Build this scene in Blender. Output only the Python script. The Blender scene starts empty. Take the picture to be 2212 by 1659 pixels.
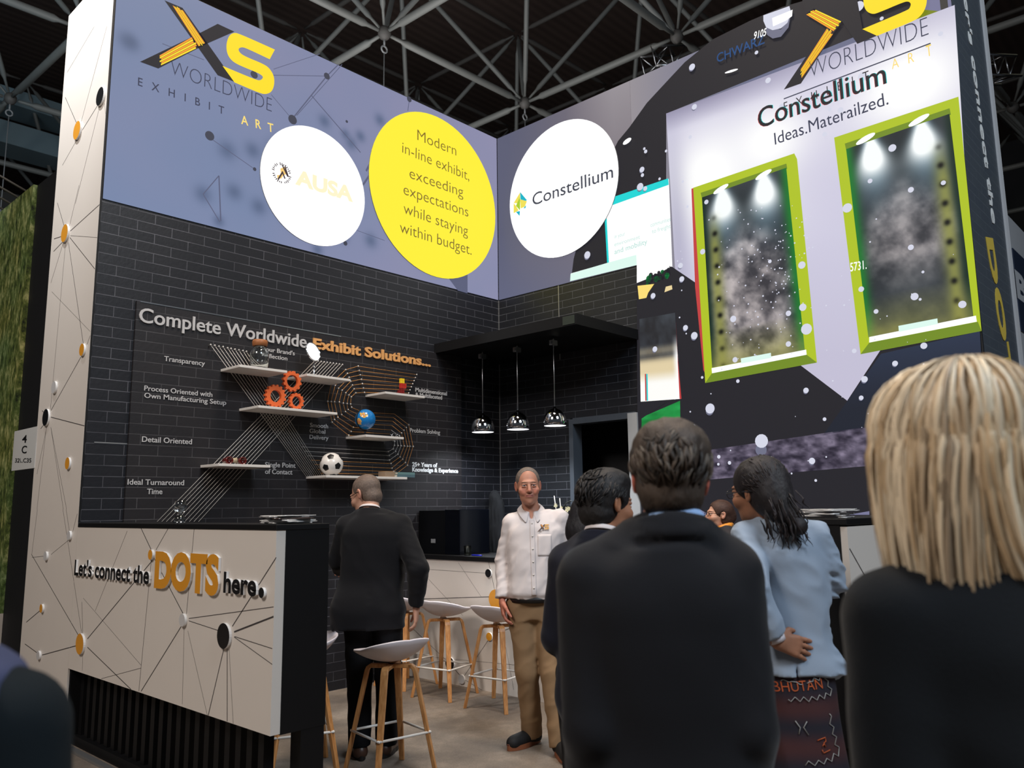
# Trade fair booth with video walls, bar counters, bar stools and visitors
import bpy, bmesh, math, random
import numpy as np
from mathutils import Vector, Matrix
from mathutils.bvhtree import BVHTree

rnd = random.Random(7)
PI = math.pi
sc = bpy.context.scene
COL = sc.collection

# ------------------------------------------------------------------ camera
F_PX, YAW, PITCH, ROLL, CAM_H = 1752.28, 0.746710316, 0.152570545, -0.012474667, 1.5
cy_, sy_, cp_, sp_, cr_, sr_ = (math.cos(YAW), math.sin(YAW), math.cos(PITCH), math.sin(PITCH),
                                math.cos(ROLL), math.sin(ROLL))
FW = np.array([cy_ * cp_, sy_ * cp_, sp_])
_rt = np.array([sy_, -cy_, 0.0])
_up = np.cross(_rt, FW)
RT = cr_ * _rt + sr_ * _up
UP = -sr_ * _rt + cr_ * _up
CAM_O = np.array([0.0, 0.0, CAM_H])

cam_data = bpy.data.cameras.new('camera')
cam = bpy.data.objects.new('camera', cam_data)
COL.objects.link(cam)
cam.matrix_world = Matrix((
    (RT[0], UP[0], -FW[0], CAM_O[0]),
    (RT[1], UP[1], -FW[1], CAM_O[1]),
    (RT[2], UP[2], -FW[2], CAM_O[2]),
    (0, 0, 0, 1)))
cam_data.sensor_fit = 'HORIZONTAL'
cam_data.sensor_width = 36.0
cam_data.lens = 36.0 * F_PX / 2212.0
cam_data.clip_start = 0.05
cam_data.clip_end = 200
cam_data.dof.use_dof = True
cam_data.dof.focus_distance = 5.6
cam_data.dof.aperture_fstop = 3.4
sc.camera = cam

# ------------------------------------------------------------------ view and world
sc.view_settings.view_transform = 'Standard'
sc.view_settings.look = 'None'
sc.view_settings.exposure = 0.0
sc.view_settings.gamma = 1.0
sc.view_settings.use_curve_mapping = False

world = bpy.data.worlds.new('hall_air')
sc.world = world
world.use_nodes = True
bg = world.node_tree.nodes['Background']
bg.inputs['Color'].default_value = (0.55, 0.62, 0.70, 1)
bg.inputs['Strength'].default_value = 0.08


def area(name, loc, target, size, power, color):
    l = bpy.data.lights.new(name, 'AREA')
    l.shape = 'RECTANGLE'
    l.size, l.size_y = size
    l.energy = power
    l.color = color
    o = bpy.data.objects.new(name, l)
    COL.objects.link(o)
    o.location = loc
    o.rotation_euler = (Vector(target) - Vector(loc)).to_track_quat('-Z', 'Y').to_euler()
    return o


def spot(name, loc, target, power, angle, color, blend=0.5, r=0.05):
    l = bpy.data.lights.new(name, 'SPOT')
    l.energy = power
    l.spot_size = math.radians(angle)
    l.spot_blend = blend
    l.shadow_soft_size = r
    l.color = color
    o = bpy.data.objects.new(name, l)
    COL.objects.link(o)
    o.location = loc
    o.rotation_euler = (Vector(target) - Vector(loc)).to_track_quat('-Z', 'Y').to_euler()
    return o


# hall lamps high over the aisle and over the booth
area('hall_lamp_aisle', (-4.0, 3.2, 7.6), (2.2, 4.9, 1.0), (2.4, 2.4), 520, (1.0, 0.92, 0.85))
area('hall_lamp_booth', (3.6, 3.2, 8.6), (4.0, 4.0, 0.0), (1.4, 1.4), 420, (1.0, 0.86, 0.72))
area('hall_lamp_cool', (2.0, -4.5, 8.4), (3.0, 1.0, 1.0), (3.0, 3.0), 700, (0.78, 0.89, 1.0))
area('roof_wash', (7.0, 9.0, 6.0), (8.0, 9.0, 12.0), (5.0, 5.0), 240, (0.95, 0.92, 0.90))
area('roof_wash_west', (-1.0, 10.5, 6.0), (2.0, 15.0, 12.0), (4.0, 4.0), 230, (0.70, 0.88, 1.0))
spot('column_spot', (0.9, 6.4, 7.2), (2.10, 6.55, 5.5), 900, 52, (0.93, 0.97, 1.0), 0.7, 0.08)

from mathutils.geometry import tessellate_polygon

# ------------------------------------------------------------------ points on the booth's planes
def ray(x, y):
    return FW + RT * (x - 1106.0) / F_PX - UP * (y - 829.5) / F_PX


def on_x(x, y, X):
    d = ray(x, y)
    return CAM_O + d * (X / d[0])


def on_y(x, y, Y):
    d = ray(x, y)
    return CAM_O + d * (Y / d[1])


def on_z(x, y, Z=0.0):
    d = ray(x, y)
    return CAM_O + d * ((Z - CAM_H) / d[2])


# ------------------------------------------------------------------ materials
def lin(c):
    def f(v):
        v /= 255.0
        return v / 12.92 if v <= 0.04045 else ((v + 0.055) / 1.055) ** 2.4
    return (f(c[0]), f(c[1]), f(c[2]), 1.0)


def mat(name, col, rough=0.6, metal=0.0, spec=0.5, emit=None, strength=1.0, bump=0.0, bscale=60.0, vary=0.0,
        trans=0.0, ior=1.45, sheen=0.0, coat=0.0):
    m = bpy.data.materials.new(name)
    m.use_nodes = True
    nt = m.node_tree
    b = nt.nodes['Principled BSDF']
    c = lin(col) if max(col) > 1.0 else (*col, 1.0)
    b.inputs['Base Color'].default_value = c
    b.inputs['Roughness'].default_value = rough
    b.inputs['Metallic'].default_value = metal
    b.inputs['Specular IOR Level'].default_value = spec
    b.inputs['Transmission Weight'].default_value = trans
    b.inputs['IOR'].default_value = ior
    b.inputs['Sheen Weight'].default_value = sheen
    b.inputs['Coat Weight'].default_value = coat
    if emit is not None:
        b.inputs['Emission Color'].default_value = lin(emit)
        b.inputs['Emission Strength'].default_value = strength
    if bump or vary:
        tc = nt.nodes.new('ShaderNodeTexCoord')
        nz = nt.nodes.new('ShaderNodeTexNoise')
        nz.inputs['Scale'].default_value = bscale
        nz.inputs['Detail'].default_value = 5
        nt.links.new(tc.outputs['Object'], nz.inputs['Vector'])
        if bump:
            bp = nt.nodes.new('ShaderNodeBump')
            bp.inputs['Strength'].default_value = bump
            bp.inputs['Distance'].default_value = 0.01
            nt.links.new(nz.outputs['Fac'], bp.inputs['Height'])
            nt.links.new(bp.outputs['Normal'], b.inputs['Normal'])
        if vary:
            mx = nt.nodes.new('ShaderNodeMix')
            mx.data_type = 'RGBA'
            mx.inputs['A'].default_value = tuple(v * (1 - vary) for v in c[:3]) + (1,)
            mx.inputs['B'].default_value = tuple(min(1, v * (1 + vary)) for v in c[:3]) + (1,)
            nt.links.new(nz.outputs['Fac'], mx.inputs['Factor'])
            nt.links.new(mx.outputs['Result'], b.inputs['Base Color'])
    return m


def emat(name, col, strength=1.0):
    """a lit pixel of a screen or lamp"""
    m = bpy.data.materials.new(name)
    m.use_nodes = True
    b = m.node_tree.nodes['Principled BSDF']
    b.inputs['Base Color'].default_value = (0.004, 0.004, 0.004, 1)
    b.inputs['Roughness'].default_value = 0.6
    b.inputs['Specular IOR Level'].default_value = 0.08
    b.inputs['Emission Color'].default_value = lin(col)
    b.inputs['Emission Strength'].default_value = strength
    return m


def vmat(name, rough=0.6, emit=False, strength=1.0, spec=0.4, bump=0.0, bscale=80, stretch=(1, 1, 1)):
    """colour comes from the mesh's own colour attribute"""
    m = bpy.data.materials.new(name)
    m.use_nodes = True
    nt = m.node_tree
    b = nt.nodes['Principled BSDF']
    a = nt.nodes.new('ShaderNodeAttribute')
    a.attribute_name = 'tint'
    b.inputs['Roughness'].default_value = rough
    b.inputs['Specular IOR Level'].default_value = spec
    if emit:
        b.inputs['Base Color'].default_value = (0.004, 0.004, 0.004, 1)
        b.inputs['Specular IOR Level'].default_value = 0.08
        nt.links.new(a.outputs['Color'], b.inputs['Emission Color'])
        b.inputs['Emission Strength'].default_value = strength
    else:
        nt.links.new(a.outputs['Color'], b.inputs['Base Color'])
    if bump:
        tc = nt.nodes.new('ShaderNodeTexCoord')
        mp = nt.nodes.new('ShaderNodeMapping')
        mp.inputs['Scale'].default_value = stretch
        nz = nt.nodes.new('ShaderNodeTexNoise')
        nz.inputs['Scale'].default_value = bscale
        nz.inputs['Detail'].default_value = 4
        bp = nt.nodes.new('ShaderNodeBump')
        bp.inputs['Strength'].default_value = bump
        bp.inputs['Distance'].default_value = 0.004
        nt.links.new(tc.outputs['Object'], mp.inputs['Vector'])
        nt.links.new(mp.outputs['Vector'], nz.inputs['Vector'])
        nt.links.new(nz.outputs['Fac'], bp.inputs['Height'])
        nt.links.new(bp.outputs['Normal'], b.inputs['Normal'])
    return m


def brick_mat(name, dark, dark2, mortar, axes, rough=0.42):
    m = bpy.data.materials.new(name)
    m.use_nodes = True
    nt = m.node_tree
    b = nt.nodes['Principled BSDF']
    tc = nt.nodes.new('ShaderNodeTexCoord')
    sp = nt.nodes.new('ShaderNodeSeparateXYZ')
    cb = nt.nodes.new('ShaderNodeCombineXYZ')
    nt.links.new(tc.outputs['Object'], sp.inputs[0])
    nt.links.new(sp.outputs[axes[0]], cb.inputs[0])
    nt.links.new(sp.outputs[axes[1]], cb.inputs[1])
    br = nt.nodes.new('ShaderNodeTexBrick')
    br.inputs['Scale'].default_value = 1.0
    br.inputs['Brick Width'].default_value = 0.262
    br.inputs['Row Height'].default_value = 0.0765
    br.inputs['Mortar Size'].default_value = 0.0028
    br.inputs['Mortar Smooth'].default_value = 0.3
    br.inputs['Color1'].default_value = lin(dark)
    br.inputs['Color2'].default_value = lin(dark2)
    br.inputs['Mortar'].default_value = lin(mortar)
    nt.links.new(cb.outputs[0], br.inputs['Vector'])
    nz = nt.nodes.new('ShaderNodeTexNoise')
    nz.inputs['Scale'].default_value = 35
    nz.inputs['Detail'].default_value = 6
    nt.links.new(tc.outputs['Object'], nz.inputs['Vector'])
    nz2 = nt.nodes.new('ShaderNodeTexNoise')
    nz2.inputs['Scale'].default_value = 3.5
    nt.links.new(tc.outputs['Object'], nz2.inputs['Vector'])
    # mortar fades in and out along the printed wall
    mx = nt.nodes.new('ShaderNodeMix')
    mx.data_type = 'RGBA'
    mx.inputs['A'].default_value = lin(dark)
    nt.links.new(br.outputs['Color'], mx.inputs['B'])
    rp = nt.nodes.new('ShaderNodeMapRange')
    rp.inputs['From Min'].default_value = 0.36
    rp.inputs['From Max'].default_value = 0.62
    rp.inputs['To Min'].default_value = 0.45
    nt.links.new(nz2.outputs['Fac'], rp.inputs['Value'])
    nt.links.new(rp.outputs['Result'], mx.inputs['Factor'])
    nt.links.new(mx.outputs['Result'], b.inputs['Base Color'])
    bp = nt.nodes.new('ShaderNodeBump')
    bp.inputs['Strength'].default_value = 0.25
    bp.inputs['Distance'].default_value = 0.004
    nt.links.new(nz.outputs['Fac'], bp.inputs['Height'])
    nt.links.new(bp.outputs['Normal'], b.inputs['Normal'])
    b.inputs['Roughness'].default_value = rough
    b.inputs['Specular IOR Level'].default_value = 0.35
    return m


def wood_mat(name, c1, c2, scale=(6, 6, 0.8)):
    m = bpy.data.materials.new(name)
    m.use_nodes = True
    nt = m.node_tree
    b = nt.nodes['Principled BSDF']
    tc = nt.nodes.new('ShaderNodeTexCoord')
    mp = nt.nodes.new('ShaderNodeMapping')
    mp.inputs['Scale'].default_value = scale
    nz = nt.nodes.new('ShaderNodeTexNoise')
    nz.inputs['Scale'].default_value = 9
    nz.inputs['Detail'].default_value = 6
    cr = nt.nodes.new('ShaderNodeValToRGB')
    cr.color_ramp.elements[0].position = 0.35
    cr.color_ramp.elements[0].color = lin(c1)
    cr.color_ramp.elements[1].position = 0.68
    cr.color_ramp.elements[1].color = lin(c2)
    nt.links.new(tc.outputs['Object'], mp.inputs['Vector'])
    nt.links.new(mp.outputs['Vector'], nz.inputs['Vector'])
    nt.links.new(nz.outputs['Fac'], cr.inputs['Fac'])
    nt.links.new(cr.outputs['Color'], b.inputs['Base Color'])
    b.inputs['Roughness'].default_value = 0.45
    return m


# ------------------------------------------------------------------ objects
def tag(o, label=None, cat=None, group=None, kind=None):
    if label:
        o['label'] = label
    if cat:
        o['category'] = cat
    if group:
        o['group'] = group
    if kind:
        o['kind'] = kind
    return o


def thing(name, label, cat, loc=(0, 0, 0), group=None, rotz=0.0):
    o = bpy.data.objects.new(name, None)
    o.empty_display_size = 0.1
    o.location = loc
    o.rotation_euler = (0, 0, rotz)
    COL.objects.link(o)
    return tag(o, label, cat, group)


def wmat(o):
    m = Matrix.LocRotScale(o.location, o.rotation_euler, o.scale)
    return wmat(o.parent) @ m if o.parent else m


def rename(o, name):
    o.name = name
    return o


def copy_tree(o, parent=None):
    c = o.copy()
    COL.objects.link(c)
    if parent is not None:
        c.parent = parent
    for ch in o.children:
        copy_tree(ch, c)
    return c


class MB:
    """collects polygons and links them as ONE mesh object"""

    def __init__(s):
        s.v, s.f, s.m, s.c, s.sm = [], [], [], None, []

    def add(s, vs, fs, mi=0, col=None, smooth=False):
        n = len(s.v)
        s.v += [tuple(map(float, v)) for v in vs]
        if col is not None or s.c is not None:
            if s.c is None:
                s.c = [(1, 1, 1, 1)] * n
            s.c += col if isinstance(col, list) else [col or (1, 1, 1, 1)] * len(vs)
        s.f += [tuple(i + n for i in f) for f in fs]
        s.m += [mi] * len(fs)
        s.sm += [smooth] * len(fs)
        return s

    def box(s, lo, hi, mi=0, col=None):
        x0, y0, z0 = lo
        x1, y1, z1 = hi
        v = [(x0, y0, z0), (x1, y0, z0), (x1, y1, z0), (x0, y1, z0), (x0, y0, z1), (x1, y0, z1), (x1, y1, z1), (x0, y1, z1)]
        return s.add(v, [(3, 2, 1, 0), (4, 5, 6, 7), (0, 1, 5, 4), (1, 2, 6, 5), (2, 3, 7, 6), (3, 0, 4, 7)], mi, col)

    def obox(s, c, ax, ay, az, mi=0, col=None):
        """box from its centre and three half-axis vectors"""
        c, ax, ay, az = (np.array(t, float) for t in (c, ax, ay, az))
        v = [c + i * ax + j * ay + k * az for k in (-1, 1) for (i, j) in ((-1, -1), (1, -1), (1, 1), (-1, 1))]
        return s.add(v, [(3, 2, 1, 0), (4, 5, 6, 7), (0, 1, 5, 4), (1, 2, 6, 5), (2, 3, 7, 6), (3, 0, 4, 7)], mi, col)

    def bar(s, a, b, w, h, up=(0, 0, 1), mi=0):
        a, b, up = np.array(a, float), np.array(b, float), np.array(up, float)
        d = (b - a) / np.linalg.norm(b - a)
        sx = np.cross(d, up)
        sx /= np.linalg.norm(sx)
        u2 = np.cross(sx, d)
        return s.obox((a + b) / 2, sx * w / 2, (b - a) / 2, u2 * h / 2, mi)

    def tube(s, pts, r, n=8, mi=0, caps=True, col=None, smooth=True, flat=1.0, updir=None):
        pts = [np.array(p, float) for p in pts]
        rs = r if hasattr(r, '__len__') else [r] * len(pts)
        vs, fs = [], []
        prev = None
        for i, p in enumerate(pts):
            t = pts[min(i + 1, len(pts) - 1)] - pts[max(i - 1, 0)]
            t = t / (np.linalg.norm(t) + 1e-9)
            if prev is None:
                ref = np.array(updir if updir is not None else ((0, 0, 1) if abs(t[2]) < 0.9 else (1, 0, 0)), float)
                u = np.cross(t, ref)
            else:
                u = prev - t * (prev @ t)
            u /= (np.linalg.norm(u) + 1e-9)
            prev = u
            w = np.cross(t, u)
            for k in range(n):
                a = 2 * PI * k / n
                vs.append(p + rs[i] * (math.cos(a) * u + flat * math.sin(a) * w))
        for i in range(len(pts) - 1):
            for k in range(n):
                k2 = (k + 1) % n
                fs.append((i * n + k, i * n + k2, (i + 1) * n + k2, (i + 1) * n + k))
        if caps:
            fs.append(tuple(range(n - 1, -1, -1)))
            fs.append(tuple((len(pts) - 1) * n + k for k in range(n)))
        return s.add(vs, fs, mi, col, smooth)

    def lathe(s, prof, c=(0, 0, 0), n=24, mi=0, axis=None, col=None, smooth=True, caps=True):
        """prof: (radius, height) pairs; turned about the vertical (or AXIS) through C"""
        c = np.array(c, float)
        if axis is None:
            ax, ay, az = np.eye(3)
        else:
            az = np.array(axis, float)
            az /= np.linalg.norm(az)
            ax = np.cross(az, (0, 0, 1) if abs(az[2]) < 0.9 else (1, 0, 0))
            ax /= np.linalg.norm(ax)
            ay = np.cross(az, ax)
        vs, fs = [], []
        for (r, h) in prof:
            for k in range(n):
                a = 2 * PI * k / n
                vs.append(c + ax * (r * math.cos(a)) + ay * (r * math.sin(a)) + az * h)
        for i in range(len(prof) - 1):
            for k in range(n):
                k2 = (k + 1) % n
                fs.append((i * n + k, i * n + k2, (i + 1) * n + k2, (i + 1) * n + k))
        if caps and prof[0][0] > 1e-6:
            fs.append(tuple(range(n - 1, -1, -1)))
        if caps and prof[-1][0] > 1e-6:
            fs.append(tuple((len(prof) - 1) * n + k for k in range(n)))
        return s.add(vs, fs, mi, col, smooth)

    def mesh(s, me, f=None, mi=0, col=None, smooth=False):
        vs = [f(v.co) if f else tuple(v.co) for v in me.vertices]
        return s.add(vs, [tuple(p.vertices) for p in me.polygons], mi, col, smooth)

    def poly(s, pts, mi=0):
        return s.add(pts, [tuple(range(len(pts)))], mi)

    def build(s, name, mats, parent=None, local=False, origin=None, bevel=0.0, subsurf=0, weld=False):
        me = bpy.data.meshes.new(name)
        v = np.array(s.v, float).reshape(-1, 3)
        loc = Vector((0, 0, 0))
        if parent is not None:
            if not local:
                inv = np.array(wmat(parent).inverted())
                v = v @ inv[:3, :3].T + inv[:3, 3]
        elif not local:
            if origin is None:
                origin = ((v[:, 0].min() + v[:, 0].max()) / 2, (v[:, 1].min() + v[:, 1].max()) / 2, v[:, 2].min())
            loc = Vector(origin)
            v = v - np.array(origin, float)
        me.from_pydata([tuple(p) for p in v], [], s.f)
        for m in (mats if isinstance(mats, (list, tuple)) else [mats]):
            me.materials.append(m)
        me.polygons.foreach_set('material_index', s.m)
        me.polygons.foreach_set('use_smooth', s.sm)
        if s.c is not None:
            a = me.color_attributes.new('tint', 'FLOAT_COLOR', 'POINT')
            a.data.foreach_set('color', np.array(s.c, np.float32).ravel())
        me.validate()
        me.update()
        o = bpy.data.objects.new(name, me)
        o.location = loc
        if parent is not None:
            o.parent = parent
        COL.objects.link(o)
        if bevel:
            b = o.modifiers.new('edge', 'BEVEL')
            b.width = bevel
            b.segments = 2
            b.limit_method = 'ANGLE'
        if subsurf:
            b = o.modifiers.new('smooth', 'SUBSURF')
            b.levels = b.render_levels = subsurf
        return o


# text as flat or raised polygons in a wall's own two coordinates
_tc = {}


def text_mesh(txt, bold=0.0, extrude=0.0, res=4, shear=0.0, spacing=1.0):
    key = (txt, bold, extrude, res, shear, spacing)
    if key in _tc:
        return _tc[key]
    cu = bpy.data.curves.new('writing', 'FONT')
    cu.body = txt
    cu.size = 1.0
    cu.resolution_u = res
    cu.offset = bold
    cu.extrude = extrude
    cu.shear = shear
    cu.space_character = spacing
    o = bpy.data.objects.new('writing', cu)
    COL.objects.link(o)
    bpy.context.view_layer.update()
    me = bpy.data.meshes.new_from_object(o.evaluated_get(bpy.context.evaluated_depsgraph_get()))
    bpy.data.objects.remove(o)
    v = np.array([p.co for p in me.vertices])
    fs = [tuple(p.vertices) for p in me.polygons]
    bpy.data.meshes.remove(me)
    bpy.data.curves.remove(cu)
    _tc[key] = (v, fs)
    return v, fs


def put_text(mb, txt, p0, p1, cap, frame, mi=0, bold=0.0, depth=0.0, extr=0.0, shear=0.0, spacing=1.0, xh=False):
    """write TXT from P0 to P1 (the baseline's ends, wall coordinates) with letters CAP metres tall.
    FRAME(u, v, w) maps wall coordinates and the height above the wall to a point."""
    v, fs = text_mesh(txt, bold, 0.5 if extr else 0.0, 4, shear, spacing)
    if len(v) == 0:
        return
    ref, _ = text_mesh('x' if xh else 'H', bold)
    hcap = ref[:, 1].max() - ref[:, 1].min()
    x0, x1 = v[:, 0].min(), v[:, 0].max()
    p0, p1 = np.array(p0, float), np.array(p1, float)
    dv = p1 - p0
    L = np.linalg.norm(dv)
    e = dv / L
    n = np.array([-e[1], e[0]])
    pts = []
    for (x, y, z) in v:
        q = p0 + e * ((x - x0) / (x1 - x0) * L) + n * (y / hcap * cap)
        pts.append(frame(q[0], q[1], depth + (extr * (z + 0.5) if extr else 0.0)))
    mb.add(pts, fs, mi)


class Frame:
    def __init__(s, fn, flip=False):
        s.fn, s.flip = fn, flip

    def __call__(s, u, v, w=0.0):
        return s.fn(u, v, w)


YL, XR, XC, YR = 6.0, 6.282, 2.10, 1.36     # the planes of the brick wall, the screen wall, the counter front, the end face
F_LEFT = Frame(lambda u, v, w: (u, YL - w, v))            # u = x
F_RIGHT = Frame(lambda u, v, w: (XR - w, -u, v))          # u = -y
F_CNT = Frame(lambda u, v, w: (XC - w, -u, v))
F_END = Frame(lambda u, v, w: (u, YR - w, v))


def L2(x, y):
    p = on_y(x, y, YL)
    return (p[0], p[2])


def R2(x, y):
    p = on_x(x, y, XR)
    return (-p[1], p[2])


def C2(x, y):
    p = on_x(x, y, XC)
    return (-p[1], p[2])


def E2(x, y):
    p = on_y(x, y, YR)
    return (p[0], p[2])


def fpoly(mb, pts, to2, frame, mi=0, w=0.0):
    q = [to2(*p) for p in pts]
    fs = [tuple(t) for t in tessellate_polygon([[Vector((a, b, 0)) for a, b in q]])]
    mb.add([frame(a, b, w) for a, b in q], fs, mi)


def fdisc(mb, x, y, rx, to2, frame, mi=0, w=0.0, n=20):
    """disc on a wall whose apparent half-height is RX pixels"""
    c = to2(x, y)
    e = to2(x, y + rx)
    r = abs(c[1] - e[1])
    mb.add([frame(c[0] + r * math.cos(2 * PI * k / n), c[1] + r * math.sin(2 * PI * k / n), w) for k in range(n)],
           [tuple(range(n))], mi)


def fline(mb, a, b, wid, to2, frame, mi=0, w=0.0):
    a, b = np.array(to2(*a)), np.array(to2(*b))
    d = b - a
    n = np.array([-d[1], d[0]]) / (np.linalg.norm(d) + 1e-9) * wid / 2
    mb.add([frame(*(a + n), w), frame(*(b + n), w), frame(*(b - n), w), frame(*(a - n), w)], [(0, 1, 2, 3)], mi)


def vnoise(p, seed=0):
    """smooth value noise, numpy, p: (...,3) or tuple of arrays"""
    x, y, z = p
    xi, yi, zi = np.floor(x).astype(np.int64), np.floor(y).astype(np.int64), np.floor(z).astype(np.int64)
    xf, yf, zf = x - xi, y - yi, z - zi
    u, v, w = xf * xf * (3 - 2 * xf), yf * yf * (3 - 2 * yf), zf * zf * (3 - 2 * zf)

    def h(a, b, c):
        n = (a * 374761393 + b * 668265263 + c * 2147483647 + seed * 1274126177) & 0xFFFFFFFF
        n = ((n ^ (n >> 13)) * 1274126177) & 0xFFFFFFFF
        return ((n ^ (n >> 16)) & 0xFFFF) / 65535.0
    r = 0
    for i, wx in ((0, 1 - u), (1, u)):
        for j, wy in ((0, 1 - v), (1, v)):
            for k, wz in ((0, 1 - w), (1, w)):
                r = r + wx * wy * wz * h(xi + i, yi + j, zi + k)
    return r


def fbm(p, seed=0, oct=4):
    r, a, t = 0, 0.5, 0
    x, y, z = p
    for i in range(oct):
        r = r + a * vnoise((x, y, z), seed + i)
        t += a
        a *= 0.5
        x, y, z = x * 2.03, y * 2.03, z * 2.03
    return r / t

# ------------------------------------------------------------------ shared materials
M = dict(
    white=mat('white_laminate', (206, 198, 190), 0.45, vary=0.02, bscale=4),
    black=mat('black_laminate', (11, 11, 13), 0.55, spec=0.3),
    black_matt=mat('black_matt_board', (17, 18, 21), 0.7),
    line=mat('dark_printed_line', (58, 54, 54), 0.6),
    orange=mat('orange_acrylic', (206, 140, 40), 0.4),
    ink=mat('black_acrylic', (16, 16, 18), 0.4),
    grey_dot=mat('grey_acrylic', (186, 184, 184), 0.4),
    edge=mat('white_foam_edge', (232, 230, 228), 0.5),
    steel=mat('brushed_steel', (170, 172, 176), 0.3, metal=1.0),
    chrome=mat('chrome', (200, 202, 206), 0.08, metal=1.0),
    truss=mat('grey_painted_steel', (100, 102, 100), 0.5, vary=0.12, bscale=3),
    truss_dark=mat('dusty_dark_steel', (74, 72, 70), 0.6, vary=0.15, bscale=3),
    cable=mat('steel_cable', (120, 122, 124), 0.5),
    grey_text=mat('grey_acrylic_letter', (176, 174, 174), 0.5),
    tan_text=mat('tan_acrylic_letter', (206, 150, 92), 0.35),
    shelf=mat('white_shelf_board', (208, 202, 196), 0.5),
    string=mat('pale_string', (188, 182, 176), 0.6),
    ostring=mat('orange_string', (206, 140, 66), 0.6),
    pin=mat('pin_metal', (196, 192, 188), 0.3, metal=0.6),
    alu=mat('aluminium_edge', (150, 150, 150), 0.4, metal=0.7),
)

# ------------------------------------------------------------------ floor, roof deck
def slab(name, lo, hi, m, kind='structure', label=None, cat=None):
    o = MB().box(lo, hi).build(name, m)
    return tag(o, label, cat, None, kind)


def floor_material():
    m = bpy.data.materials.new('worn_concrete_carpet')
    m.use_nodes = True
    nt = m.node_tree
    b = nt.nodes['Principled BSDF']
    tc = nt.nodes.new('ShaderNodeTexCoord')
    n1 = nt.nodes.new('ShaderNodeTexNoise')
    n1.inputs['Scale'].default_value = 2.6
    n1.inputs['Detail'].default_value = 7
    n1.inputs['Roughness'].default_value = 0.65
    n2 = nt.nodes.new('ShaderNodeTexNoise')
    n2.inputs['Scale'].default_value = 90
    n2.inputs['Detail'].default_value = 3
    cr = nt.nodes.new('ShaderNodeValToRGB')
    e = cr.color_ramp.elements
    e[0].position, e[0].color = 0.34, lin((92, 82, 74))
    e[1].position, e[1].color = 0.72, lin((142, 128, 114))
    k = e.new(0.55)
    k.color = lin((116, 104, 92))
    mx = nt.nodes.new('ShaderNodeMix')
    mx.data_type = 'RGBA'
    mx.blend_type = 'OVERLAY'
    mx.inputs['Factor'].default_value = 0.35
    for n in (n1, n2):
        nt.links.new(tc.outputs['Object'], n.inputs['Vector'])
    nt.links.new(n1.outputs['Fac'], cr.inputs['Fac'])
    nt.links.new(cr.outputs['Color'], mx.inputs['A'])
    nt.links.new(n2.outputs['Fac'], mx.inputs['B'])
    nt.links.new(mx.outputs['Result'], b.inputs['Base Color'])
    b.inputs['Roughness'].default_value = 0.75
    return m


slab('floor', (-14, -14, -0.1), (30, 34, 0.0), floor_material())


def deck_material():
    m = bpy.data.materials.new('ribbed_roof_deck')
    m.use_nodes = True
    nt = m.node_tree
    b = nt.nodes['Principled BSDF']
    tc = nt.nodes.new('ShaderNodeTexCoord')
    wv = nt.nodes.new('ShaderNodeTexWave')
    wv.bands_direction = 'Y'
    wv.inputs['Scale'].default_value = 1.3
    wv.inputs['Distortion'].default_value = 0.0
    cr = nt.nodes.new('ShaderNodeValToRGB')
    cr.color_ramp.elements[0].color = lin((60, 48, 44))
    cr.color_ramp.elements[1].color = lin((70, 57, 52))
    nt.links.new(tc.outputs['Object'], wv.inputs['Vector'])
    nt.links.new(wv.outputs['Fac'], cr.inputs['Fac'])
    nt.links.new(cr.outputs['Color'], b.inputs['Base Color'])
    bp = nt.nodes.new('ShaderNodeBump')
    bp.inputs['Strength'].default_value = 0.2
    bp.inputs['Distance'].default_value = 0.03
    nt.links.new(wv.outputs['Fac'], bp.inputs['Height'])
    nt.links.new(bp.outputs['Normal'], b.inputs['Normal'])
    b.inputs['Roughness'].default_value = 0.7
    return m


slab('ceiling', (-14, -14, 13.2), (30, 34, 13.4), deck_material())

# ------------------------------------------------------------------ the booth's walls
M['brick_x'] = brick_mat('dark_printed_brick', (24, 25, 30), (30, 30, 34), (86, 86, 92), (0, 2))
M['brick_y'] = brick_mat('dark_printed_brick_return', (24, 26, 31), (29, 30, 34), (84, 86, 92), (1, 2))
ZH = 3.765       # where the bricks end and the video wall begins
ZT = 5.655       # top of the booth

w = MB().box((2.114, YL, 0.0), (XR + 0.04, YL + 0.10, ZH)).build('wall_back', M['brick_x'], origin=(2.114, YL, 0))
tag(w, kind='structure')
w = MB().box((2.17, YL + 0.10, 0.0), (XR + 1.2, YL + 0.94, ZT - 0.01)).build('wall_store', M['black_matt'])
tag(w, kind='structure')
# side wall: bricks with the door opening, then the recess for the tall video wall
DY0, DY1, DZ = 4.25, 4.985, 2.318
BE = 4.178       # where the bricks stop
w = MB()
w.box((XR, DY1 + 0.05, 0.0), (XR + 0.10, YL, ZH))
w.box((XR, BE, DZ + 0.06), (XR + 0.10, DY1 + 0.05, ZH))
w.box((XR, BE, 0.0), (XR + 0.10, DY0 - 0.03, DZ + 0.06))
w = w.build('wall_side', M['brick_y'], origin=(XR, BE, 0))
tag(w, kind='structure')
w = MB()
w.box((XR + 0.10, YR + 0.02, 0.0), (XR + 0.16, BE, ZT - 0.02))
w.box((XR + 0.10, BE, ZH), (XR + 0.16, YL, ZT - 0.02))
w.box((XR + 0.7, BE, 0), (XR + 0.76, YL, ZH))
w = w.build('wall_core', M['black_matt'])
tag(w, kind='structure')
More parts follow.
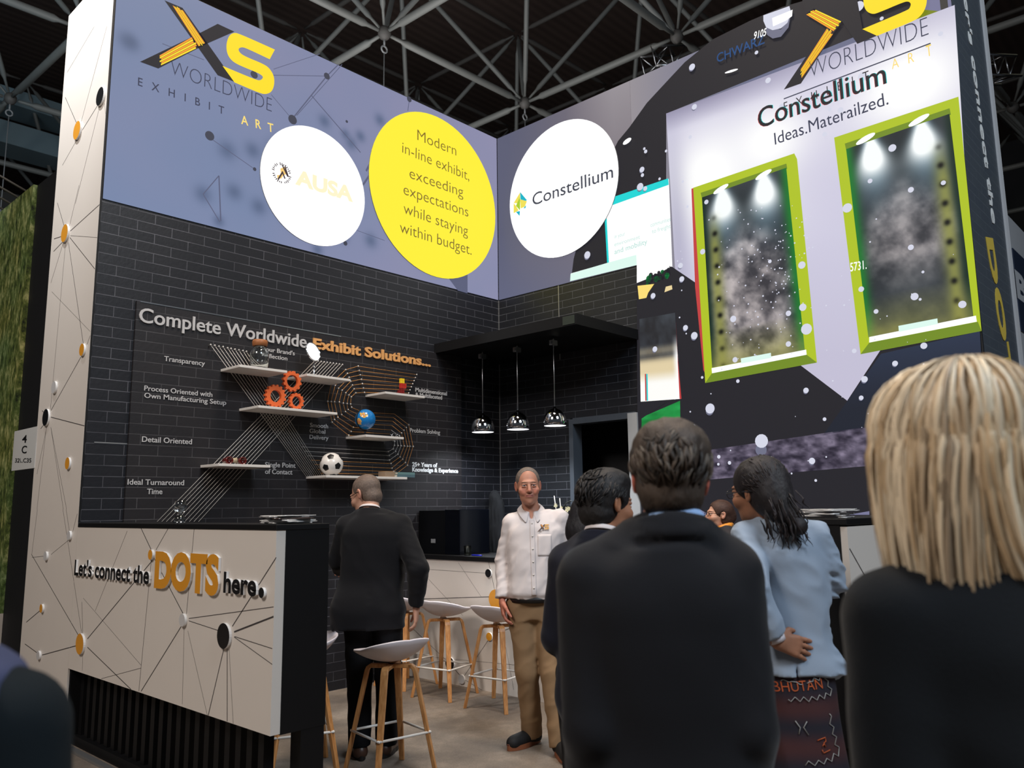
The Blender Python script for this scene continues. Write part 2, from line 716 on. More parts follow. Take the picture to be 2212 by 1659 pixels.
# thin bright joints of the wall panels
w = MB()
w.box((XR - 0.004, 5.14, 2.99), (XR, 5.148, ZH))
w.box((2.17, YL - 0.004, 1.992), (2.40, YL, 2.0))
w.box((XR - 0.004, YL - 0.008, 1.3), (XR, YL, ZH))
w = w.build('trim_joints', M['alu'])
tag(w, kind='structure')

# doorway
w = MB()
w.box((XR - 0.02, DY1, 0), (XR + 0.12, DY1 + 0.05, DZ + 0.05))
w.box((XR - 0.02, DY0, DZ), (XR + 0.12, DY1, DZ + 0.06))
d = w.build('door_1', mat('dark_grey_door_frame', (66, 72, 80), 0.45), origin=(XR, DY1, 0))
tag(d, kind='structure')
MB().box((XR - 0.03, DY0 - 0.03, 0), (XR + 0.14, DY0 + 0.075, DZ + 0.05)).build('door_jamb', mat('pale_grey_jamb', (168, 170, 172), 0.4, metal=0.2), d)
MB().box((XR + 0.62, DY0 - 0.1, 0), (XR + 0.66, DY1 + 0.3, DZ + 0.06)).build('curtain_panel', M['black_matt'], d)

# black hood over the bar corner
hd = thing('bar_canopy', 'flat black canopy jutting from the brick corner, pendant lamps hang from it', 'canopy', (5.81, 5.09, 3.05))
MB().box((5.338, BE + 0.005, 3.05), (XR - 0.002, YL - 0.002, 3.145)).build('canopy_board', M['black'], hd)
MB().box((5.332, 4.20, 3.06), (5.338, 4.33, 3.135)).build('label_patch', mat('dark_green_patch', (38, 46, 38), 0.6), hd)

# right counter body is further below; end face of the screen wall
ef = thing('wall_end_panel', 'tall dark brick print end panel with vertical grey and yellow letters', 'panel', (6.9, YR, 0))
ZE = ZT + 0.15
MB().box((XR + 0.02, YR, 0.0), (7.42, YR + 0.06, ZE)).build('panel_board', brick_mat('teal_dark_brick_print', (66, 72, 80), (70, 76, 82), (86, 92, 98), (0, 2), 0.5), ef)
MB().box((7.42, YR - 0.015, 0.0), (7.52, YR + 0.9, ZE)).build('edge_strip', mat('pale_grey_edge', (190, 190, 192), 0.5), ef)
MB().box((XR - 0.008, YR - 0.006, 0.0), (XR + 0.02, YR + 0.045, ZE)).build('corner_strip', M['black_matt'], ef)
t = MB()
put_text(t, "er's connect the", E2(2080, -12), E2(2143, 482), 0.135, F_END, 0, 0.03, 0.001, 0.004, spacing=1.05)
t.build('lettering', mat('pale_grey_print', (224, 224, 222), 0.5), ef)
t = MB()
put_text(t, "DOTS", E2(2129, 512), E2(2188, 905), 0.235, F_END, 0, 0.045, 0.001, 0.004, spacing=1.1)
t.build('lettering', mat('yellow_print', (206, 178, 74), 0.5), ef)

# ------------------------------------------------------------------ video walls
def grid_panel(mb, quad, nu, nv, to2, frame, fn, mi, w):
    """a patch of lit picture; QUAD = its four pixel corners (TL, TR, BR, BL), FN(u, v, x, y) -> rgb 0..255"""
    q = [np.array(to2(*p)) for p in quad]
    vs, cs, fs = [], [], []
    U, V = np.meshgrid(np.linspace(0, 1, nu + 1), np.linspace(0, 1, nv + 1))
    P = ((1 - U) * (1 - V))[..., None] * q[0] + (U * (1 - V))[..., None] * q[1] + (U * V)[..., None] * q[2] + ((1 - U) * V)[..., None] * q[3]
    C = np.clip(fn(U, V, P[..., 0], P[..., 1]), 0, 255) / 255.0
    C = np.where(C <= 0.04045, C / 12.92, ((C + 0.055) / 1.055) ** 2.4)
    for j in range(nv + 1):
        for i in range(nu + 1):
            vs.append(frame(P[j, i, 0], P[j, i, 1], w))
            cs.append((*C[j, i], 1.0))
    for j in range(nv):
        for i in range(nu):
            a = j * (nu + 1) + i
            fs.append((a, a + nu + 1, a + nu + 2, a + 1))
    mb.add(vs, fs, mi, cs)


def rgb(*cs):
    return np.stack([np.asarray(c, float) for c in np.broadcast_arrays(*cs)], -1)


def mixc(a, b, t):
    t = np.clip(t, 0, 1)[..., None]
    return a * (1 - t) + b * t


PIX = vmat('screen_picture', 0.5, True, 1.0, 0.2)
SC = [PIX, emat('screen_black', (38, 37, 43)), emat('screen_yellow', (255, 224, 40), 1.0), emat('screen_grey_ink', (58, 62, 84)),
      emat('screen_white', (255, 255, 255), 1.1), emat('screen_orange', (250, 160, 40), 1.0), emat('screen_dot', (66, 68, 82)),
      emat('screen_line', (92, 96, 122)), emat('screen_bokeh', (214, 216, 232), 1.0), emat('screen_bokeh_dim', (112, 114, 136)),
      emat('screen_lime', (176, 196, 40), 1.0), emat('screen_lime_dark', (116, 142, 40), 1.0), emat('screen_cyan', (30, 214, 214), 1.0),
      emat('screen_pale', (222, 250, 240), 1.0), emat('screen_slate', (56, 62, 82)), emat('screen_deep_green', (18, 104, 52)),
      emat('screen_blue_ink', (30, 74, 128)), emat('screen_dark_orange', (150, 74, 12)), emat('screen_lavender', (120, 120, 152)),
      emat('screen_olive', (122, 134, 26)), emat('screen_red', (196, 66, 66)), emat('screen_faint_ink', (186, 224, 216)),
      emat('screen_pale_yellow', (252, 222, 120), 1.0), emat('screen_sand', (236, 214, 160), 1.0)]
(S_PIX, S_BLK, S_YEL, S_INK, S_WHT, S_ORG, S_DOT, S_LIN, S_BOK, S_DIM, S_LIM, S_LIMD, S_CYA, S_PAL, S_SLA, S_DGR, S_BLU, S_DOR,
 S_LAV, S_OLI, S_RED, S_FNT, S_PYE, S_SAN) = range(24)

ST = 0.0009


def stripes(mb, a0, a1, b0, b1, to2, fr, w, n=7):
    """brush strokes across a band given by its two long edges a0-a1 and b0-b1 (pixels)"""
    r = random.Random(3)
    a0, a1, b0, b1 = (np.array(p, float) for p in (a0, a1, b0, b1))
    for i in range(n):
        t0, t1 = (i + 0.08) / n, (i + 0.92) / n
        s0, s1 = r.uniform(0, 0.06), r.uniform(0.94, 1.0)
        pa, pb = a0 + (b0 - a0) * t0, a1 + (b1 - a1) * t0
        pc, pd = a0 + (b0 - a0) * t1, a1 + (b1 - a1) * t1
        fpoly(mb, [pa + (pb - pa) * s0, pa + (pb - pa) * s1, pc + (pd - pc) * s1, pc + (pd - pc) * s0], to2, fr,
              S_ORG if i % 2 == 0 else S_YEL, w)


# ---- the video wall over the bricks
vl = thing('video_wall', 'long lavender video wall with a large black and yellow logo over the dark bricks', 'screen', (4.2, YL, ZH))
MB().box((2.114, YL - 0.004, ZH), (XR + 0.03, YL + 0.09, ZT)).build('screen_body', M['black'], vl)
sc_ = MB()
BL = [(275 + 0, 90, 9), (490, 325, 10), (545, 325, 9), (438, 420, 9), (505, 415, 9), (558, 447, 9), (472, 478, 6), (820, 260, 8), (778, 295, 7), (758, 310, 8),
      (745, 290, 6), (700, 262, 8), (742, 512, 7), (800, 520, 9), (685, 540, 7), (600, 330, 14), (283, 92, 7)]
BLW = [(*L2(x, y), r * 0.0055) for x, y, r in BL]


def left_bg(U, V, X, Z):
    n = fbm((X * 0.9, Z * 0.9, 0 * X), 5, 3)
    c = mixc(rgb(118 + 0 * U, 134, 168), rgb(146 + 0 * U, 142, 172), 0.15 + 0.75 * U * 0.8 + (n - 0.5) * 0.9)
    c = mixc(c, rgb(112 + 0 * U, 118, 148), (1 - U) * 0.35 * (1 - V))
    for bx, bz, r in BLW:
        g = np.exp(-((X - bx) ** 2 + (Z - bz) ** 2) / (2 * r * r))
        c = mixc(c, rgb(84 + 0 * U, 98, 128), 0.75 * g)
    return c


zt, zb = ZT - 0.004, ZH + 0.004


class _Raw:
    pass


def raw2(a, b):
    return (a, b)


grid_panel(sc_, [(2.117, zt), (XR - 0.012, zt), (XR - 0.012, zb), (2.117, zb)], 260, 112, raw2, F_LEFT, left_bg, S_PIX, 0.006)
W0 = 0.007
# network lines and dots
for a, b, wd in (((630, 258), (705, 165), 0.011), ((630, 258), (585, 205), 0.006), ((705, 165), (585, 163), 0.006), ((705, 165), (730, 140), 0.010),
                 ((640, 250), (738, 140), 0.006), ((672, 207), (778, 330), 0.010), ((590, 150), (690, 117), 0.005), ((545, 363), (452, 298), 0.006),
                 ((472, 380), (476, 478), 0.011), ((438, 420), (474, 480), 0.008), ((472, 380), (438, 420), 0.008), ((350, 95), (440, 130), 0.006),
                 ((790, 370), (800, 350), 0.02), ((783, 400), (800, 375), 0.02), ((883, 218), (880, 240), 0.008), ((770, 498), (830, 520), 0.005)):
    fline(sc_, a, b, wd, L2, F_LEFT, S_LIN, W0)
for x, y, r in ((631, 259, 10), (705, 165, 7), (452, 294, 10), (549, 366, 4), (548, 162, 8), (883, 215, 6), (748, 263, 3), (745, 526, 5)):
    fdisc(sc_, x, y, r, L2, F_LEFT, S_DOT, W0 + ST)
fpoly(sc_, [(967, 600), (1009, 590), (1009, 634), (988, 628)], L2, F_LEFT, S_LIN, W0)


def z1(x, y):
    return L2(x / 2.9621, y / 2.9621)


fpoly(sc_, [(1390, 155), (1497, 205), (1330, 278), (1010, 441), (893, 398), (1228, 238)], z1, F_LEFT, S_BLK, W0 + ST)
fpoly(sc_, [(1050, 5), (1165, 53), (1500, 527), (1390, 484)], z1, F_LEFT, S_BLK, W0 + ST)
stripes(sc_, (1098, 34), (1272, 306), (1160, 58), (1314, 286), z1, F_LEFT, W0 + 2 * ST)
stripes(sc_, (1226, 238), (1012, 360), (1268, 306), (1020, 425), z1, F_LEFT, W0 + 2 * ST, 6)


def rounded(pts, sharp, n=2):
    """cuts the corners of an outline except the SHARP ones"""
    q = [(np.array(p, float), i in sharp) for i, p in enumerate(pts)]
    for _ in range(n):
        o = []
        for i, (p, s) in enumerate(q):
            a, b = q[i - 1][0], q[(i + 1) % len(q)][0]
            if s:
                o.append((p, True))
            else:
                o.append((p + (a - p) * 0.25, False))
                o.append((p + (b - p) * 0.25, False))
        q = o
    return [tuple(p) for p, _ in q]


S_PTS = [(1755, 320), (1525, 217), (1490, 212), (1460, 232), (1443, 290), (1450, 350), (1480, 393), (1530, 422), (1640, 466), (1674, 486), (1680, 500),
         (1665, 516), (1640, 516), (1420, 424), (1497, 530), (1660, 600), (1700, 606), (1735, 590), (1752, 545), (1750, 490), (1725, 445), (1690, 415),
         (1560, 362), (1528, 338), (1520, 314), (1545, 303), (1580, 315), (1722, 382)]
fpoly(sc_, rounded(S_PTS, {0, 13, 14, 27}), z1, F_LEFT, S_YEL, W0 + 3 * ST)
put_text(sc_, 'WORLDWIDE', L2(367, 161), L2(586, 243), 0.118, F_LEFT, S_INK, -0.022, W0 + ST)
put_text(sc_, 'EXHIBIT', L2(297, 185), L2(483, 248), 0.066, F_LEFT, S_INK, 0.006, W0 + ST, spacing=2.6)
put_text(sc_, 'ART', L2(520, 268), L2(590, 287), 0.078, F_LEFT, S_PYE, 0.012, W0 + ST, spacing=2.4)
sc_.build('display', SC, vl)

# ---- the corner's other video wall
vr = thing('video_wall', 'tall bright video wall showing green framed booths, white dots and company writing', 'screen', (XR, 3.0, 1.0))
MB().box((XR, YR + 0.03, 0.9), (XR + 0.09, BE - 0.002, ZT)).box((XR, BE, ZH + 0.003), (XR + 0.09, YL - 0.003, ZT)).build('screen_body', M['black'], vr)
sc_ = MB()
W = 0.006


def right_bg(U, V, X, Z):
    n = fbm((X * 0.7, Z * 0.7, 0 * X), 9, 3)
    c = mixc(rgb(92 + 0 * U, 94, 116), rgb(118 + 0 * U, 110, 118), U * 1.2 + (n - 0.5) * 0.6)
    c = mixc(c, rgb(150 + 0 * U, 144, 150), np.clip((U - 0.55) * 3, 0, 1) * np.clip(1 - V * 1.6, 0, 1))
    return mixc(c, rgb(104 + 0 * U, 108, 136), np.clip((V - 0.6) * 2, 0, 1) * 0.6)


grid_panel(sc_, [(-YL + 0.012, zt), (-BE, zt), (-BE, ZH + 0.004), (-YL + 0.012, ZH + 0.004)], 70, 60, raw2, F_RIGHT, right_bg, S_PIX, W)


def right_low(U, V, X, Z):
    c = mixc(rgb(150 + 0 * U, 144, 150), rgb(104 + 0 * U, 108, 136), U * 2.2)
    return mixc(c, rgb(40 + 0 * U, 56, 78), np.clip((U - 0.6) * 1.6, 0, 1) * np.clip((V - 0.3) * 3, 0, 1))


grid_panel(sc_, [(-BE + 0.001, zt), (-YR - 0.04, zt), (-YR - 0.04, 0.92), (-BE + 0.001, 0.92)], 80, 120, raw2, F_RIGHT, right_low, S_PIX, W)
W += ST
# the great dark disc
fpoly(sc_, [(1234, 608), (1240, 560), (1258, 490), (1285, 415), (1312, 352), (1336, 305), (1360, 276), (1398, 223), (1449, 168), (1480, 135), (1540, 86),
            (1620, 46), (1690, 16), (1780, -10), (2056, -80), (2056, 20), (1860, 75), (1440, 246), (1440, 400), (1450, 620), (1377, 640), (1377, 573)], R2, F_RIGHT, S_BLK, W)
W += ST
fpoly(sc_, [(1937, 66), (2046, -60), (2056, 10), (2060, 100), (2010, 75), (1962, 60)], R2, F_RIGHT, S_LAV, W)
W += ST
fpoly(sc_, [(1975, 40), (1997, 22), (2049, 27), (2057, 92), (2012, 74), (1955, 62)], R2, F_RIGHT, S_OLI, W)


def booth_bg(U, V, X, Z):
    c = rgb(206 + 0 * U, 203, 224)
    for (u0, v0, su, sv, k) in ((0.16, 0.26, 0.17, 0.16, 1.2), (0.40, 0.20, 0.15, 0.11, 1.1), (0.86, 0.16, 0.18, 0.12, 1.2), (0.28, 0.42, 0.2, 0.1, 0.5), (0.02, 0.4, 0.05, 0.3, -0.5)):
        g = k * np.exp(-(((U - u0) / su) ** 2 + ((V - v0) / sv) ** 2))
        c = mixc(c, rgb(255 + 0 * U, 255, 255), np.clip(g, 0, 1)) if k > 0 else mixc(c, rgb(150 + 0 * U, 148, 176), np.clip(-g, 0, 1))
    c = mixc(c, rgb(150 + 0 * U, 146, 172), np.clip(1 - V * 14, 0, 1) * np.clip(1.2 - U, 0, 1))
    return mixc(c, rgb(196 + 0 * U, 192, 214), np.clip((V - 0.5) * 3, 0, 1))


W += ST
grid_panel(sc_, [(1440, 246), (2063, 12), (2120, 905), (1478, 905)], 70, 90, R2, F_RIGHT, booth_bg, S_PIX, W)
W += ST
# white machine picture in the strip beside the bricks
fpoly(sc_, [(1324, 428), (1446, 387), (1454, 585), (1377, 612), (1377, 573), (1233, 608), (1235, 591), (1316, 568), (1311, 470)], R2, F_RIGHT, S_WHT, W)
fpoly(sc_, [(1330, 425), (1445, 386), (1446, 400), (1324, 444)], R2, F_RIGHT, S_CYA, W + ST)
fpoly(sc_, [(1308, 480), (1312, 471), (1317, 567), (1313, 569)], R2, F_RIGHT, S_CYA, W + ST)
fpoly(sc_, [(1234, 592), (1318, 567), (1376, 551), (1377, 573), (1233, 608)], R2, F_RIGHT, S_PAL, W + ST)
put_text(sc_, 'communities', R2(1407, 491), R2(1450, 478), 0.04, F_RIGHT, S_FNT, 0, W + ST)
put_text(sc_, 'in your', R2(1329, 516), R2(1352, 509), 0.04, F_RIGHT, S_FNT, 0, W + ST)
put_text(sc_, 'to freight', R2(1410, 505), R2(1450, 493), 0.04, F_RIGHT, S_FNT, 0, W + ST)
put_text(sc_, 'environment', R2(1329, 533), R2(1384, 516), 0.04, F_RIGHT, S_FNT, 0, W + ST)
put_text(sc_, 'and mobility', R2(1329, 550), R2(1400, 527), 0.05, F_RIGHT, S_FNT, 0.01, W + ST)
W += 2 * ST
fpoly(sc_, [(1377, 612), (1412, 598), (1452, 576), (1508, 614), (1530, 800), (1545, 1200), (1380, 1200)], R2, F_RIGHT, S_SLA if False else S_BLK, W)
W += ST
# trees, van, lawn
rr = random.Random(11)
for i in range(46):
    x = rr.uniform(1398, 1458)
    fdisc(sc_, x, 606 - (x - 1400) * 0.36 + rr.uniform(-9, 10), rr.uniform(3, 7), R2, F_RIGHT, S_BLK if rr.random() < 0.7 else S_DGR, W)
W += ST
fpoly(sc_, [(1379, 618), (1415, 614), (1402, 633), (1398, 644), (1382, 647)], R2, F_RIGHT, S_PYE, W)
fpoly(sc_, [(1440, 620), (1456, 616), (1458, 624), (1437, 632)], R2, F_RIGHT, S_SAN, W)


def van(U, V, X, Z):
    n = fbm((X * 14, Z * 9, 0 * X), 3, 4)
    c = mixc(rgb(70 + 0 * U, 76, 84), rgb(40 + 0 * U, 40, 44), n * 1.2)
    c = mixc(c, rgb(226 + 0 * U, 208, 168), np.clip((V - 0.34) * 7, 0, 1) * (1 - 0.8 * np.exp(-((V - 0.47) / 0.05) ** 2)))
    c = mixc(c, rgb(255 + 0 * U, 254, 250), np.clip((V - 0.66) * 8, 0, 1))
    return mixc(c, rgb(255 + 0 * U, 255, 255), np.clip((U - 0.86) * 9, 0, 1) * np.clip((V - 0.25) * 4, 0, 1))


W += ST
grid_panel(sc_, [(1383, 690), (1460, 676), (1472, 862), (1386, 868)], 24, 40, R2, F_RIGHT, van, S_PIX, W)
W += ST
fpoly(sc_, [(1395, 808), (1398, 808), (1399, 866), (1396, 866)], R2, F_RIGHT, S_RED, W)
fpoly(sc_, [(1398, 808), (1401, 808), (1402, 866), (1399, 866)], R2, F_RIGHT, S_CYA, W)
fpoly(sc_, [(1462, 690), (1465, 760), (1474, 862), (1470, 862)], R2, F_RIGHT, S_RED, W)


def lawn(U, V, X, Z):
    n = fbm((X * 5, Z * 16, 0 * X), 21, 4)
    return mixc(rgb(14 + 0 * U, 92, 38), rgb(44 + 0 * U, 172, 84), n * 1.3 - 0.1)


grid_panel(sc_, [(1388, 902), (1471, 866), (1473, 990), (1388, 990)], 20, 24, R2, F_RIGHT, lawn, S_PIX, W)
W += ST
fpoly(sc_, [(1387, 872), (1445, 866), (1386, 906)], R2, F_RIGHT, S_BLK, W)
# dark ground of the pictured booth, with the pale pillar's tip left free
W += ST
fpoly(sc_, [(1448, 575), (1832, 866), (1832, 1200), (1530, 1200)], R2, F_RIGHT, S_BLK, W)
fpoly(sc_, [(1832, 866), (1905, 755), (2112, 700), (2150, 1200), (1832, 1200)], R2, F_RIGHT, S_SLA if False else S_BLK, W)


def ground(U, V, X, Z):
    n = fbm((X * 16, Z * 26, 0 * X), 31, 4)
    return mixc(rgb(40 + 0 * U, 36, 50), rgb(140 + 0 * U, 130, 152), n * 1.5 - 0.35)


W += ST
grid_panel(sc_, [(1535, 972), (2130, 885), (2130, 985), (1535, 1036)], 150, 34, R2, F_RIGHT, ground, S_PIX, W)


def haze_floor(U, V, X, Z):
    return mixc(rgb(44 + 0 * U, 54, 76), rgb(34 + 0 * U, 38, 50), V * 1.2 + 0.2 * (1 - U))


grid_panel(sc_, [(1905, 765), (2118, 716), (2128, 880), (1780, 940)], 16, 14, R2, F_RIGHT, haze_floor, S_PIX, W)
W += ST
fpoly(sc_, [(1506, 1096), (1536, 1112), (1508, 1112)], R2, F_RIGHT, S_LAV, W)
fpoly(sc_, [(1880, 1112), (1835, 1112), (1880, 1104)], R2, F_RIGHT, S_LAV, W)


# the two green frames
def exhibit(U, V, X, Z, side, seed):
    n = fbm((X * 9, Z * 9, 0 * X), seed, 5)
    n2 = fbm((X * 3, Z * 3, 0 * X), seed + 40, 3)
    c = mixc(rgb(28 + 0 * U, 36, 40), rgb(66 + 0 * U, 72, 78), n2)
    rock = np.clip((V - 0.30 + 0.10 * np.cos((U - 0.5) * 5)) * 7, 0, 1) * np.clip(1.4 - np.abs(U - 0.5) * 1.9, 0, 1)
    c = mixc(c, mixc(rgb(58 + 0 * U, 56, 62), rgb(196 + 0 * U, 186, 186), n * 2.0 - 0.5), rock * (0.95 if side == 1 else 0.75 - 0.6 * np.clip((V - 0.6) * 5, 0, 1)))
    for u0 in (0.25, 0.74):
        g = np.exp(-((U - u0) / (0.10 + 0.62 * V)) ** 2 * 2.0) * np.exp(-(V / 0.26) ** 2)
        c = mixc(c, rgb(120 + 0 * U, 152, 172), g * 1.15)
        g2 = np.exp(-((U - u0) / (0.07 + 0.95 * V)) ** 2 * 2.0) * np.exp(-((V - 0.07) / 0.10) ** 2)
        c = mixc(c, rgb(250 + 0 * U, 255, 255), g2 * 2.0)
    # studded rail at one side
    a = U if side == 1 else 1 - U
    rail = np.exp(-((a - 0.12) / 0.075) ** 2) * np.clip((V - 0.1) * 5, 0, 1)
    c = mixc(c, rgb(150 + 0 * U, 152, 76), rail * 0.8)
    k = (V * 10.5) % 1.0
    c = mixc(c, rgb(16 + 0 * U, 18, 16), np.exp(-((a - 0.13) / 0.03) ** 2 - ((k - 0.5) / 0.16) ** 2) * np.clip((V - 0.1) * 9, 0, 1) * 1.1)
    b = 1 - a
    c = mixc(c, rgb(24 + 0 * U, 120, 44), np.exp(-((b - 0.0) / 0.07) ** 2) * 0.95)
    c = mixc(c, rgb(14 + 0 * U, 40, 30), np.exp(-(a / 0.05) ** 2) * 0.9)
    return mixc(c, rgb(150 + 0 * U, 148, 74), np.clip((V - 0.80) * 4.5, 0, 1) * (0.45 + 0.5 * n))


W += ST
fpoly(sc_, [(1496, 409), (1511, 404), (1535, 825), (1522, 800), (1504, 620)], R2, F_RIGHT, S_RED, W - ST / 2)
fpoly(sc_, [(1500, 407), (1718, 333), (1724, 345), (1767, 784), (1526, 828)], R2, F_RIGHT, S_LIM, W)
fpoly(sc_, [(1804, 299), (2072, 211), (2122, 716), (1861, 766)], R2, F_RIGHT, S_LIM, W)
W += ST
fpoly(sc_, [(1541, 806), (1745, 767), (1767, 784), (1526, 828)], R2, F_RIGHT, S_LIMD, W)
fpoly(sc_, [(1880, 741), (2114, 696), (2122, 716), (1861, 766)], R2, F_RIGHT, S_LIMD, W)
fpoly(sc_, [(1516, 418), (1701, 355), (1703, 366), (1519, 430)], R2, F_RIGHT, S_LIMD, W)
fpoly(sc_, [(1827, 312), (2053, 236), (2056, 250), (1830, 326)], R2, F_RIGHT, S_LIMD, W)
W += ST
grid_panel(sc_, [(1519, 428), (1701, 364), (1741, 757), (1541, 795)], 80, 160, R2, F_RIGHT, lambda U, V, X, Z: exhibit(U, V, X, Z, 1, 51), S_PIX, W)
grid_panel(sc_, [(1830, 324), (2053, 248), (2105, 688), (1878, 730)], 90, 170, R2, F_RIGHT, lambda U, V, X, Z: exhibit(U, V, X, Z, 2, 77), S_PIX, W)
W += ST
fpoly(sc_, [(1540, 796), (1744, 756), (1745, 767), (1541, 807)], R2, F_RIGHT, S_WHT, W)
fpoly(sc_, [(1880, 729), (2110, 683), (2112, 696), (1880, 741)], R2, F_RIGHT, S_WHT, W)
fpoly(sc_, [(1603, 775), (1668, 763), (1669, 774), (1604, 786)], R2, F_RIGHT, S_PAL, W + ST)
fpoly(sc_, [(1943, 705), (2027, 689), (2028, 701), (1944, 718)], R2, F_RIGHT, S_PAL, W + ST)
for x, y in ((1560, 410), (1652, 379), (1872, 302), (1987, 262)):
    c = np.array(R2(x, y))
    sc_.add([F_RIGHT(c[0] + 0.075 * math.cos(2 * PI * k / 16), c[1] + 0.024 * math.sin(2 * PI * k / 16) + 0.02 * math.cos(2 * PI * k / 16), W + ST) for k in range(16)], [tuple(range(16))], S_WHT)
W += 2 * ST
# floating specks of light
BOK = '''1395 323 3;1398 329 4;1390 368 6;1391 380 4;1386 405 8;1397 409 5;1428 388 3;1272 552 8;1498 147 7;1637 116 4;1503 233 6;1662 176 6;1494 298 4;1476 604 6;1484 709 6;
1503 726 8;1666 566 4;1735 574 8;1737 665 8;1706 678 6;1745 712 12;1706 744 6;1587 690 7;1591 778 6;1744 844 6;1870 820 7;1863 860 5;1537 883 11;1648 953 15;1784 906 4;
1757 996 7;1669 991 5;1579 1000 4;1556 987 4;1502 921 4;1936 786 6;1998 748 7;1978 642 8;2081 659 8;1863 626 6;1895 674 5;1765 1038 3;1597 824 4;1970 412 6;1882 393 5;
1833 451 10;1970 536 6;1930 322 8;2040 397 5;1521 545 6;1529 438 5;1784 292 5;1818 240 6;1795 239 4;1692 233 7;1866 168 10;2034 76 5;1857 17 11;1907 43 4;1478 394 3;1442 328 3;
1414 640 6;1418 755 6;1473 575 6;1488 448 3;1996 589 3;1990 648 3;1713 1023 2;1555 1003 3;1848 759 5;1520 816 3'''
for s in BOK.replace('\n', '').split(';'):
    x, y, r = map(float, s.split())
    if r >= 5 and (y > 780 or x < 1512) and r < 13:
        fdisc(sc_, x - 1, y + r * 0.5, r * 0.85, R2, F_RIGHT, S_DIM, W, 14)
    fdisc(sc_, x, y, r, R2, F_RIGHT, S_BOK, W + ST, 14)
fdisc(sc_, 1647, 972, 13, R2, F_RIGHT, S_DIM, W, 18)
rr = random.Random(4)
for i in range(150):
    x, y = rr.gauss(1670, 45), rr.gauss(590, 90)
    if 1560 < x < 1760 and 440 < y < 770:
        fdisc(sc_, x, y, rr.uniform(0.8, 1.9), R2, F_RIGHT, S_BOK, W, 8)
for i in range(70):
    fdisc(sc_, rr.uniform(1450, 2070), rr.uniform(460, 1010), rr.uniform(0.8, 2.0), R2, F_RIGHT, S_BOK, W, 8)
W += 2 * ST
# pictured lamps and the cut-off lamp shade
for cx, cy, ax, ay in ((1358, 307, 11, 4.5), (1583, 156, 15, 2.5)):
    a = math.radians(-38 if cx < 1400 else -17)
    fpoly(sc_, [(cx + ax * math.cos(t) * math.cos(a) - ay * math.sin(t) * math.sin(a), cy + ax * math.cos(t) * math.sin(a) + ay * math.sin(t) * math.cos(a))
                for t in np.linspace(0, 2 * PI, 17)[:-1]], R2, F_RIGHT, S_WHT, W)
fpoly(sc_, [(1652, 36), (1708, 16), (1712, 30), (1704, 52), (1690, 64), (1672, 68), (1658, 62), (1652, 48)], R2, F_RIGHT, S_BOK, W)
fpoly(sc_, [(1656, 62), (1690, 66), (1710, 40), (1706, 62), (1690, 82), (1672, 86), (1660, 78)], R2, F_RIGHT, S_DIM, W - ST / 2)
fpoly(sc_, [(1671, 42), (1715, 24), (1714, 38), (1700, 48), (1673, 60)], R2, F_RIGHT, S_WHT, W + ST)


# logo again, larger, on this screen
def z6(x, y):
    return R2(1600 + x / 4.8087, y / 4.8087)


fpoly(sc_, [(690, 160), (775, 105), (1068, 240), (1225, 470), (1430, 385), (1278, 318), (1200, -120), (620, -120)], z6, F_RIGHT, S_BLK, W)
fpoly(sc_, [(1060, 250), (985, 350), (640, 880), (462, 943), (700, 590), (905, 305)], z6, F_RIGHT, S_BLK, W)
stripes(sc_, (690, 165), (985, 345), (778, 108), (1068, 240), z6, F_RIGHT, W + ST, 6)
stripes(sc_, (912, 305), (630, 745), (990, 345), (636, 840), z6, F_RIGHT, W + ST, 7)
fpoly(sc_, rounded([(1285, -40), (1290, 70), (1320, 135), (1378, 163), (1430, 155), (1700, 40), (1755, 30), (1783, 55), (1770, 100), (1740, 125), (1278, 318),
            (1430, 388), (1800, 240), (1870, 195), (1920, 130), (1946, 50), (1946, -40), (1880, -110), (1700, -120), (1480, -30), (1430, 15), (1425, -40)], {0, 10, 11, 25}), z6, F_RIGHT, S_YEL, W + 2 * ST)
put_text(sc_, 'WORLDWIDE', z6(735, 828), z6(1965, 378), 0.142, F_RIGHT, S_INK, -0.022, W + ST)
fline(sc_, (1600 + 462 / 4.81, 1040 / 4.81), (1600 + 1985 / 4.81, 465 / 4.81), 0.010, R2, F_RIGHT, S_INK, W + ST)
put_text(sc_, 'EXHIBIT', z6(468, 1165), z6(1350, 838), 0.075, F_RIGHT, S_BLK, -0.004, W + ST, spacing=2.6)
put_text(sc_, 'AR', z6(1585, 735), z6(1815, 655), 0.08, F_RIGHT, S_PYE, -0.004, W + ST, spacing=2.6)
put_text(sc_, 'T', z6(1945, 605), z6(2000, 585), 0.09, F_RIGHT, S_PYE, 0.01, W + ST)
put_text(sc_, 'Constellium', z6(199, 1350), z6(1523, 880), 0.178, F_RIGHT, S_RED, 0.004, W + ST)
put_text(sc_, 'Constellium', z6(210, 1345), z6(1534, 875), 0.178, F_RIGHT, S_CYA, 0.004, W + 1.5 * ST)
put_text(sc_, 'Constellium', z6(204, 1347), z6(1528, 877), 0.178, F_RIGHT, S_BLK, 0.006, W + 2 * ST)
put_text(sc_, 'Ideas.Materailzed.', z6(372, 1515), z6(1550, 1095), 0.105, F_RIGHT, S_INK, 0.0, W + 2 * ST)
put_text(sc_, '9105', R2(1632, 88), R2(1659, 79), 0.068, F_RIGHT, S_WHT, 0.012, W + 2 * ST, shear=0.2)
put_text(sc_, 'CHWARZ', R2(1552, 138), R2(1655, 96), 0.085, F_RIGHT, S_BLU, 0.01, W + ST)
put_text(sc_, '5731.', R2(1840, 588), R2(1875, 582), 0.068, F_RIGHT, S_WHT, 0.006, W + 2 * ST)
sc_.build('display', SC, vr)


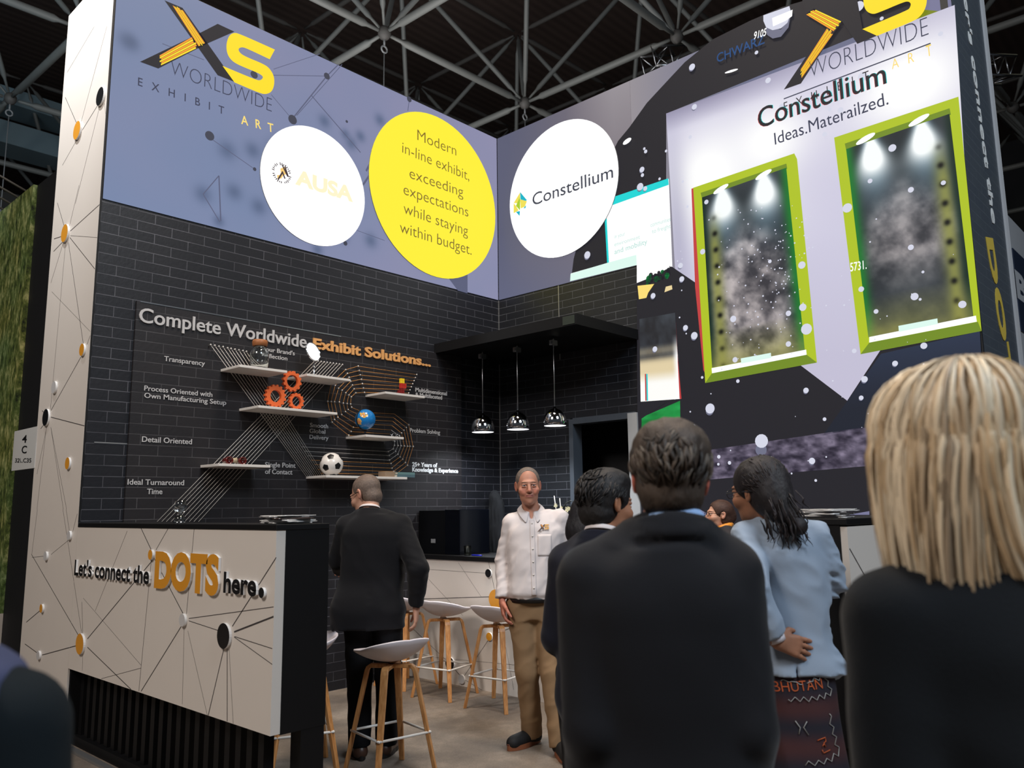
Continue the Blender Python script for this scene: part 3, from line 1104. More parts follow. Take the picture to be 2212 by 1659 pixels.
# ------------------------------------------------------------------ round light signs
def round_sign(name, label, c, r, frame, face, writing):
    """C: centre in wall coordinates, R: radius in metres"""
    base = frame(c[0], c[1] - r, 0.03)
    s = thing(name, label, 'sign', base)
    n = 72
    ring = [(c[0] + r * math.cos(2 * PI * k / n), c[1] + r * math.sin(2 * PI * k / n)) for k in range(n)]
    b = MB()
    b.add([frame(u, v, 0.014) for u, v in ring] + [frame(u, v, 0.024) for u, v in ring],
          [tuple((k, (k + 1) % n, n + (k + 1) % n, n + k)) for k in range(n)] + [tuple(range(n))], 0)
    b.build('rim', mat('grey_rim', (120, 120, 122), 0.5), s)
    b = MB()
    b.add([frame(u, v, 0.0245) for u, v in ring], [tuple(range(n))], 0)
    b.build('lit_face', face, s)
    writing(s, frame)
    return s


def wr_ausa(s, fr):
    t = MB()
    put_text(t, 'AUSA', L2(634, 398), L2(759, 437), 0.145, fr, 0, 0.045, 0.0262)
    t.build('lettering', emat('pale_yellow_print', (255, 246, 206), 1.0), s)
    t = MB()
    cc = np.array(L2(605, 376))
    for k in range(30):
        a = 2 * PI * k / 30 + 0.1
        if k in (0, 9, 15, 23):
            continue
        d = np.array([math.cos(a), math.sin(a)])
        n = np.array([-d[1], d[0]])
        h = 0.007 + 0.003 * (k % 3)
        p = cc + d * 0.083
        t.add([fr(*(p + d * h + n * 0.004), 0.0262), fr(*(p + d * h - n * 0.004), 0.0262), fr(*(p - d * h - n * 0.004), 0.0262), fr(*(p - d * h + n * 0.005), 0.0262)], [(0, 1, 2, 3)], 0)
    for a, b in (((606, 358), (618, 383)), ((612, 362), (619, 384)), ((606, 372), (612, 388)), ((597, 390), (606, 375))):
        fline(t, a, b, 0.014, L2, fr, 0, 0.0268)
    fpoly(t, [(602, 366), (612, 362), (617, 378), (609, 380), (604, 388), (596, 386), (603, 376)], L2, fr, 1, 0.0262)
    fpoly(t, [(595, 380), (602, 380), (600, 388), (596, 388)], L2, fr, 1, 0.0262)
    t.build('emblem', [emat('emblem_dark', (70, 56, 60)), emat('emblem_gold', (246, 204, 120))], s)


def wr_yellow(s, fr):
    ink_ = mat('brown_print', (104, 84, 20), 0.6)
    for txt, a, b in (('Modern', (898, 304), (982, 338)), ('in-line exhibit,', (865, 331), (1010, 392)), ('exceeding', (881, 386), (997, 427)),
                      ('expectations', (868, 421), (1008, 470)), ('while staying', (868, 462), (1007, 511)), ('within budget.', (860, 503), (1015, 552))):
        t = MB()
        put_text(t, txt, L2(*a), L2(*b), 0.112, fr, 0, -0.008, 0.0262)
        t.build('lettering', ink_, s)


def wr_white(s, fr):
    t = MB()
    put_text(t, 'Constellium', R2(1154, 446), R2(1328, 385), 0.135, fr, 0, 0.004, 0.0262)
    t.build('lettering', emat('slate_print', (66, 70, 84)), s)
    t = MB()
    fpoly(t, [(1127, 416), (1142, 434), (1128, 440)], R2, fr, 0, 0.0262)
    fpoly(t, [(1127, 417), (1127, 441), (1113, 440)], R2, fr, 1, 0.0262)
    fpoly(t, [(1127, 432), (1142, 436), (1137, 448), (1128, 452)], R2, fr, 1, 0.0264)
    fpoly(t, [(1127, 426), (1127, 456), (1118, 446)], R2, fr, 2, 0.0268)
    fpoly(t, [(1140, 444), (1139, 451), (1134, 452)], R2, fr, 0, 0.0268)
    fpoly(t, [(1118, 459), (1127, 457), (1126, 468)], R2, fr, 0, 0.0268)
    fpoly(t, [(1113, 440), (1118, 446), (1124, 456), (1113, 462)], R2, fr, 1, 0.0262)
    t.build('emblem', [emat('emblem_cyan', (10, 180, 200)), emat('emblem_yellow', (240, 224, 90)), emat('emblem_green', (170, 206, 50))], s)


round_sign('round_sign', 'glowing white round sign with pale yellow lettering beside the yellow sign', (3.893, 4.381), 0.545, F_LEFT, emat('white_light_face', (255, 255, 255), 1.25), wr_ausa)
round_sign('round_sign', 'large glowing yellow round sign with six lines of thin dark lettering', (5.350, 4.706), 0.868, F_LEFT, emat('yellow_light_face', (255, 240, 58), 1.0), wr_yellow)
round_sign('round_sign', 'glowing white round sign with dark lettering and a small cyan and yellow crystal', (-5.063, 4.784), 0.728, F_RIGHT, emat('white_light_face', (255, 255, 255), 1.25), wr_white)

# ------------------------------------------------------------------ white counter and column with dots
def wall_dots(spec, plane, frame, parent, thick=0.015):
    """round acrylic dots glued on a panel: (x, y, half height in pixels, colour)"""
    for x, y, r, c in spec:
        ctr = plane(x, y)
        rad = abs(plane(x, y + r)[1] - plane(x, y - r)[1]) / 2
        o = MB()
        n = 28
        ring = [(ctr[0] + rad * math.cos(2 * PI * k / n), ctr[1] + rad * math.sin(2 * PI * k / n)) for k in range(n)]
        o.add([frame(u, v, 0.0005) for u, v in ring] + [frame(u, v, thick) for u, v in ring],
              [(k, (k + 1) % n, n + (k + 1) % n, n + k) for k in range(n)], 1)
        o.add([frame(u, v, thick + 0.0003) for u, v in ring], [tuple(range(n))], 0)
        o = o.build('dot', [M[c], M['edge']], parent)
        o['label'] = {'orange': 'orange round dot', 'ink': 'black round dot', 'grey_dot': 'pale grey round dot'}[c]


def raised_text(name, parent, txt, a, b, cap, frame, m, bold, extr=0.014, depth=0.001, label=None, **kw):
    t = MB()
    put_text(t, txt, a, b, cap, frame, 0, bold, depth, extr, **kw)
    for i, f in enumerate(t.f):
        pass
    # faces towards the viewer get the letter colour, sides and back the foam edge
    v = np.array(t.v)
    e = frame(0, 0, 1.0)
    o0 = frame(0, 0, 0.0)
    n = np.array(e) - np.array(o0)
    for i, f in enumerate(t.f):
        p = v[list(f)]
        h = (p - np.array(o0)) @ n
        t.m[i] = 0 if h.min() > depth + extr * 0.9 else 1
    o = t.build(name, [m, M['edge']], parent)
    if label:
        o['label'] = label
    return o


COLUMN_LINES = '''204 57 145 157 1;231 57 175 265 1;141 210 167 269 2;212 226 178 281 2;166 302 135 357 1;214 236 163 440 1;226 223 229 255 1;171 400 150 489 1;
124 438 139 489 2;117 516 135 510 2;116 543 136 522 2;215 442 152 499 2;152 509 210 513 0;151 513 205 581 2;137 524 110 611 1;142 524 109 885 1;148 524 180 742 2;112 630 195 716 0;
195 725 188 744 1;175 771 110 887 2;110 901 183 920 2;91 887 97 893 2;88 926 95 917 2;101 923 80 1024 1;110 923 137 1100 1;110 923 144 1100 1;100 927 80 1100 1;
81 1100 69 1196 1;136 1100 177 1370 1;143 1100 150 1147 1;167 1110 157 1149 1;68 1197 170 1373 2;69 1204 98 1201 0;110 1198 148 1167 0;57 1344 89 1317 2;54 1391 83 1412 2;91 1415 168 1394 2'''
COUNTER_LINES = '''177 1300 179 1370 1;180 1292 305 1437 0;275 1147 206 1319 0;180 1392 170 1384 1;189 1380 329 1211 2;302 1135 327 1188 2;366 1137 337 1188 1;420 1138 403 1326 1;330 1200 396 1326 2;
327 1211 300 1493 1;393 1351 305 1493 2;408 1336 591 1311 1;408 1341 475 1363 1;406 1363 448 1545 0;398 1356 394 1521 0;502 1353 597 1204 2;506 1365 591 1332 3;507 1375 588 1401 1;
506 1376 588 1435 1;484 1400 450 1545 2;491 1401 491 1558 2;495 1401 504 1563 0;189 1398 283 1489 2;179 1413 178 1449 0;219 1466 305 1443 0'''
LW = (0.0022, 0.0035, 0.0055, 0.008)


def panel_lines(mb, txt, plane, frame, w, mi=1, umin=-99.0, umax=99.0):
    for s in txt.replace('\n', '').split(';'):
        a, b, c, d, k = map(float, s.split())
        p, q = np.array(plane(a, b)), np.array(plane(c, d))
        if p[0] > q[0]:
            p, q = q, p
        if q[0] <= umin or p[0] >= umax:
            continue
        e = q - p
        if p[0] < umin:
            p = p + e * (umin - p[0]) / e[0]
        if q[0] > umax:
            q = p + (q - p) * (umax - p[0]) / (q[0] - p[0])
        fline(mb, tuple(p), tuple(q), LW[int(k)], raw2, frame, mi, w)


# column: the white face of the storage wall's end
zc_t = 5.655
col = thing('display_column', 'tall white column wall with orange and black dots joined by thin lines', 'column', (XC + 0.03, 6.49, 0))
c_ = MB().box((XC, YL + 0.0004, 0.0), (XC + 0.0125, 6.985, zc_t))
panel_lines(c_, COLUMN_LINES + ';' + COUNTER_LINES, C2, F_CNT, 0.0008, 1, -99, -YL - 0.002)
c_.build('column_panel', [M['white'], M['line']], col)
MB().box((XC + 0.0005, YL - 0.004, 1.442), (XC + 0.0120, YL + 0.0002, zc_t)).build('edge_strip', M['black'], col)
wall_dots(((220, 209.6, 18, 'ink'), (170, 282.6, 18, 'orange'), (143.4, 504.6, 18, 'orange'), (181, 756, 13, 'orange'), (120, 837, 13, 'grey_dot'), (102.5, 902, 18, 'ink'),
           (150, 1001, 13, 'orange'), (152.7, 1156.6, 10, 'grey_dot'), (102, 1201, 10, 'grey_dot'), (93.4, 1314, 9.5, 'orange'), (86.6, 1415, 10, 'grey_dot')), C2, F_CNT, col)

# front counter
ct = thing('bar_counter', 'white bar counter with raised orange and black lettering and black end, on dark slats', 'counter', (2.25, 4.7, 0))
ZB, ZK = 0.487, 1.412
c_ = MB().box((XC, 3.475, ZB), (XC + 0.05, YL - 0.0006, ZK))
panel_lines(c_, COUNTER_LINES + ';' + COLUMN_LINES, C2, F_CNT, 0.0008, 1, -YL + 0.002, 99)
c_.build('front_panel', [M['white'], M['line']], ct)
MB().box((XC - 0.004, 3.470, ZK), (2.394, YL - 0.011, 1.440)).build('counter_top', M['black'], ct, bevel=0.003)
MB().box((XC + 0.05, 3.473, ZB - 0.005), (2.395, YL - 0.011, ZK)).build('counter_body', M['black'], ct)
MB().box((2.262, 3.475, 0.0), (2.39, 3.56, ZB)).build('corner_post', M['black'], ct)
MB().box((2.15, 3.56, 0.0), (2.36, YL - 0.011, 0.06)).build('plinth', M['black'], ct)
yy = 3.66
while yy < 5.95:
    MB().box((2.18, yy, 0.06), (2.235, yy + 0.05, ZB)).build('slat', M['black'], ct)
    yy += 0.108
MB().box((2.25, 4.62, 0.13), (2.27, YL - 0.011, ZB)).box((2.116, YL - 0.014, 0.06), (2.394, YL - 0.011, ZB)).build('back_board', M['black'], ct)
wall_dots(((177, 1390.5, 23, 'orange'), (398.7, 1339, 14, 'grey_dot'), (488, 1373, 28, 'ink'), (330, 1198, 11, 'orange'), (570.5, 1280, 11.5, 'ink')), C2, F_CNT, ct)
cap0 = abs(C2(167, 1241)[1] - C2(167, 1207)[1])
a, b = C2(165, 1241), C2(327, 1260)
raised_text('lettering', ct, "Let's connect the", a, (b[0], a[1]), cap0, F_CNT, M['ink'], 0.028, label='raised black letters')
cap1 = abs(C2(345, 1264)[1] - C2(345, 1184)[1])
a, b = C2(338, 1264), C2(477, 1279)
raised_text('lettering', ct, 'DOTS', a, (b[0], a[1]), cap1, F_CNT, M['orange'], 0.055, label='raised orange letters')
cap2 = abs(C2(490, 1278)[1] - C2(490, 1232)[1])
a, b = C2(488, 1278), C2(559, 1286)
raised_text('lettering', ct, 'here', a, (b[0], a[1]), cap2, F_CNT, M['ink'], 0.03, label='raised black letters')
tag(MB().box((2.075, 1.0, 0.001), (2.115, YL + 1.0, 0.016)).build('trim_floor_edge', M['alu']), kind='structure')

# counter at the other side of the booth
c2 = thing('bar_counter', 'bar counter with plain black end and white side, beside the person in pale blue', 'counter', (4.9, 1.5, 0))
MB().box((3.58, YR + 0.03, 0.49), (XR - 0.04, 1.66, 1.412)).build('counter_body', M['black'], c2)
c_ = MB().box((3.585, YR, 0.49), (XR - 0.04, YR + 0.03, 1.405))
for a, b, wd in (((1835, 1185), (1880, 1265), 0.006), ((1880, 1265), (2050, 1200), 0.004), ((1990, 1130), (1900, 1250), 0.004), ((1850, 1330), (2000, 1260), 0.005)):
    fline(c_, a, b, wd, E2, F_END, 1, 0.0008)
c_.build('side_panel', [M['white'], M['line']], c2)
MB().box((3.575, YR - 0.004, 1.412), (XR - 0.04, 1.665, 1.44)).build('counter_top', M['black'], c2, bevel=0.003)
for i in range(12):
    MB().box((3.72 + 0.2 * i, 1.44, 0.0), (3.77 + 0.2 * i, 1.49, 0.49)).build('slat', M['black'], c2)
MB().box((3.60, 1.40, 0.0), (3.68, 1.60, 0.49)).build('corner_post', M['black'], c2)

# bar in the corner
XB = 5.027


def B2(x, y):
    p = on_x(x, y, XB)
    return (-p[1], p[2])


F_BAR = Frame(lambda u, v, w: (XB - w, -u, v))
bc = thing('back_bar', 'low white bar counter with black top, in the brick corner behind the stools', 'counter', (5.3, 4.9, 0))
c_ = MB().box((XB, 3.62, 0.0), (XB + 0.03, YL - 0.004, 1.055))
for a, b, k in (((925, 1230), (1050, 1238), 0), ((1055, 1212), (1070, 1280), 1), ((905, 1294), (1095, 1288), 2), ((886, 1352), (970, 1432), 1), ((975, 1437), (1000, 1466), 2),
                ((999, 1466), (1060, 1375), 1), ((1060, 1372), (1150, 1340), 1), ((990, 1215), (1040, 1290), 0), ((925, 1250), (1000, 1330), 0), ((940, 1420), (1130, 1438), 0), ((1000, 1466), (1090, 1520), 1), ((1075, 1305), (1110, 1490), 0)):
    fline(c_, a, b, LW[k], B2, F_BAR, 1, 0.0008)
c_.build('front_panel', [M['white'], M['line']], bc)
MB().box((XB + 0.03, 3.63, 0.0), (XB + 0.5, YL - 0.004, 1.055)).build('bar_body', M['black'], bc)
MB().box((XB - 0.015, 3.60, 1.055), (XB + 0.55, YL - 0.004, 1.095)).build('bar_top', M['black'], bc, bevel=0.003)
wall_dots(((1057, 1238, 9, 'ink'), (1073, 1294, 21, 'orange'), (1059, 1375, 9, 'orange'), (974, 1433, 14, 'ink'), (999, 1467, 10, 'grey_dot'), (1120, 1330, 9, 'ink')), B2, F_BAR, bc)

# ------------------------------------------------------------------ graphic board with the string picture
YB = 5.976


def G2(x, y):
    p = on_y(x, y, YB)
    return (p[0], p[2])


F_BRD = Frame(lambda u, v, w: (u, YB - w, v))
gb = thing('graphic_board', 'wide dark board on the bricks with captions and a picture made of taut strings', 'board', (4.05, YB, 1.15))
MB().box((2.395, YB, 1.15), (5.69, YL - 0.001, 3.052)).build('board', brick_mat('charcoal_brick_print', (27, 25, 28), (33, 30, 32), (74, 72, 74), (0, 2), 0.5), gb)
MB().box((2.42, YB - 0.003, 3.046), (4.2, YB, 3.053)).build('top_edge', M['steel'], gb)


def caption(txt, x0, y0, x1, y1, cap_px, m=None, bold=0.010, extr=0.004, name='caption', label=None):
    a, b = G2(x0, y0), G2(x1, y1)
    z = (a[1] + b[1]) / 2
    cap = abs(G2(x0, y0)[1] - G2(x0, y0 - cap_px)[1]) * 0.5 + 0.5 * abs(G2(x1, y1)[1] - G2(x1, y1 - cap_px)[1])
    o = MB()
    put_text(o, txt, (a[0], z), (b[0], z), cap, F_BRD, 0, bold, 0.0008, extr)
    o = o.build(name, m or M['grey_text'], gb)
    if label:
        o['label'] = label


caption('Complete Worldwide', 299, 697, 661, 750, 29, M['grey_text'], 0.012, 0.010, 'heading', 'large pale grey letters')
caption('Exhibit Solutions...', 675, 752, 929, 792, 21.5, M['tan_text'], 0.034, 0.012, 'heading', 'bold tan letters')
for t_ in (('Transparency', 354, 781, 442, 789, 10.6), ("Your Brand's", 565, 758, 636, 767, 9), ('Reflection', 566, 771, 620, 779, 9),
           ('Process Oriented with', 311, 844, 458, 857, 10.6), ('Own Manufacturing Setup', 311, 860, 488, 874, 10.6), ('Detail Oriented', 306, 955, 414, 959, 11.7),
           ('Ideal Turnaround', 275, 1047, 397, 1048, 11.7), ('Time', 317, 1067, 350, 1067.6, 11.7), ('Single Point', 572, 1009, 638, 1010, 10.3), ('of Contact', 572, 1023.5, 631, 1025, 10.3),
           ('Smooth', 669, 922.6, 708, 925, 9), ('Global', 668, 935, 702, 937, 9), ('Delivery', 668, 948, 709, 950.5, 9), ('Multidimensional', 897, 847, 965, 853.5, 8.7),
           ('& Multifaceted', 897, 856.6, 954.5, 863, 8.7), ('Problem Solving', 885, 934, 950, 938, 8.7)):
    caption(*t_)
caption('25+ Years of', 890, 1008, 944, 1008.8, 9.3, mat('lamplit_acrylic_letter', (216, 220, 224), 0.5), 0.03)  # paler than the other captions: the pendant lamp's light put into the colour
caption('Knowledge & Experience', 890, 1019, 989, 1021, 9.3, mat('lamplit_acrylic_letter', (216, 220, 224), 0.5), 0.03)  # same lamplight in the letter colour

# strings stretched between pins, 3 cm in front of the board
SW = 0.03


def q3(x, y):
    return (640 + x / 5.1833, 720 + y / 5.1833)


pin_me = None


def pin(p2):
    global pin_me
    p = F_BRD(p2[0], p2[1], 0.0)
    if pin_me is None:
        o = MB().lathe([(0.0035, 0), (0.0035, 0.026), (0.0075, 0.027), (0.008, 0.033), (0.005, 0.038), (0, 0.039)], (0, 0, 0), 8, 0, (0, -1, 0)).build('pin', M['pin'], gb, local=True)
        pin_me = o.data
    else:
        o = bpy.data.objects.new('pin', pin_me)
        o.parent = gb
        COL.objects.link(o)
    o.location = Vector(p) - gb.location


def string(pts, m, r=0.0021):
    MB().tube([F_BRD(a, b, SW) for a, b in pts], r, 5).build('string', m, gb)


tl = [(1050, 590), (1105, 600), (1160, 612), (1215, 618), (1275, 632), (1320, 640), (1372, 650), (1425, 660), (1478, 668), (1525, 680)]
for i, (x, y) in enumerate(tl):
    a = G2(280 + x / 6.1444, 650 + y / 6.1444)
    b = G2(657 + 4.4 * i, 1029)
    string([a, b], M['string'])
    pin(a)
for i in range(10):
    a = G2(676 + 6.6 * i, 780 + 0.95 * i)
    b = G2(335.6 + 9.9 * i, 1127)
    string([a, b], M['string'], 0.0023)
    pin(a)


def lerp7(p0, p6, mid=None):
    if mid is not None:
        return mid
    return [(p0[0] + (p6[0] - p0[0]) * k / 6, p0[1] + (p6[1] - p0[1]) * k / 6) for k in range(7)]


SN = [lerp7((1325, 467), (1235, 673)), lerp7((670, 373), (740, 667)), lerp7((530, 412), (643, 672)),
      [(372, 562), (412, 590), (450, 622), (490, 643), (530, 672), (565, 697), (593, 717)], [(328, 765), (367, 768), (405, 772), (458, 775), (502, 787), (545, 792), (585, 797)],
      [(378, 998), (405, 970), (443, 945), (485, 915), (528, 883), (557, 858), (595, 832)], [(563, 1145), (590, 1103), (615, 1057), (640, 1010), (668, 965), (700, 925), (735, 890)],
      [(1018, 1175), (1028, 1130), (1038, 1085), (1048, 1035), (1058, 987), (1066, 947), (1073, 905)], lerp7((1078, 1212), (1235, 1027)),
      [(1075, 1258), (1115, 1260), (1150, 1263), (1187, 1265), (1222, 1267), (1250, 1268), (1285, 1270)], [(1060, 1297), (1087, 1325), (1113, 1357), (1137, 1387), (1167, 1412), (1197, 1450), (1220, 1480)],
      [(1007, 1327), (1017, 1370), (1020, 1422), (1037, 1460), (1047, 1512), (1066, 1548), (1090, 1580)], [(40, 1273), (72, 1323), (107, 1373), (145, 1422), (180, 1470), (215, 1525), (250, 1570)]]
for k in range(7):
    pts = [G2(*q3(*SN[j][k])) for j in range(13)]
    string(pts[:8], M['ostring'], 0.0018)
    string(pts[7:], M['string'] if k < 3 else M['ostring'], 0.0016)
    for j in (0, 1, 2, 3, 4, 5, 6, 8, 9, 10, 11):
        pin(pts[j])

# ------------------------------------------------------------------ shelves on the board and what stands on them
SHELF = dict(jar=(3.07, 3.485, 2.598), mirror=(3.668, 4.10, 2.596), gear=(3.241, 3.973, 2.298), glass=(2.939, 3.362, 1.838), cube=(4.48, 4.94, 2.526), globe=(4.272, 4.693, 2.130), ball=(3.875, 4.736, 1.772))
SN_LABEL = dict(jar='white wall shelf carrying the glass jar with brown lid', mirror='white wall shelf carrying the round mirror on a rod', gear='long white wall shelf under the orange gears',
                glass='lowest visible white wall shelf under small dark red binoculars', cube='white wall shelf carrying small yellow and red cubes', globe='white wall shelf under the blue globe', ball='long white wall shelf under the football and books')
YF = 5.680
TH = 0.020
for k, (x0, x1, z) in SHELF.items():
    s = MB().box((x0, YF, z), (x1, YB - 0.001, z + TH)).build('wall_shelf', M['shelf'], bevel=0.002)
    tag(s, SN_LABEL[k], 'shelf', 'white shelves on the graphic board')


def at_shelf(k, px_x, depth):
    """x of a thing seen at PX_X standing DEPTH in front of the board on shelf K, and the shelf's top"""
    z = SHELF[k][2] + TH
    return on_y(px_x, 900, depth)[0], z


glass = mat('clear_glass', (245, 250, 250), 0.03, trans=1.0, ior=1.45)

# jar
x, z = at_shelf('jar', 556, 5.80)
jar = thing('glass_jar', 'clear glass jar with a brown cork lid on a white wall shelf', 'jar', (x, 5.80, z))
h = on_y(556, 748, 5.80)[2] - z
MB().lathe([(0.0, 0.001), (0.066, 0.001), (0.074, 0.012), (0.075, h * 0.66), (0.068, h * 0.8), (0.052, h * 0.9), (0.052, h), (0.049, h), (0.049, h * 0.9), (0.064, h * 0.79),
            (0.071, h * 0.65), (0.070, 0.014), (0.0, 0.008)], (0, 0, 0), 32).build('jar_body', glass, jar, local=True)
MB().lathe([(0.0, h), (0.048, h), (0.058, h + 0.006), (0.060, h + 0.04), (0.054, h + 0.052), (0.0, h + 0.053)], (0, 0, 0), 28).build('lid', mat('brown_cork', (150, 92, 52), 0.5, vary=0.2, bscale=40), jar, local=True)

# round mirror on a rod, turned towards the bright video wall
x, z = at_shelf('mirror', 676, 5.80)
mp = on_y(676, 760, 5.80)
mir = thing('round_mirror', 'round table mirror on a thin rod reflecting bright white light', 'mirror', (x, 5.80, z))
MB().lathe([(0.05, 0), (0.05, 0.006), (0.008, 0.012), (0.005, 0.03), (0.005, mp[2] - z - 0.08), (0, mp[2] - z - 0.08)], (0, 0, 0), 20).build('stand', M['chrome'], mir, local=True)
tgt = np.array(on_x(1228, 498, XR))
d1 = CAM_O - mp
d1 /= np.linalg.norm(d1)
d2 = tgt - mp
d2 /= np.linalg.norm(d2)
nrm = d1 + d2
nrm /= np.linalg.norm(nrm)
rm = 0.080
MB().lathe([(rm, -0.006), (rm + 0.004, -0.003), (rm + 0.004, 0.006), (rm, 0.008), (rm, 0.004), (0.0, 0.004)], mp, 40, 0, nrm).build('mirror_frame', M['chrome'], mir)
MB().lathe([(0.0, 0.0055), (rm, 0.005)], mp, 40, 0, nrm, smooth=False).build('mirror_glass', mat('mirror_silver', (250, 250, 250), 0.02, metal=1.0), mir)

# three orange gears
gm = mat('orange_painted_wood', (214, 96, 44), 0.55, vary=0.08, bscale=20)


def gear(mb, c, R, hole, teeth, th, rot=0.0):
    n = teeth * 8
    out, inn = [], []
    for k in range(n):
        a = 2 * PI * k / n + rot
        t = (k % 8) / 8
        r = R if t < 0.5 else R * 0.86
        out.append((c[0] + r * math.cos(a), c[2] + r * math.sin(a)))
        inn.append((c[0] + hole * math.cos(a), c[2] + hole * math.sin(a)))
    vs = [(u, c[1] - th / 2, v) for u, v in out] + [(u, c[1] - th / 2, v) for u, v in inn] + [(u, c[1] + th / 2, v) for u, v in out] + [(u, c[1] + th / 2, v) for u, v in inn]
    fs = []
    for k in range(n):
        j = (k + 1) % n
        fs += [(k, j, n + j, n + k), (2 * n + j, 2 * n + k, 3 * n + k, 3 * n + j), (j, k, 2 * n + k, 2 * n + j), (n + k, n + j, 3 * n + j, 3 * n + k)]
    mb.add(vs, fs)


g1, g2, g3 = on_y(594, 856, 5.76), on_y(630, 824, 5.76), on_y(639, 868, 5.76)
sc1 = on_y(594, 856, 5.76)[2] - on_y(594, 857, 5.76)[2]
z = SHELF['gear'][2] + TH
R1 = g1[2] - z - 0.001
gr = thing('gear_sculpture', 'three interlocking orange wooden gears standing on a white wall shelf', 'gears', (g1[0] + 0.05, 5.76, z))
for c, R, hl, te, ro in ((g1, R1, R1 * 0.52, 15, 0.1), (g2, 23 * sc1, 23 * sc1 * 0.60, 12, 0.25), ((g3[0], g3[1], z + 18.6 * sc1 + 0.001), 18.6 * sc1, 18.6 * sc1 * 0.60, 12, 0.0)):
    o = MB()
    gear(o, c, R, hl, te, 0.03, ro)
    o.build('gear', gm, gr)

# little binoculars
x, z = at_shelf('glass', 505, 5.80)
bn = thing('binoculars', 'small dark red binoculars with a cream middle lying on a shelf', 'binoculars', (x, 5.80, z))
for sgn in (-1, 1):
    c = (sgn * 0.055, -0.02, 0.030)
    MB().lathe([(0.0, -0.03), (0.022, -0.03), (0.024, 0.01), (0.029, 0.03), (0.029, 0.05), (0.024, 0.05), (0.021, 0.03), (0.0, 0.028)], c, 20, 0, (0, -1, 0)).build('barrel', mat('dark_red_lacquer', (84, 22, 20), 0.18), bn, local=True)
MB().lathe([(0, -0.03), (0.022, -0.026), (0.016, 0.0), (0.022, 0.026), (0, 0.03)], (0, -0.015, 0.034), 16, 0, (1, 0, 0)).build('bridge', mat('cream_enamel', (176, 160, 132), 0.4), bn, local=True)

# coloured cubes
z = SHELF['cube'][2] + TH
x = on_y(866, 840, 5.78)[0]
cb = thing('cube_puzzle', 'stack of small red cubes topped by four yellow cubes on a shelf', 'toy', (x, 5.78, z))
cu = 0.0225
cells = [('yellow', 0, 5), ('yellow', 1, 5), ('yellow', 0, 6), ('yellow', 1, 6), ('red', 0, 3), ('red', 1, 3), ('red', 0, 4), ('red', 1, 4), ('red', 2, 3), ('red', 2, 4),
         ('dark', -1, 1), ('dark', 0, 1), ('dark', 1, 1), ('dark', 0, 2), ('dark', 1, 2), ('dark', -1, 0), ('dark', 0, 0), ('dark', 1, 0), ('dark', -2, 0)]
cm = dict(yellow=mat('yellow_plastic', (226, 190, 40), 0.35), red=mat('red_plastic', (170, 44, 36), 0.35), dark=mat('deep_red_plastic', (110, 26, 26), 0.35))
for c, i, j in cells:
    MB().box((i * cu - cu / 2 + 0.0008, -cu / 2, j * cu), ((i + 1) * cu - cu / 2 - 0.0008, cu / 2, (j + 1) * cu - 0.0012)).build('cube_' + c if False else c + '_block', cm[c], cb, local=True)

# globe
z = SHELF['globe'][2] + TH
gc = on_y(789, 906, 5.80)
rg = 22 * (on_y(789, 906, 5.80)[2] - on_y(789, 907, 5.80)[2])
gl = thing('globe', 'small blue desk globe on a black stand on a white wall shelf', 'globe', (gc[0], 5.80, z))
zg = gc[2] - z
gmt = bpy.data.materials.new('globe_map')
gmt.use_nodes = True
nt = gmt.node_tree
tc = nt.nodes.new('ShaderNodeTexCoord')
nz = nt.nodes.new('ShaderNodeTexNoise')
nz.inputs['Scale'].default_value = 11
nz.inputs['Detail'].default_value = 5
cr = nt.nodes.new('ShaderNodeValToRGB')
cr.color_ramp.interpolation = 'CONSTANT'
e = cr.color_ramp.elements
e[0].position, e[0].color = 0.0, lin((28, 112, 176))
e[1].position, e[1].color = 0.56, lin((206, 168, 70))
k = e.new(0.61)
k.color = lin((206, 128, 96))
k = e.new(0.66)
k.color = lin((96, 150, 86))
nt.links.new(tc.outputs['Object'], nz.inputs['Vector'])
nt.links.new(nz.outputs['Fac'], cr.inputs['Fac'])
nt.links.new(cr.outputs['Color'], nt.nodes['Principled BSDF'].inputs['Base Color'])
nt.nodes['Principled BSDF'].inputs['Roughness'].default_value = 0.2
prof = [(rg * math.sin(PI * i / 24), -rg * math.cos(PI * i / 24)) for i in range(25)]
MB().lathe(prof, (0, 0, zg), 36, 0, (0.35, 0.0, 0.94)).build('map_ball', gmt, gl, local=True)
arc = [(-(rg + 0.008) * math.cos(t) * 0.94 - 0.0, 0.0, zg + (rg + 0.008) * math.sin(t)) for t in np.linspace(1.0, -1.75, 20)]
MB().tube(arc, 0.0045, 6).build('meridian_arm', M['black'], gl, local=True)
MB().lathe([(0.0, 0), (0.052, 0), (0.05, 0.008), (0.016, 0.016), (0.008, 0.03), (0.008, zg - rg - 0.004), (0, zg - rg - 0.004)], (0, 0, 0), 24).build('stand', M['black'], gl, local=True)

# wire puzzle
x, z = at_shelf('globe', 854, 5.80)
wp = thing('wire_puzzle', 'small bent wire puzzle lying on the shelf beside the globe', 'puzzle', (x, 5.80, z))
o = MB()
o.tube([(-0.05, 0, 0.004), (-0.03, 0, 0.036), (0.0, 0, 0.042), (0.02, 0, 0.01), (-0.01, 0.02, 0.006), (-0.04, 0.01, 0.03)], 0.0026, 6)
o.tube([(0.0, 0.01, 0.004), (0.03, 0, 0.04), (0.06, 0, 0.03), (0.05, 0, 0.006), (0.02, 0, 0.016)], 0.0026, 6)
o.build('bent_wire', M['steel'], wp, local=True)

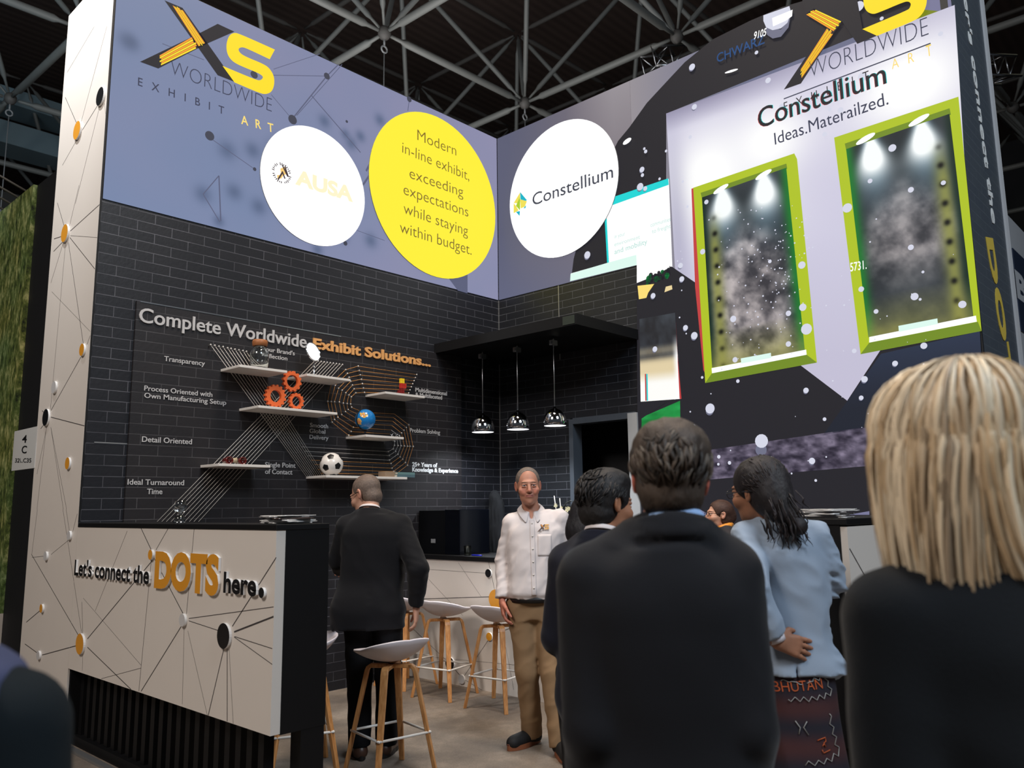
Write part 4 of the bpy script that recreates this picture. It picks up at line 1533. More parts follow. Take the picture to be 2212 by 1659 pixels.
# football with black pentagons
bcn = on_y(716, 1003, 5.79)
z = SHELF['ball'][2] + TH
rb = bcn[2] - z
fb = thing('football', 'white football with black pentagons on the long wall shelf', 'ball', (bcn[0], 5.79, z))
phi = (1 + 5 ** 0.5) / 2
ico = [np.array(p, float) for p in ((0, 1, phi), (0, -1, phi), (0, 1, -phi), (0, -1, -phi), (1, phi, 0), (-1, phi, 0), (1, -phi, 0), (-1, -phi, 0), (phi, 0, 1), (-phi, 0, 1), (phi, 0, -1), (-phi, 0, -1))]
Rm = np.array(Matrix.Rotation(0.55, 3, 'Z') @ Matrix.Rotation(0.35, 3, 'X') @ Matrix.Rotation(0.2, 3, 'Y'))
ico = [Rm @ (p / np.linalg.norm(p)) for p in ico]
nu_, nv_ = 72, 44
vs, cs, fs = [], [], []
for j in range(nv_ + 1):
    th = PI * j / nv_
    for i in range(nu_):
        a = 2 * PI * i / nu_
        vs.append((rb * math.sin(th) * math.cos(a), rb * math.sin(th) * math.sin(a), rb * math.cos(th)))
for j in range(nv_):
    for i in range(nu_):
        fs.append((j * nu_ + i, (j + 1) * nu_ + i, (j + 1) * nu_ + (i + 1) % nu_, j * nu_ + (i + 1) % nu_))
o = MB()
o.add([(a, b, c + rb) for a, b, c in vs], fs, 0, None, True)
o.build('white_cover', mat('white_leather', (214, 208, 202), 0.25), fb, local=True)
for p in ico:
    t1 = np.cross(p, (0.3, 0.2, 0.9))
    t1 /= np.linalg.norm(t1)
    t2 = np.cross(p, t1)
    ring = []
    for lv in (0.0, 0.12, 0.23, 0.33):
        for k in range(25 if lv else 1):
            a0, tt = 2 * PI * (k // 5) / 5, (k % 5) / 5
            a1 = a0 + 2 * PI / 5
            cx, cy = (1 - tt) * math.cos(a0) + tt * math.cos(a1), (1 - tt) * math.sin(a0) + tt * math.sin(a1)
            d = p + lv * (cx * t1 + cy * t2)
            ring.append(d / np.linalg.norm(d) * (rb + 0.0012) + np.array((0, 0, rb)))
    f = [(0, 1 + k, 1 + (k + 1) % 25) for k in range(25)] + [(1 + 25 * q + k, 26 + 25 * q + k, 26 + 25 * q + (k + 1) % 25, 1 + 25 * q + (k + 1) % 25) for k in range(25) for q in (0, 1)]
    MB().add(ring, f, 0, None, True).build('black_pentagon', M['ink'], fb, local=True)

# box and books beside it
x0, x1 = on_y(823, 1028, 5.80)[0], on_y(848, 1028, 5.80)[0]
o = MB().box((x0, 5.74, z), (x1 - 0.004, 5.84, z + 0.05)).build('small_box', mat('brown_card', (132, 112, 92), 0.7), bevel=0.002)
tag(o, 'small brown card box on the long shelf beside teal books', 'box')
x0, x1 = on_y(849, 1028, 5.76)[0], on_y(887, 1028, 5.76)[0]
for i, (c, hh, dx) in enumerate((((70, 96, 104), 0.024, 0.0), ((92, 124, 124), 0.020, 0.006))):
    zz = z + (0.0 if i == 0 else 0.0245)
    bk = thing('book', ('teal grey closed book lying at the bottom of the pair on the shelf', 'lighter teal book lying on top of the other book on the shelf')[i], 'book', ((x0 + x1) / 2, 5.77, zz), 'books on the long wall shelf')
    MB().box((x0 + dx, 5.70, zz), (x1, 5.84, zz + 0.003)).box((x0 + dx, 5.70, zz + hh - 0.003), (x1, 5.84, zz + hh)).box((x0 + dx, 5.70, zz + 0.003), (x1, 5.703, zz + hh - 0.003)).build('cover', mat('book_cloth', c, 0.6), bk)
    MB().box((x0 + dx + 0.003, 5.704, zz + 0.0031), (x1 - 0.003, 5.837, zz + hh - 0.0031)).build('pages', mat('book_pages', (200, 194, 182), 0.8), bk)

# hourglass on the counter beside the wall
p = on_x(388, 1127, 2.26)
hg = thing('hourglass', 'clear glass hourglass standing on the counter under the strings', 'hourglass', (2.26, p[1], 1.4405))
hh = on_x(388, 1080, 2.26)[2] - 1.44
o = MB().lathe([(0.0, 0.006), (0.032, 0.006), (0.034, 0.02), (0.026, hh * 0.30), (0.006, hh * 0.36), (0.026, hh * 0.48), (0.036, hh * 0.7), (0.036, hh * 0.95), (0.0, hh * 0.96)], (0, 0, 0), 24)
o.build('glass_bulb', glass, hg, local=True)
MB().lathe([(0.0, 0), (0.038, 0), (0.038, 0.006), (0.0, 0.006)], (0, 0, 0), 24).build('base_plate', M['chrome'], hg, local=True)


# piles of leaflets in clear sleeves on both counters
def leaflets(px, plane_fn, n, label, rot):
    for i in range(n):
        pass


def leaflet_pile(c, ax, ay, n, where):
    rr2 = random.Random(int(c[0] * 100))
    mats_ = [mat('glossy_leaflet', (206, 204, 202), 0.15, coat=0.6), mat('dark_leaflet', (66, 52, 48), 0.2, coat=0.6), mat('grey_leaflet', (150, 146, 144), 0.15, coat=0.6)]
    z = c[2]
    for i in range(n):
        t = rr2.uniform(0.004, 0.0075)
        ang = rr2.uniform(-0.35, 0.35)
        u = np.array([ax[0] * math.cos(ang) - ax[1] * math.sin(ang), ax[0] * math.sin(ang) + ax[1] * math.cos(ang), 0])
        v = np.array([-u[1], u[0], 0])
        cc = np.array([c[0] + rr2.uniform(-0.012, 0.012), c[1] + rr2.uniform(-0.02, 0.02), z + t / 2])
        o = MB()
        # a soft sheet with a slightly waving edge
        nx, ny = 10, 7
        vs, fs = [], []
        w_, l_ = ay / 2, 0.148
        for s in (-1, 1):
            for jy in range(ny + 1):
                for jx in range(nx + 1):
                    a_ = -1 + 2 * jx / nx
                    b_ = -1 + 2 * jy / ny
                    wv = 0.0008 * math.sin(a_ * 9 + i) * abs(a_) + 0.0008 * math.sin(b_ * 7 + i * 2)
                    vs.append(cc + u * l_ * a_ * 0.62 + v * w_ * b_ + np.array([0, 0, s * t * 0.42 + wv * 0.9]))
        N = (nx + 1) * (ny + 1)
        for jy in range(ny):
            for jx in range(nx):
                q = jy * (nx + 1) + jx
                fs += [(q, q + nx + 1, q + nx + 2, q + 1), (N + q, N + q + 1, N + q + nx + 2, N + q + nx + 1)]
        edge = [jx for jx in range(nx)] + [jy * (nx + 1) + nx for jy in range(ny)] + [ny * (nx + 1) + nx - jx for jx in range(nx)] + [(ny - jy) * (nx + 1) for jy in range(ny)]
        for k in range(len(edge)):
            a_, b_ = edge[k], edge[(k + 1) % len(edge)]
            fs.append((a_, b_, N + b_, N + a_))
        o.add(vs, fs, 0, None, True)
        o = o.build('leaflet', mats_[rr2.choice((0, 0, 2, 1))])
        tag(o, 'glossy leaflet in the pile on the %s' % where, 'leaflet', 'leaflet pile on the %s' % where)
        z += t + 0.0012
    return z


leaflet_pile((2.25, 3.63, 1.4415), (0, 1), 0.20, 6, 'counter with the raised letters')
leaflet_pile((3.74, 1.52, 1.4415), (1, 0), 0.20, 6, 'counter with the black end')

# ------------------------------------------------------------------ pendant lamps
bulb = emat('lamp_glow', (250, 250, 255), 2.2)
for i, (px, py, top, lab) in enumerate(((1043, 934, 755, 'chrome dome pendant lamp hanging lowest, close to the brick wall'), (1119, 928, 741, 'chrome dome pendant lamp hanging between its two twins'),
                                        (1199, 920, 726, 'chrome dome pendant lamp hanging close to the doorway'))):
    b = on_x(px, py, 5.62)
    r = 24.5 / F_PX * float((b - CAM_O) @ FW)
    hL = r * 1.72
    pl = thing('pendant_lamp', lab, 'lamp', (b[0], b[1], b[2]), 'chrome pendant lamps over the bar')
    prof = [(r, 0.0), (r * 1.03, r * 0.28), (r * 1.0, r * 0.62), (r * 0.86, r * 1.0), (r * 0.62, r * 1.30), (r * 0.3, r * 1.50), (r * 0.12, r * 1.56), (r * 0.12, r * 1.72), (0.0, r * 1.74)]
    MB().lathe([(r * 0.97, 0.003)] + prof, (0, 0, 0), 36, caps=False).build('lamp_shade', M['chrome'], pl, local=True)
    MB().lathe([(0.0, 0.002), (r * 0.965, 0.002)], (0, 0, 0), 32, smooth=False, caps=False).build('diffuser', bulb, pl, local=True)
    MB().tube([(0, 0, r * 1.7), (0, 0, 3.05 - b[2] - 0.01)], 0.005, 6).build('cord', M['steel'], pl, local=True)
    o = MB().box((-0.035, -0.02, 3.05 - b[2] - 0.075), (0.035, 0.02, 3.05 - b[2] - 0.028)).box((-0.045, -0.012, 3.05 - b[2] - 0.066), (0.045, 0.012, 3.05 - b[2] - 0.038))
    o.tube([(0, 0, 3.05 - b[2] - 0.03), (0, 0, 3.05 - b[2])], 0.006, 6)
    o.build('ceiling_mount', M['steel'], pl, local=True)
    spot('pendant_light', (b[0], b[1], b[2] - 0.02), (b[0], b[1], 0), 34, 150, (0.88, 0.94, 1.0), 0.6, 0.06)

# ------------------------------------------------------------------ on the back bar
zt_ = 1.095
ck = thing('coffee_machine', 'black boxy coffee machine with a small grey plate on the back bar', 'machine', (5.33, 5.62, zt_))
MB().box((5.12, 5.60, zt_), (5.52, 5.965, zt_ + 0.40)).build('machine_body', mat('black_plastic', (10, 11, 14), 0.3), ck, bevel=0.006)
MB().box((5.115, 5.40, zt_), (5.50, 5.60, zt_ + 0.405)).build('water_tank', mat('dark_tank', (8, 10, 16), 0.12), ck, bevel=0.006)
q0, q1 = on_x(931, 1164, 5.117), on_x(940, 1173, 5.117)
MB().box((5.116, q1[1], q1[2]), (5.1205, q0[1], q0[2])).build('grey_plate', mat('grey_plate', (120, 122, 126), 0.5), ck)
gp = on_z(1010, 1204, zt_)
gp = on_x(1010, 1204, 5.10)
tb = thing('tumbler', 'small clear glass tumbler on the back bar beside a blue pen', 'glass', (5.10, gp[1], zt_))
MB().lathe([(0.0, 0.0005), (0.029, 0.0005), (0.034, 0.085), (0.0318, 0.085), (0.027, 0.008), (0.0, 0.008)], (0, 0, 0), 28).build('glass_wall', glass, tb, local=True)
pn = thing('pen', 'blue pen lying on the black back bar top', 'pen', (5.09, on_x(1028, 1200, 5.09)[1], zt_))
MB().tube([(-0.0, 0.05, 0.006), (0.0, -0.075, 0.006)], 0.0055, 8).build('barrel', mat('blue_plastic', (24, 34, 190), 0.3), pn, local=True)
MB().lathe([(0.005, 0), (0.0012, 0.016), (0, 0.017)], (0, -0.075, 0.006), 8, 0, (0, -1, 0)).build('tip', M['steel'], pn, local=True)

# orchids with white supports standing on the back bar
pp = on_x(1222, 1100, 5.30)
fl = thing('orchid', 'white orchids with three white support sticks on the bar behind a white shirt', 'plant', (5.30, pp[1], zt_))
MB().lathe([(0.0, 0), (0.06, 0), (0.075, 0.14), (0.07, 0.14), (0.06, 0.02), (0, 0.02)], (0, 0, 0), 24).build('pot', mat('taupe_pot', (96, 86, 80), 0.5), fl, local=True)
fx = lambda x, y: np.array(on_x(x, y, 5.30)) - np.array(fl.location)
stk = mat('white_stick', (214, 214, 212), 0.5)
for a, b in (((1197, 1071), (1204, 1120)), ((1209, 1076), (1214, 1130)), ((1253, 1075), (1240, 1110))):
    p0, p1 = fx(*a), fx(*b)
    base = np.array([0.0, (p1[1]) * 0.3, 0.12])
    MB().tube([p0, p1, base], 0.0042, 6).build('support_stick', stk, fl, local=True)
grn = mat('dark_green_stem', (38, 44, 36), 0.5)
for pts in (((1216, 1098), (1224, 1086), (1232, 1082), (1240, 1084)), ((1232, 1102), (1230, 1112), (1226, 1125)), ((1236, 1100), (1234, 1112))):
    MB().tube([fx(*q) for q in pts] + [np.array([0, 0.02, 0.13])], 0.004, 6).build('stem', grn, fl, local=True)
pet = mat('cream_petal', (226, 222, 186), 0.6)
for cx, cy, s in ((1201, 1092, 5), (1213, 1097, 4), (1226, 1100, 6), (1235, 1101, 5), (1235, 1120, 5), (1229, 1098, 4)):
    c = fx(cx, cy)
    o = MB()
    for k in range(5):
        a = 2 * PI * k / 5 + cx
        d = np.array([-0.25, math.cos(a), math.sin(a)])
        t = np.array([0, -math.sin(a), math.cos(a)])
        L = s * 0.0042
        o.add([c, c + d * L * 0.6 + t * L * 0.45, c + d * L * 1.1, c + d * L * 0.6 - t * L * 0.45, c + np.array([-0.004, 0, 0])], [(0, 1, 2), (0, 2, 3)], 0, None, True)
    o.lathe([(0, -0.006), (0.006, -0.002), (0.004, 0.006), (0, 0.008)], c, 8, 0, (-1, 0, 0))
    o.build('flower', pet, fl, local=True)

# ------------------------------------------------------------------ bar stools
def stool_template(loc, rot, label):
    r = thing('bar_stool', label, 'stool', loc, 'white shell bar stools with wooden legs', rot)
    hs = 0.672
    # shell: lip at -x, low back at +x
    nr, na = 12, 48
    vs, fs = [], []

    def surf(rho, a, off):
        ca, sa = math.cos(a), math.sin(a)
        ex = 2.6
        k = (abs(ca) ** ex + abs(sa) ** ex) ** (-1 / ex)
        x, y = 0.205 * rho * k * ca, 0.205 * rho * k * sa
        back = max(0.0, ca) ** 1.2
        side = abs(sa)
        rim = 0.018 + 0.078 * back + 0.022 * side * (1 - 0.5 * max(0, -ca)) - 0.012 * max(0, -ca)
        z = -0.032 + (rim + 0.032) * rho ** 2.5 - off * (1.0 - 0.35 * rho)
        return (x * (1 + off * 0.6), y * (1 + off * 0.6), hs + z)
    for off in (0.0, 0.014):
        for i in range(nr + 1):
            for k in range(na):
                vs.append(surf(max(i / nr, 0.001), 2 * PI * k / na, off))
    N = (nr + 1) * na
    for i in range(nr):
        for k in range(na):
            k2 = (k + 1) % na
            fs.append((i * na + k, (i + 1) * na + k, (i + 1) * na + k2, i * na + k2))
            fs.append((N + i * na + k, N + i * na + k2, N + (i + 1) * na + k2, N + (i + 1) * na + k))
    for k in range(na):
        k2 = (k + 1) % na
        fs.append((nr * na + k, N + nr * na + k, N + nr * na + k2, nr * na + k2))
    MB().add(vs, fs, 0, None, True).build('seat_shell', M['shell'], r, local=True)
    o = MB()
    for a in (PI / 4, 3 * PI / 4):
        d = np.array([math.cos(a), math.sin(a), 0])
        o.bar(-d * 0.125 + (0, 0, hs - 0.072), d * 0.125 + (0, 0, hs - 0.072), 0.042, 0.022)
    o.build('seat_base', M['oak'], r, local=True, bevel=0.004)
    for k in range(4):
        a = PI / 4 + k * PI / 2
        d = np.array([math.cos(a), math.sin(a), 0])
        t = np.array([-d[1], d[0], 0])
        path = [(0.105, hs - 0.0716), (0.124, hs - 0.073), (0.136, hs - 0.082), (0.1445, hs - 0.10), (0.27, 0.0)]
        o = MB()
        v, f = [], []
        for i, (rr_, zz) in enumerate(path):
            q0 = path[max(i - 1, 0)]
            q1 = path[min(i + 1, len(path) - 1)]
            tx, tz = q1[0] - q0[0], q1[1] - q0[1]
            l = math.hypot(tx, tz)
            nx, nz = -tz / l, tx / l
            wd = 0.021 if i < 4 else 0.015
            th = 0.011
            if i == len(path) - 1:
                nx, nz = 1.0, 0.0
            for s1, s2 in ((-1, -1), (1, -1), (1, 1), (-1, 1)):
                v.append(d * (rr_ + nx * th * s2) + np.array([0, 0, zz + nz * th * s2]) + t * wd * s1)
        for i in range(len(path) - 1):
            for m_ in range(4):
                f.append((i * 4 + m_, i * 4 + (m_ + 1) % 4, i * 4 + 4 + (m_ + 1) % 4, i * 4 + 4 + m_))
        f += [(3, 2, 1, 0), tuple(len(v) - 4 + i for i in range(4))]
        o.add(v, f).build('leg', M['oak'], r, local=True, bevel=0.003)
    rr_ = 0.235
    o = MB()
    cs = [(rr_ * math.cos(PI / 4 + k * PI / 2), rr_ * math.sin(PI / 4 + k * PI / 2), 0.235) for k in range(4)]
    for k in range(4):
        o.tube([cs[k], cs[(k + 1) % 4]], 0.0075, 8)
        o.lathe([(0.0, -0.0075), (0.0053, -0.0053), (0.0075, 0), (0.0053, 0.0053), (0, 0.0075)], cs[k], 8)
    o.build('footrest', M['stool_white'], r, local=True)
    return r


M['shell'] = mat('white_plastic_shell', (216, 208, 212), 0.4)
M['oak'] = wood_mat('oiled_oak', (176, 118, 66), (204, 148, 92), (9, 9, 1.2))
M['stool_white'] = mat('white_steel_rod', (220, 216, 210), 0.4)
st0 = stool_template((3.14, 3.90, 0), math.radians(-99), 'white bar stool with wooden legs standing in front of the dark suit')
for loc, rot, lab in (((2.83, 4.36, 0), -24, 'white bar stool mostly hidden behind the counter with the raised letters'), ((4.70, 5.14, 0), 191, 'white bar stool at the back bar under the tumbler'),
                      ((4.72, 4.54, 0), 189, 'white bar stool partly hidden by khaki trousers'), ((4.755, 5.70, 0), 182, 'white bar stool in the corner behind the dark suit')):
    c = copy_tree(st0)
    c.location = loc
    c.rotation_euler = (0, 0, math.radians(rot))
    c['label'] = lab

# ------------------------------------------------------------------ neighbours
nb = thing('neighbour_stand', 'tall black partition with a printed mossy forest wall beside the white column', 'exhibition stand', (2.6, 9.5, 0))
MB().box((2.6, 7.1, 0.0), (2.75, 9.22, 4.95)).build('black_partition', M['black_matt'], nb)
mm = bpy.data.materials.new('forest_print')
mm.use_nodes = True
nt = mm.node_tree
tc = nt.nodes.new('ShaderNodeTexCoord')
mp_ = nt.nodes.new('ShaderNodeMapping')
mp_.inputs['Scale'].default_value = (1, 1.7, 0.7)
n1 = nt.nodes.new('ShaderNodeTexNoise')
n1.inputs['Scale'].default_value = 11
n1.inputs['Detail'].default_value = 9
n1.inputs['Roughness'].default_value = 0.72
n2 = nt.nodes.new('ShaderNodeTexNoise')
n2.inputs['Scale'].default_value = 1.6
n2.inputs['Detail'].default_value = 3
c1 = nt.nodes.new('ShaderNodeValToRGB')
e = c1.color_ramp.elements
e[0].position, e[0].color = 0.36, lin((30, 40, 24))
e[1].position, e[1].color = 0.68, lin((214, 214, 170))
k = e.new(0.5)
k.color = lin((104, 122, 66))
c2_ = nt.nodes.new('ShaderNodeValToRGB')
e = c2_.color_ramp.elements
e[0].position, e[0].color = 0.35, lin((110, 150, 110))
e[1].position, e[1].color = 0.65, lin((190, 170, 90))
mx = nt.nodes.new('ShaderNodeMix')
mx.data_type = 'RGBA'
mx.blend_type = 'OVERLAY'
mx.inputs['Factor'].default_value = 0.5
nt.links.new(tc.outputs['Object'], mp_.inputs['Vector'])
nt.links.new(mp_.outputs['Vector'], n1.inputs['Vector'])
nt.links.new(tc.outputs['Object'], n2.inputs['Vector'])
nt.links.new(n1.outputs['Fac'], c1.inputs['Fac'])
nt.links.new(n2.outputs['Fac'], c2_.inputs['Fac'])
nt.links.new(c1.outputs['Color'], mx.inputs['A'])
nt.links.new(c2_.outputs['Color'], mx.inputs['B'])
nt.links.new(mx.outputs['Result'], nt.nodes['Principled BSDF'].inputs['Base Color'])
nt.nodes['Principled BSDF'].inputs['Roughness'].default_value = 0.6
MB().box((2.56, 9.22, 0.55), (2.72, 13.5, 4.95)).build('forest_panel', mm, nb)
MB().box((2.5, 9.22, 0.0), (2.74, 13.5, 0.55)).build('pale_base', M['white'], nb)
o = MB()
for i in range(7):
    y = 9.5 + 0.26 * i
    o = MB().tube([(2.62, y, 4.94), (2.30, y, 5.06), (2.18, y, 5.06)], 0.012, 6)
    o.build('lamp_arm', M['truss_dark'], nb)
sg = thing('hall_sign', 'white sign with a big 4 and C hanging between column and forest print', 'sign', (2.09, 7.29, 1.86))
s0, s1 = C2(33, 932), C2(75, 1011)
MB().box((XC - 0.005, -s1[0], s1[1]), (XC + 0.01, -s0[0], s0[1])).build('sign_board', mat('white_sign', (186, 186, 184), 0.5), sg)
MB().box((XC + 0.012, 6.985, 1.95), (XC + 0.022, -s1[0] + 0.2, 2.08)).build('bracket', M['steel'], sg)
t = MB()
fs_ = Frame(lambda u, v, w: (XC - 0.0055 - w, -u, v))
t = MB()
put_text(t, '4', C2(49, 956), C2(59, 956), abs(C2(50, 956)[1] - C2(50, 940)[1]), fs_, 0, 0.015, 0.001)
t.build('lettering', M['ink'], sg)
t = MB()
put_text(t, 'C', C2(48, 979), C2(59, 979), abs(C2(50, 979)[1] - C2(50, 963)[1]), fs_, 0, 0.015, 0.001)
t.build('lettering', M['ink'], sg)
t = MB()
put_text(t, '32\\..C35', C2(34, 999), C2(69, 999), abs(C2(50, 999)[1] - C2(50, 990)[1]), fs_, 0, 0.015, 0.001)
t.build('lettering', M['ink'], sg)

# stand seen past the end panel
nb2 = thing('neighbour_stand', 'white and navy stand wall with big white letters beyond the end panel', 'exhibition stand', (12.5, 2.0, 0))
YN = 2.0


def N2(x, y):
    p = on_y(x, y, YN)
    return (p[0], p[2])


F_N = Frame(lambda u, v, w: (u, YN - w, v))
zt_n = N2(2182, 470)[1]
MB().box((8.4, YN, 0.0), (17.0, YN + 0.1, zt_n)).build('white_wall', mat('white_stand_wall', (196, 198, 202), 0.6), nb2)
MB().box((N2(2181, 500)[0], YN - 0.012, N2(2200, 712)[1]), (16.0, YN, zt_n - 0.42)).build('navy_panel', mat('navy_print', (38, 50, 72), 0.5), nb2)
t = MB()
a, b = N2(2195, 640), N2(2300, 600)
put_text(t, 'BLACK', (a[0], a[1]), (a[0] + 3.4, a[1]), 0.36, F_N, 0, 0.045, 0.014)
t.build('lettering', mat('white_print', (214, 216, 220), 0.5), nb2)

# ------------------------------------------------------------------ roof: space frame of tubes
zf = 9.0
Bn = np.array([10.637, 9.429])
ex = np.array([3.235, -0.09])
ey = np.array([-0.10, 3.215])
HF = 2.8


def in_view(p, m=260):
    v = np.array(p) - CAM_O
    d = v @ FW
    if d < 0.5:
        return False
    x = 1106 + F_PX * (v @ RT) / d
    y = 829.5 - F_PX * (v @ UP) / d
    return -m < x < 2212 + m and -420 < y < 900


sf = thing('roof_space_frame', 'grey steel tube space frame under the dark hall roof', 'roof frame', (Bn[0], Bn[1], zf))
nodeb, nodet = {}, {}
for i in range(-6, 6):
    for j in range(-5, 7):
        q = Bn + ex * i + ey * j
        nodeb[i, j] = np.array([q[0], q[1], zf])
        q = q + ex * 0.5 + ey * 0.5
        nodet[i, j] = np.array([q[0], q[1], zf + HF])


def hidden(p):
    """behind the booth's own walls as seen from the aisle"""
    v = p - CAM_O
    k = YL / v[1] if v[1] > 0 else 9
    if 0 < k < 1:
        q = CAM_O + v * k
        if 2.1 < q[0] < XR and q[2] < ZT - 0.35:
            return True
    k = XR / v[0] if v[0] > 0 else 9
    if 0 < k < 1:
        q = CAM_O + v * k
        if YR < q[1] < YL and q[2] < ZT - 0.35:
            return True
    return False


def see(a, b):
    pts = [a + (b - a) * t for t in (0.0, 0.2, 0.4, 0.5, 0.6, 0.8, 1.0)]
    return any(in_view(p, 40) and not hidden(p) for p in pts) and float(np.linalg.norm((a + b) / 2 - CAM_O)) < 27


def strut(name, a, b, r, m):
    if not see(a, b):
        return
    d = (b - a) / np.linalg.norm(b - a)
    pa, pb = a + d * 0.12, b - d * 0.12
    MB().tube([pa, pa + d * 0.22, pa + d * 0.30, pb - d * 0.30, pb - d * 0.22, pb], [r * 0.45, r * 0.55, r, r, r * 0.55, r * 0.45], 10).build(name, m, sf)


for (i, j), p in nodeb.items():
    if (i + 1, j) in nodeb:
        strut('chord', p, nodeb[i + 1, j], 0.062, M['truss'])
    if (i, j + 1) in nodeb:
        strut('chord', p, nodeb[i, j + 1], 0.062, M['truss'])
    for di, dj in ((0, 0), (-1, 0), (0, -1), (-1, -1)):
        if (i + di, j + dj) in nodet:
            strut('diagonal', p, nodet[i + di, j + dj], 0.045, M['truss'])
    if in_view(p, 30) and not hidden(p) and np.linalg.norm(p - CAM_O) < 24:
        MB().lathe([(0, -0.12), (0.07, -0.09), (0.105, -0.03), (0.105, 0.03), (0.07, 0.09), (0, 0.12)], p, 14).build('node', M['truss_dark'], sf)
for (i, j), p in nodet.items():
    if (i + 1, j) in nodet:
        strut('chord', p, nodet[i + 1, j], 0.05, M['truss_dark'])
    if (i, j + 1) in nodet:
        strut('chord', p, nodet[i, j + 1], 0.05, M['truss_dark'])

# cables from the nodes
for (i, j), bot, lab in (((-1, 0), 5.2, 'thin cable hanging from a roof node behind the yellow round sign'), ((0, 0), 5.2, 'thin cable with a ring hanging behind the booth corner'),
                         ((-2, 2), 4.2, 'thin cable with a ring hanging over the forest print')):
    p = nodeb[i, j]
    c = thing('hanging_cable', lab, 'cable', (p[0], p[1], bot))
    MB().tube([(p[0], p[1], bot), (p[0], p[1], zf - 0.335)], 0.009, 6).build('wire', M['cable'], c)
    MB().tube([(p[0] + 0.055 * math.cos(t), p[1], zf - 0.28 + 0.055 * math.sin(t)) for t in np.linspace(0, 2 * PI, 17)], 0.014, 6).tube([(p[0], p[1], zf - 0.22), (p[0], p[1], zf - 0.09)], 0.016, 6).build('hook_ring', M['cable'], c)

# services under the deck
for (y, z, lab) in ((13.6, 10.3, 'thin long pipe running high under the roof, lower of the pair'), (13.6, 10.75, 'thin long pipe running high under the roof, upper of the pair')):
    o = MB().tube([(-6, y + 0.3, z), (22, y - 0.6, z)], 0.045, 8).build('service_pipe', M['truss_dark'])
    tag(o, lab, 'pipe', 'service pipes under the roof')
dm = mat('galvanised_duct', (128, 150, 160), 0.45, metal=0.3)
for (y0, z0, h_, d_, m_, lab) in ((21.0, 10.2, 0.55, 0.9, dm, 'pale blue grey air duct high beside the white column, lowest one'), (21.0, 11.2, 0.4, 0.9, dm, 'pale blue grey air duct high beside the white column, upper one'),
                                  (23.5, 9.4, 0.5, 0.7, M['truss_dark'], 'dark steel girder behind the forest print')):
    o = MB().box((-8, y0, z0), (16, y0 + d_, z0 + h_)).build('air_duct' if m_ is dm else 'roof_girder', m_)
    tag(o, lab, 'duct' if m_ is dm else 'girder')
o = MB().box((-9, 7.4, 11.6), (3.4, 7.9, 12.0)).build('roof_girder', wood_mat('pinkish_painted_beam', (150, 120, 108), (176, 148, 130)))
tag(o, 'pale pinkish roof beam high above the white column', 'girder')
o = MB().box((17.5, -0.2, 12.5), (21.5, 1.7, 12.6)).build('roof_panel', mat('beige_roof_panel', (150, 138, 118), 0.6, emit=(150, 150, 130), strength=0.35))
tag(o, 'beige lit roof panel high beyond the end panel', 'roof panel')


# box trusses with lamps
def box_truss(name, label, a, b, s, parent_m):
    a, b = np.array(a, float), np.array(b, float)
    d = (b - a) / np.linalg.norm(b - a)
    u = np.cross(d, (0, 0, 1))
    u /= np.linalg.norm(u)
    w_ = np.cross(u, d)
    tr = thing(name, label, 'truss', tuple(a))
    cs = [u * s / 2 + w_ * s / 2, -u * s / 2 + w_ * s / 2, -u * s / 2 - w_ * s / 2, u * s / 2 - w_ * s / 2]
    for c in cs:
        MB().tube([a + c, b + c], 0.025, 8).build('chord', parent_m, tr)
    n = max(2, int(np.linalg.norm(b - a) / s))
    o = MB()
    for k in range(n):
        p0, p1 = a + (b - a) * k / n, a + (b - a) * (k + 1) / n
        for q in range(4):
            c0, c1 = cs[q], cs[(q + 1) % 4]
            o.tube([p0 + c0, p1 + c1], 0.012, 6)
            o.tube([p0 + c0, p0 + c1], 0.012, 6)
    o.build('lattice', parent_m, tr)
    return tr


p0 = CAM_O + ray(1400, 132) * 13.5
p1 = CAM_O + ray(1475, 128) * 13.8
box_truss('lighting_truss', 'short silver box truss peeking over the video wall', p0, p1, 0.34, M['steel'])
p0 = CAM_O + ray(2100, 150) * 13.0
p1 = CAM_O + ray(2178, 152) * 13.6
box_truss('lighting_truss', 'silver box truss beyond the grey edge of the end panel', p0, p1, 0.34, M['steel'])

# far walls of the hall
hw = mat('dark_hall_wall', (44, 44, 46), 0.8)
slab('wall_hall_far', (29.6, -14, 0), (29.8, 34, 13.2), hw)
slab('wall_hall_side', (-14, 33.6, 0), (29.6, 33.8, 13.2), hw)

# ------------------------------------------------------------------ bodies grown from rounded volumes
def rot3(yaw=0.0, pitch=0.0, roll=0.0):
    """yaw: turn left, pitch: nod down, roll: lean right (degrees)"""
    return np.array(Matrix.Rotation(math.radians(yaw), 3, 'Z') @ Matrix.Rotation(math.radians(-pitch), 3, 'X') @ Matrix.Rotation(math.radians(roll), 3, 'Y'))


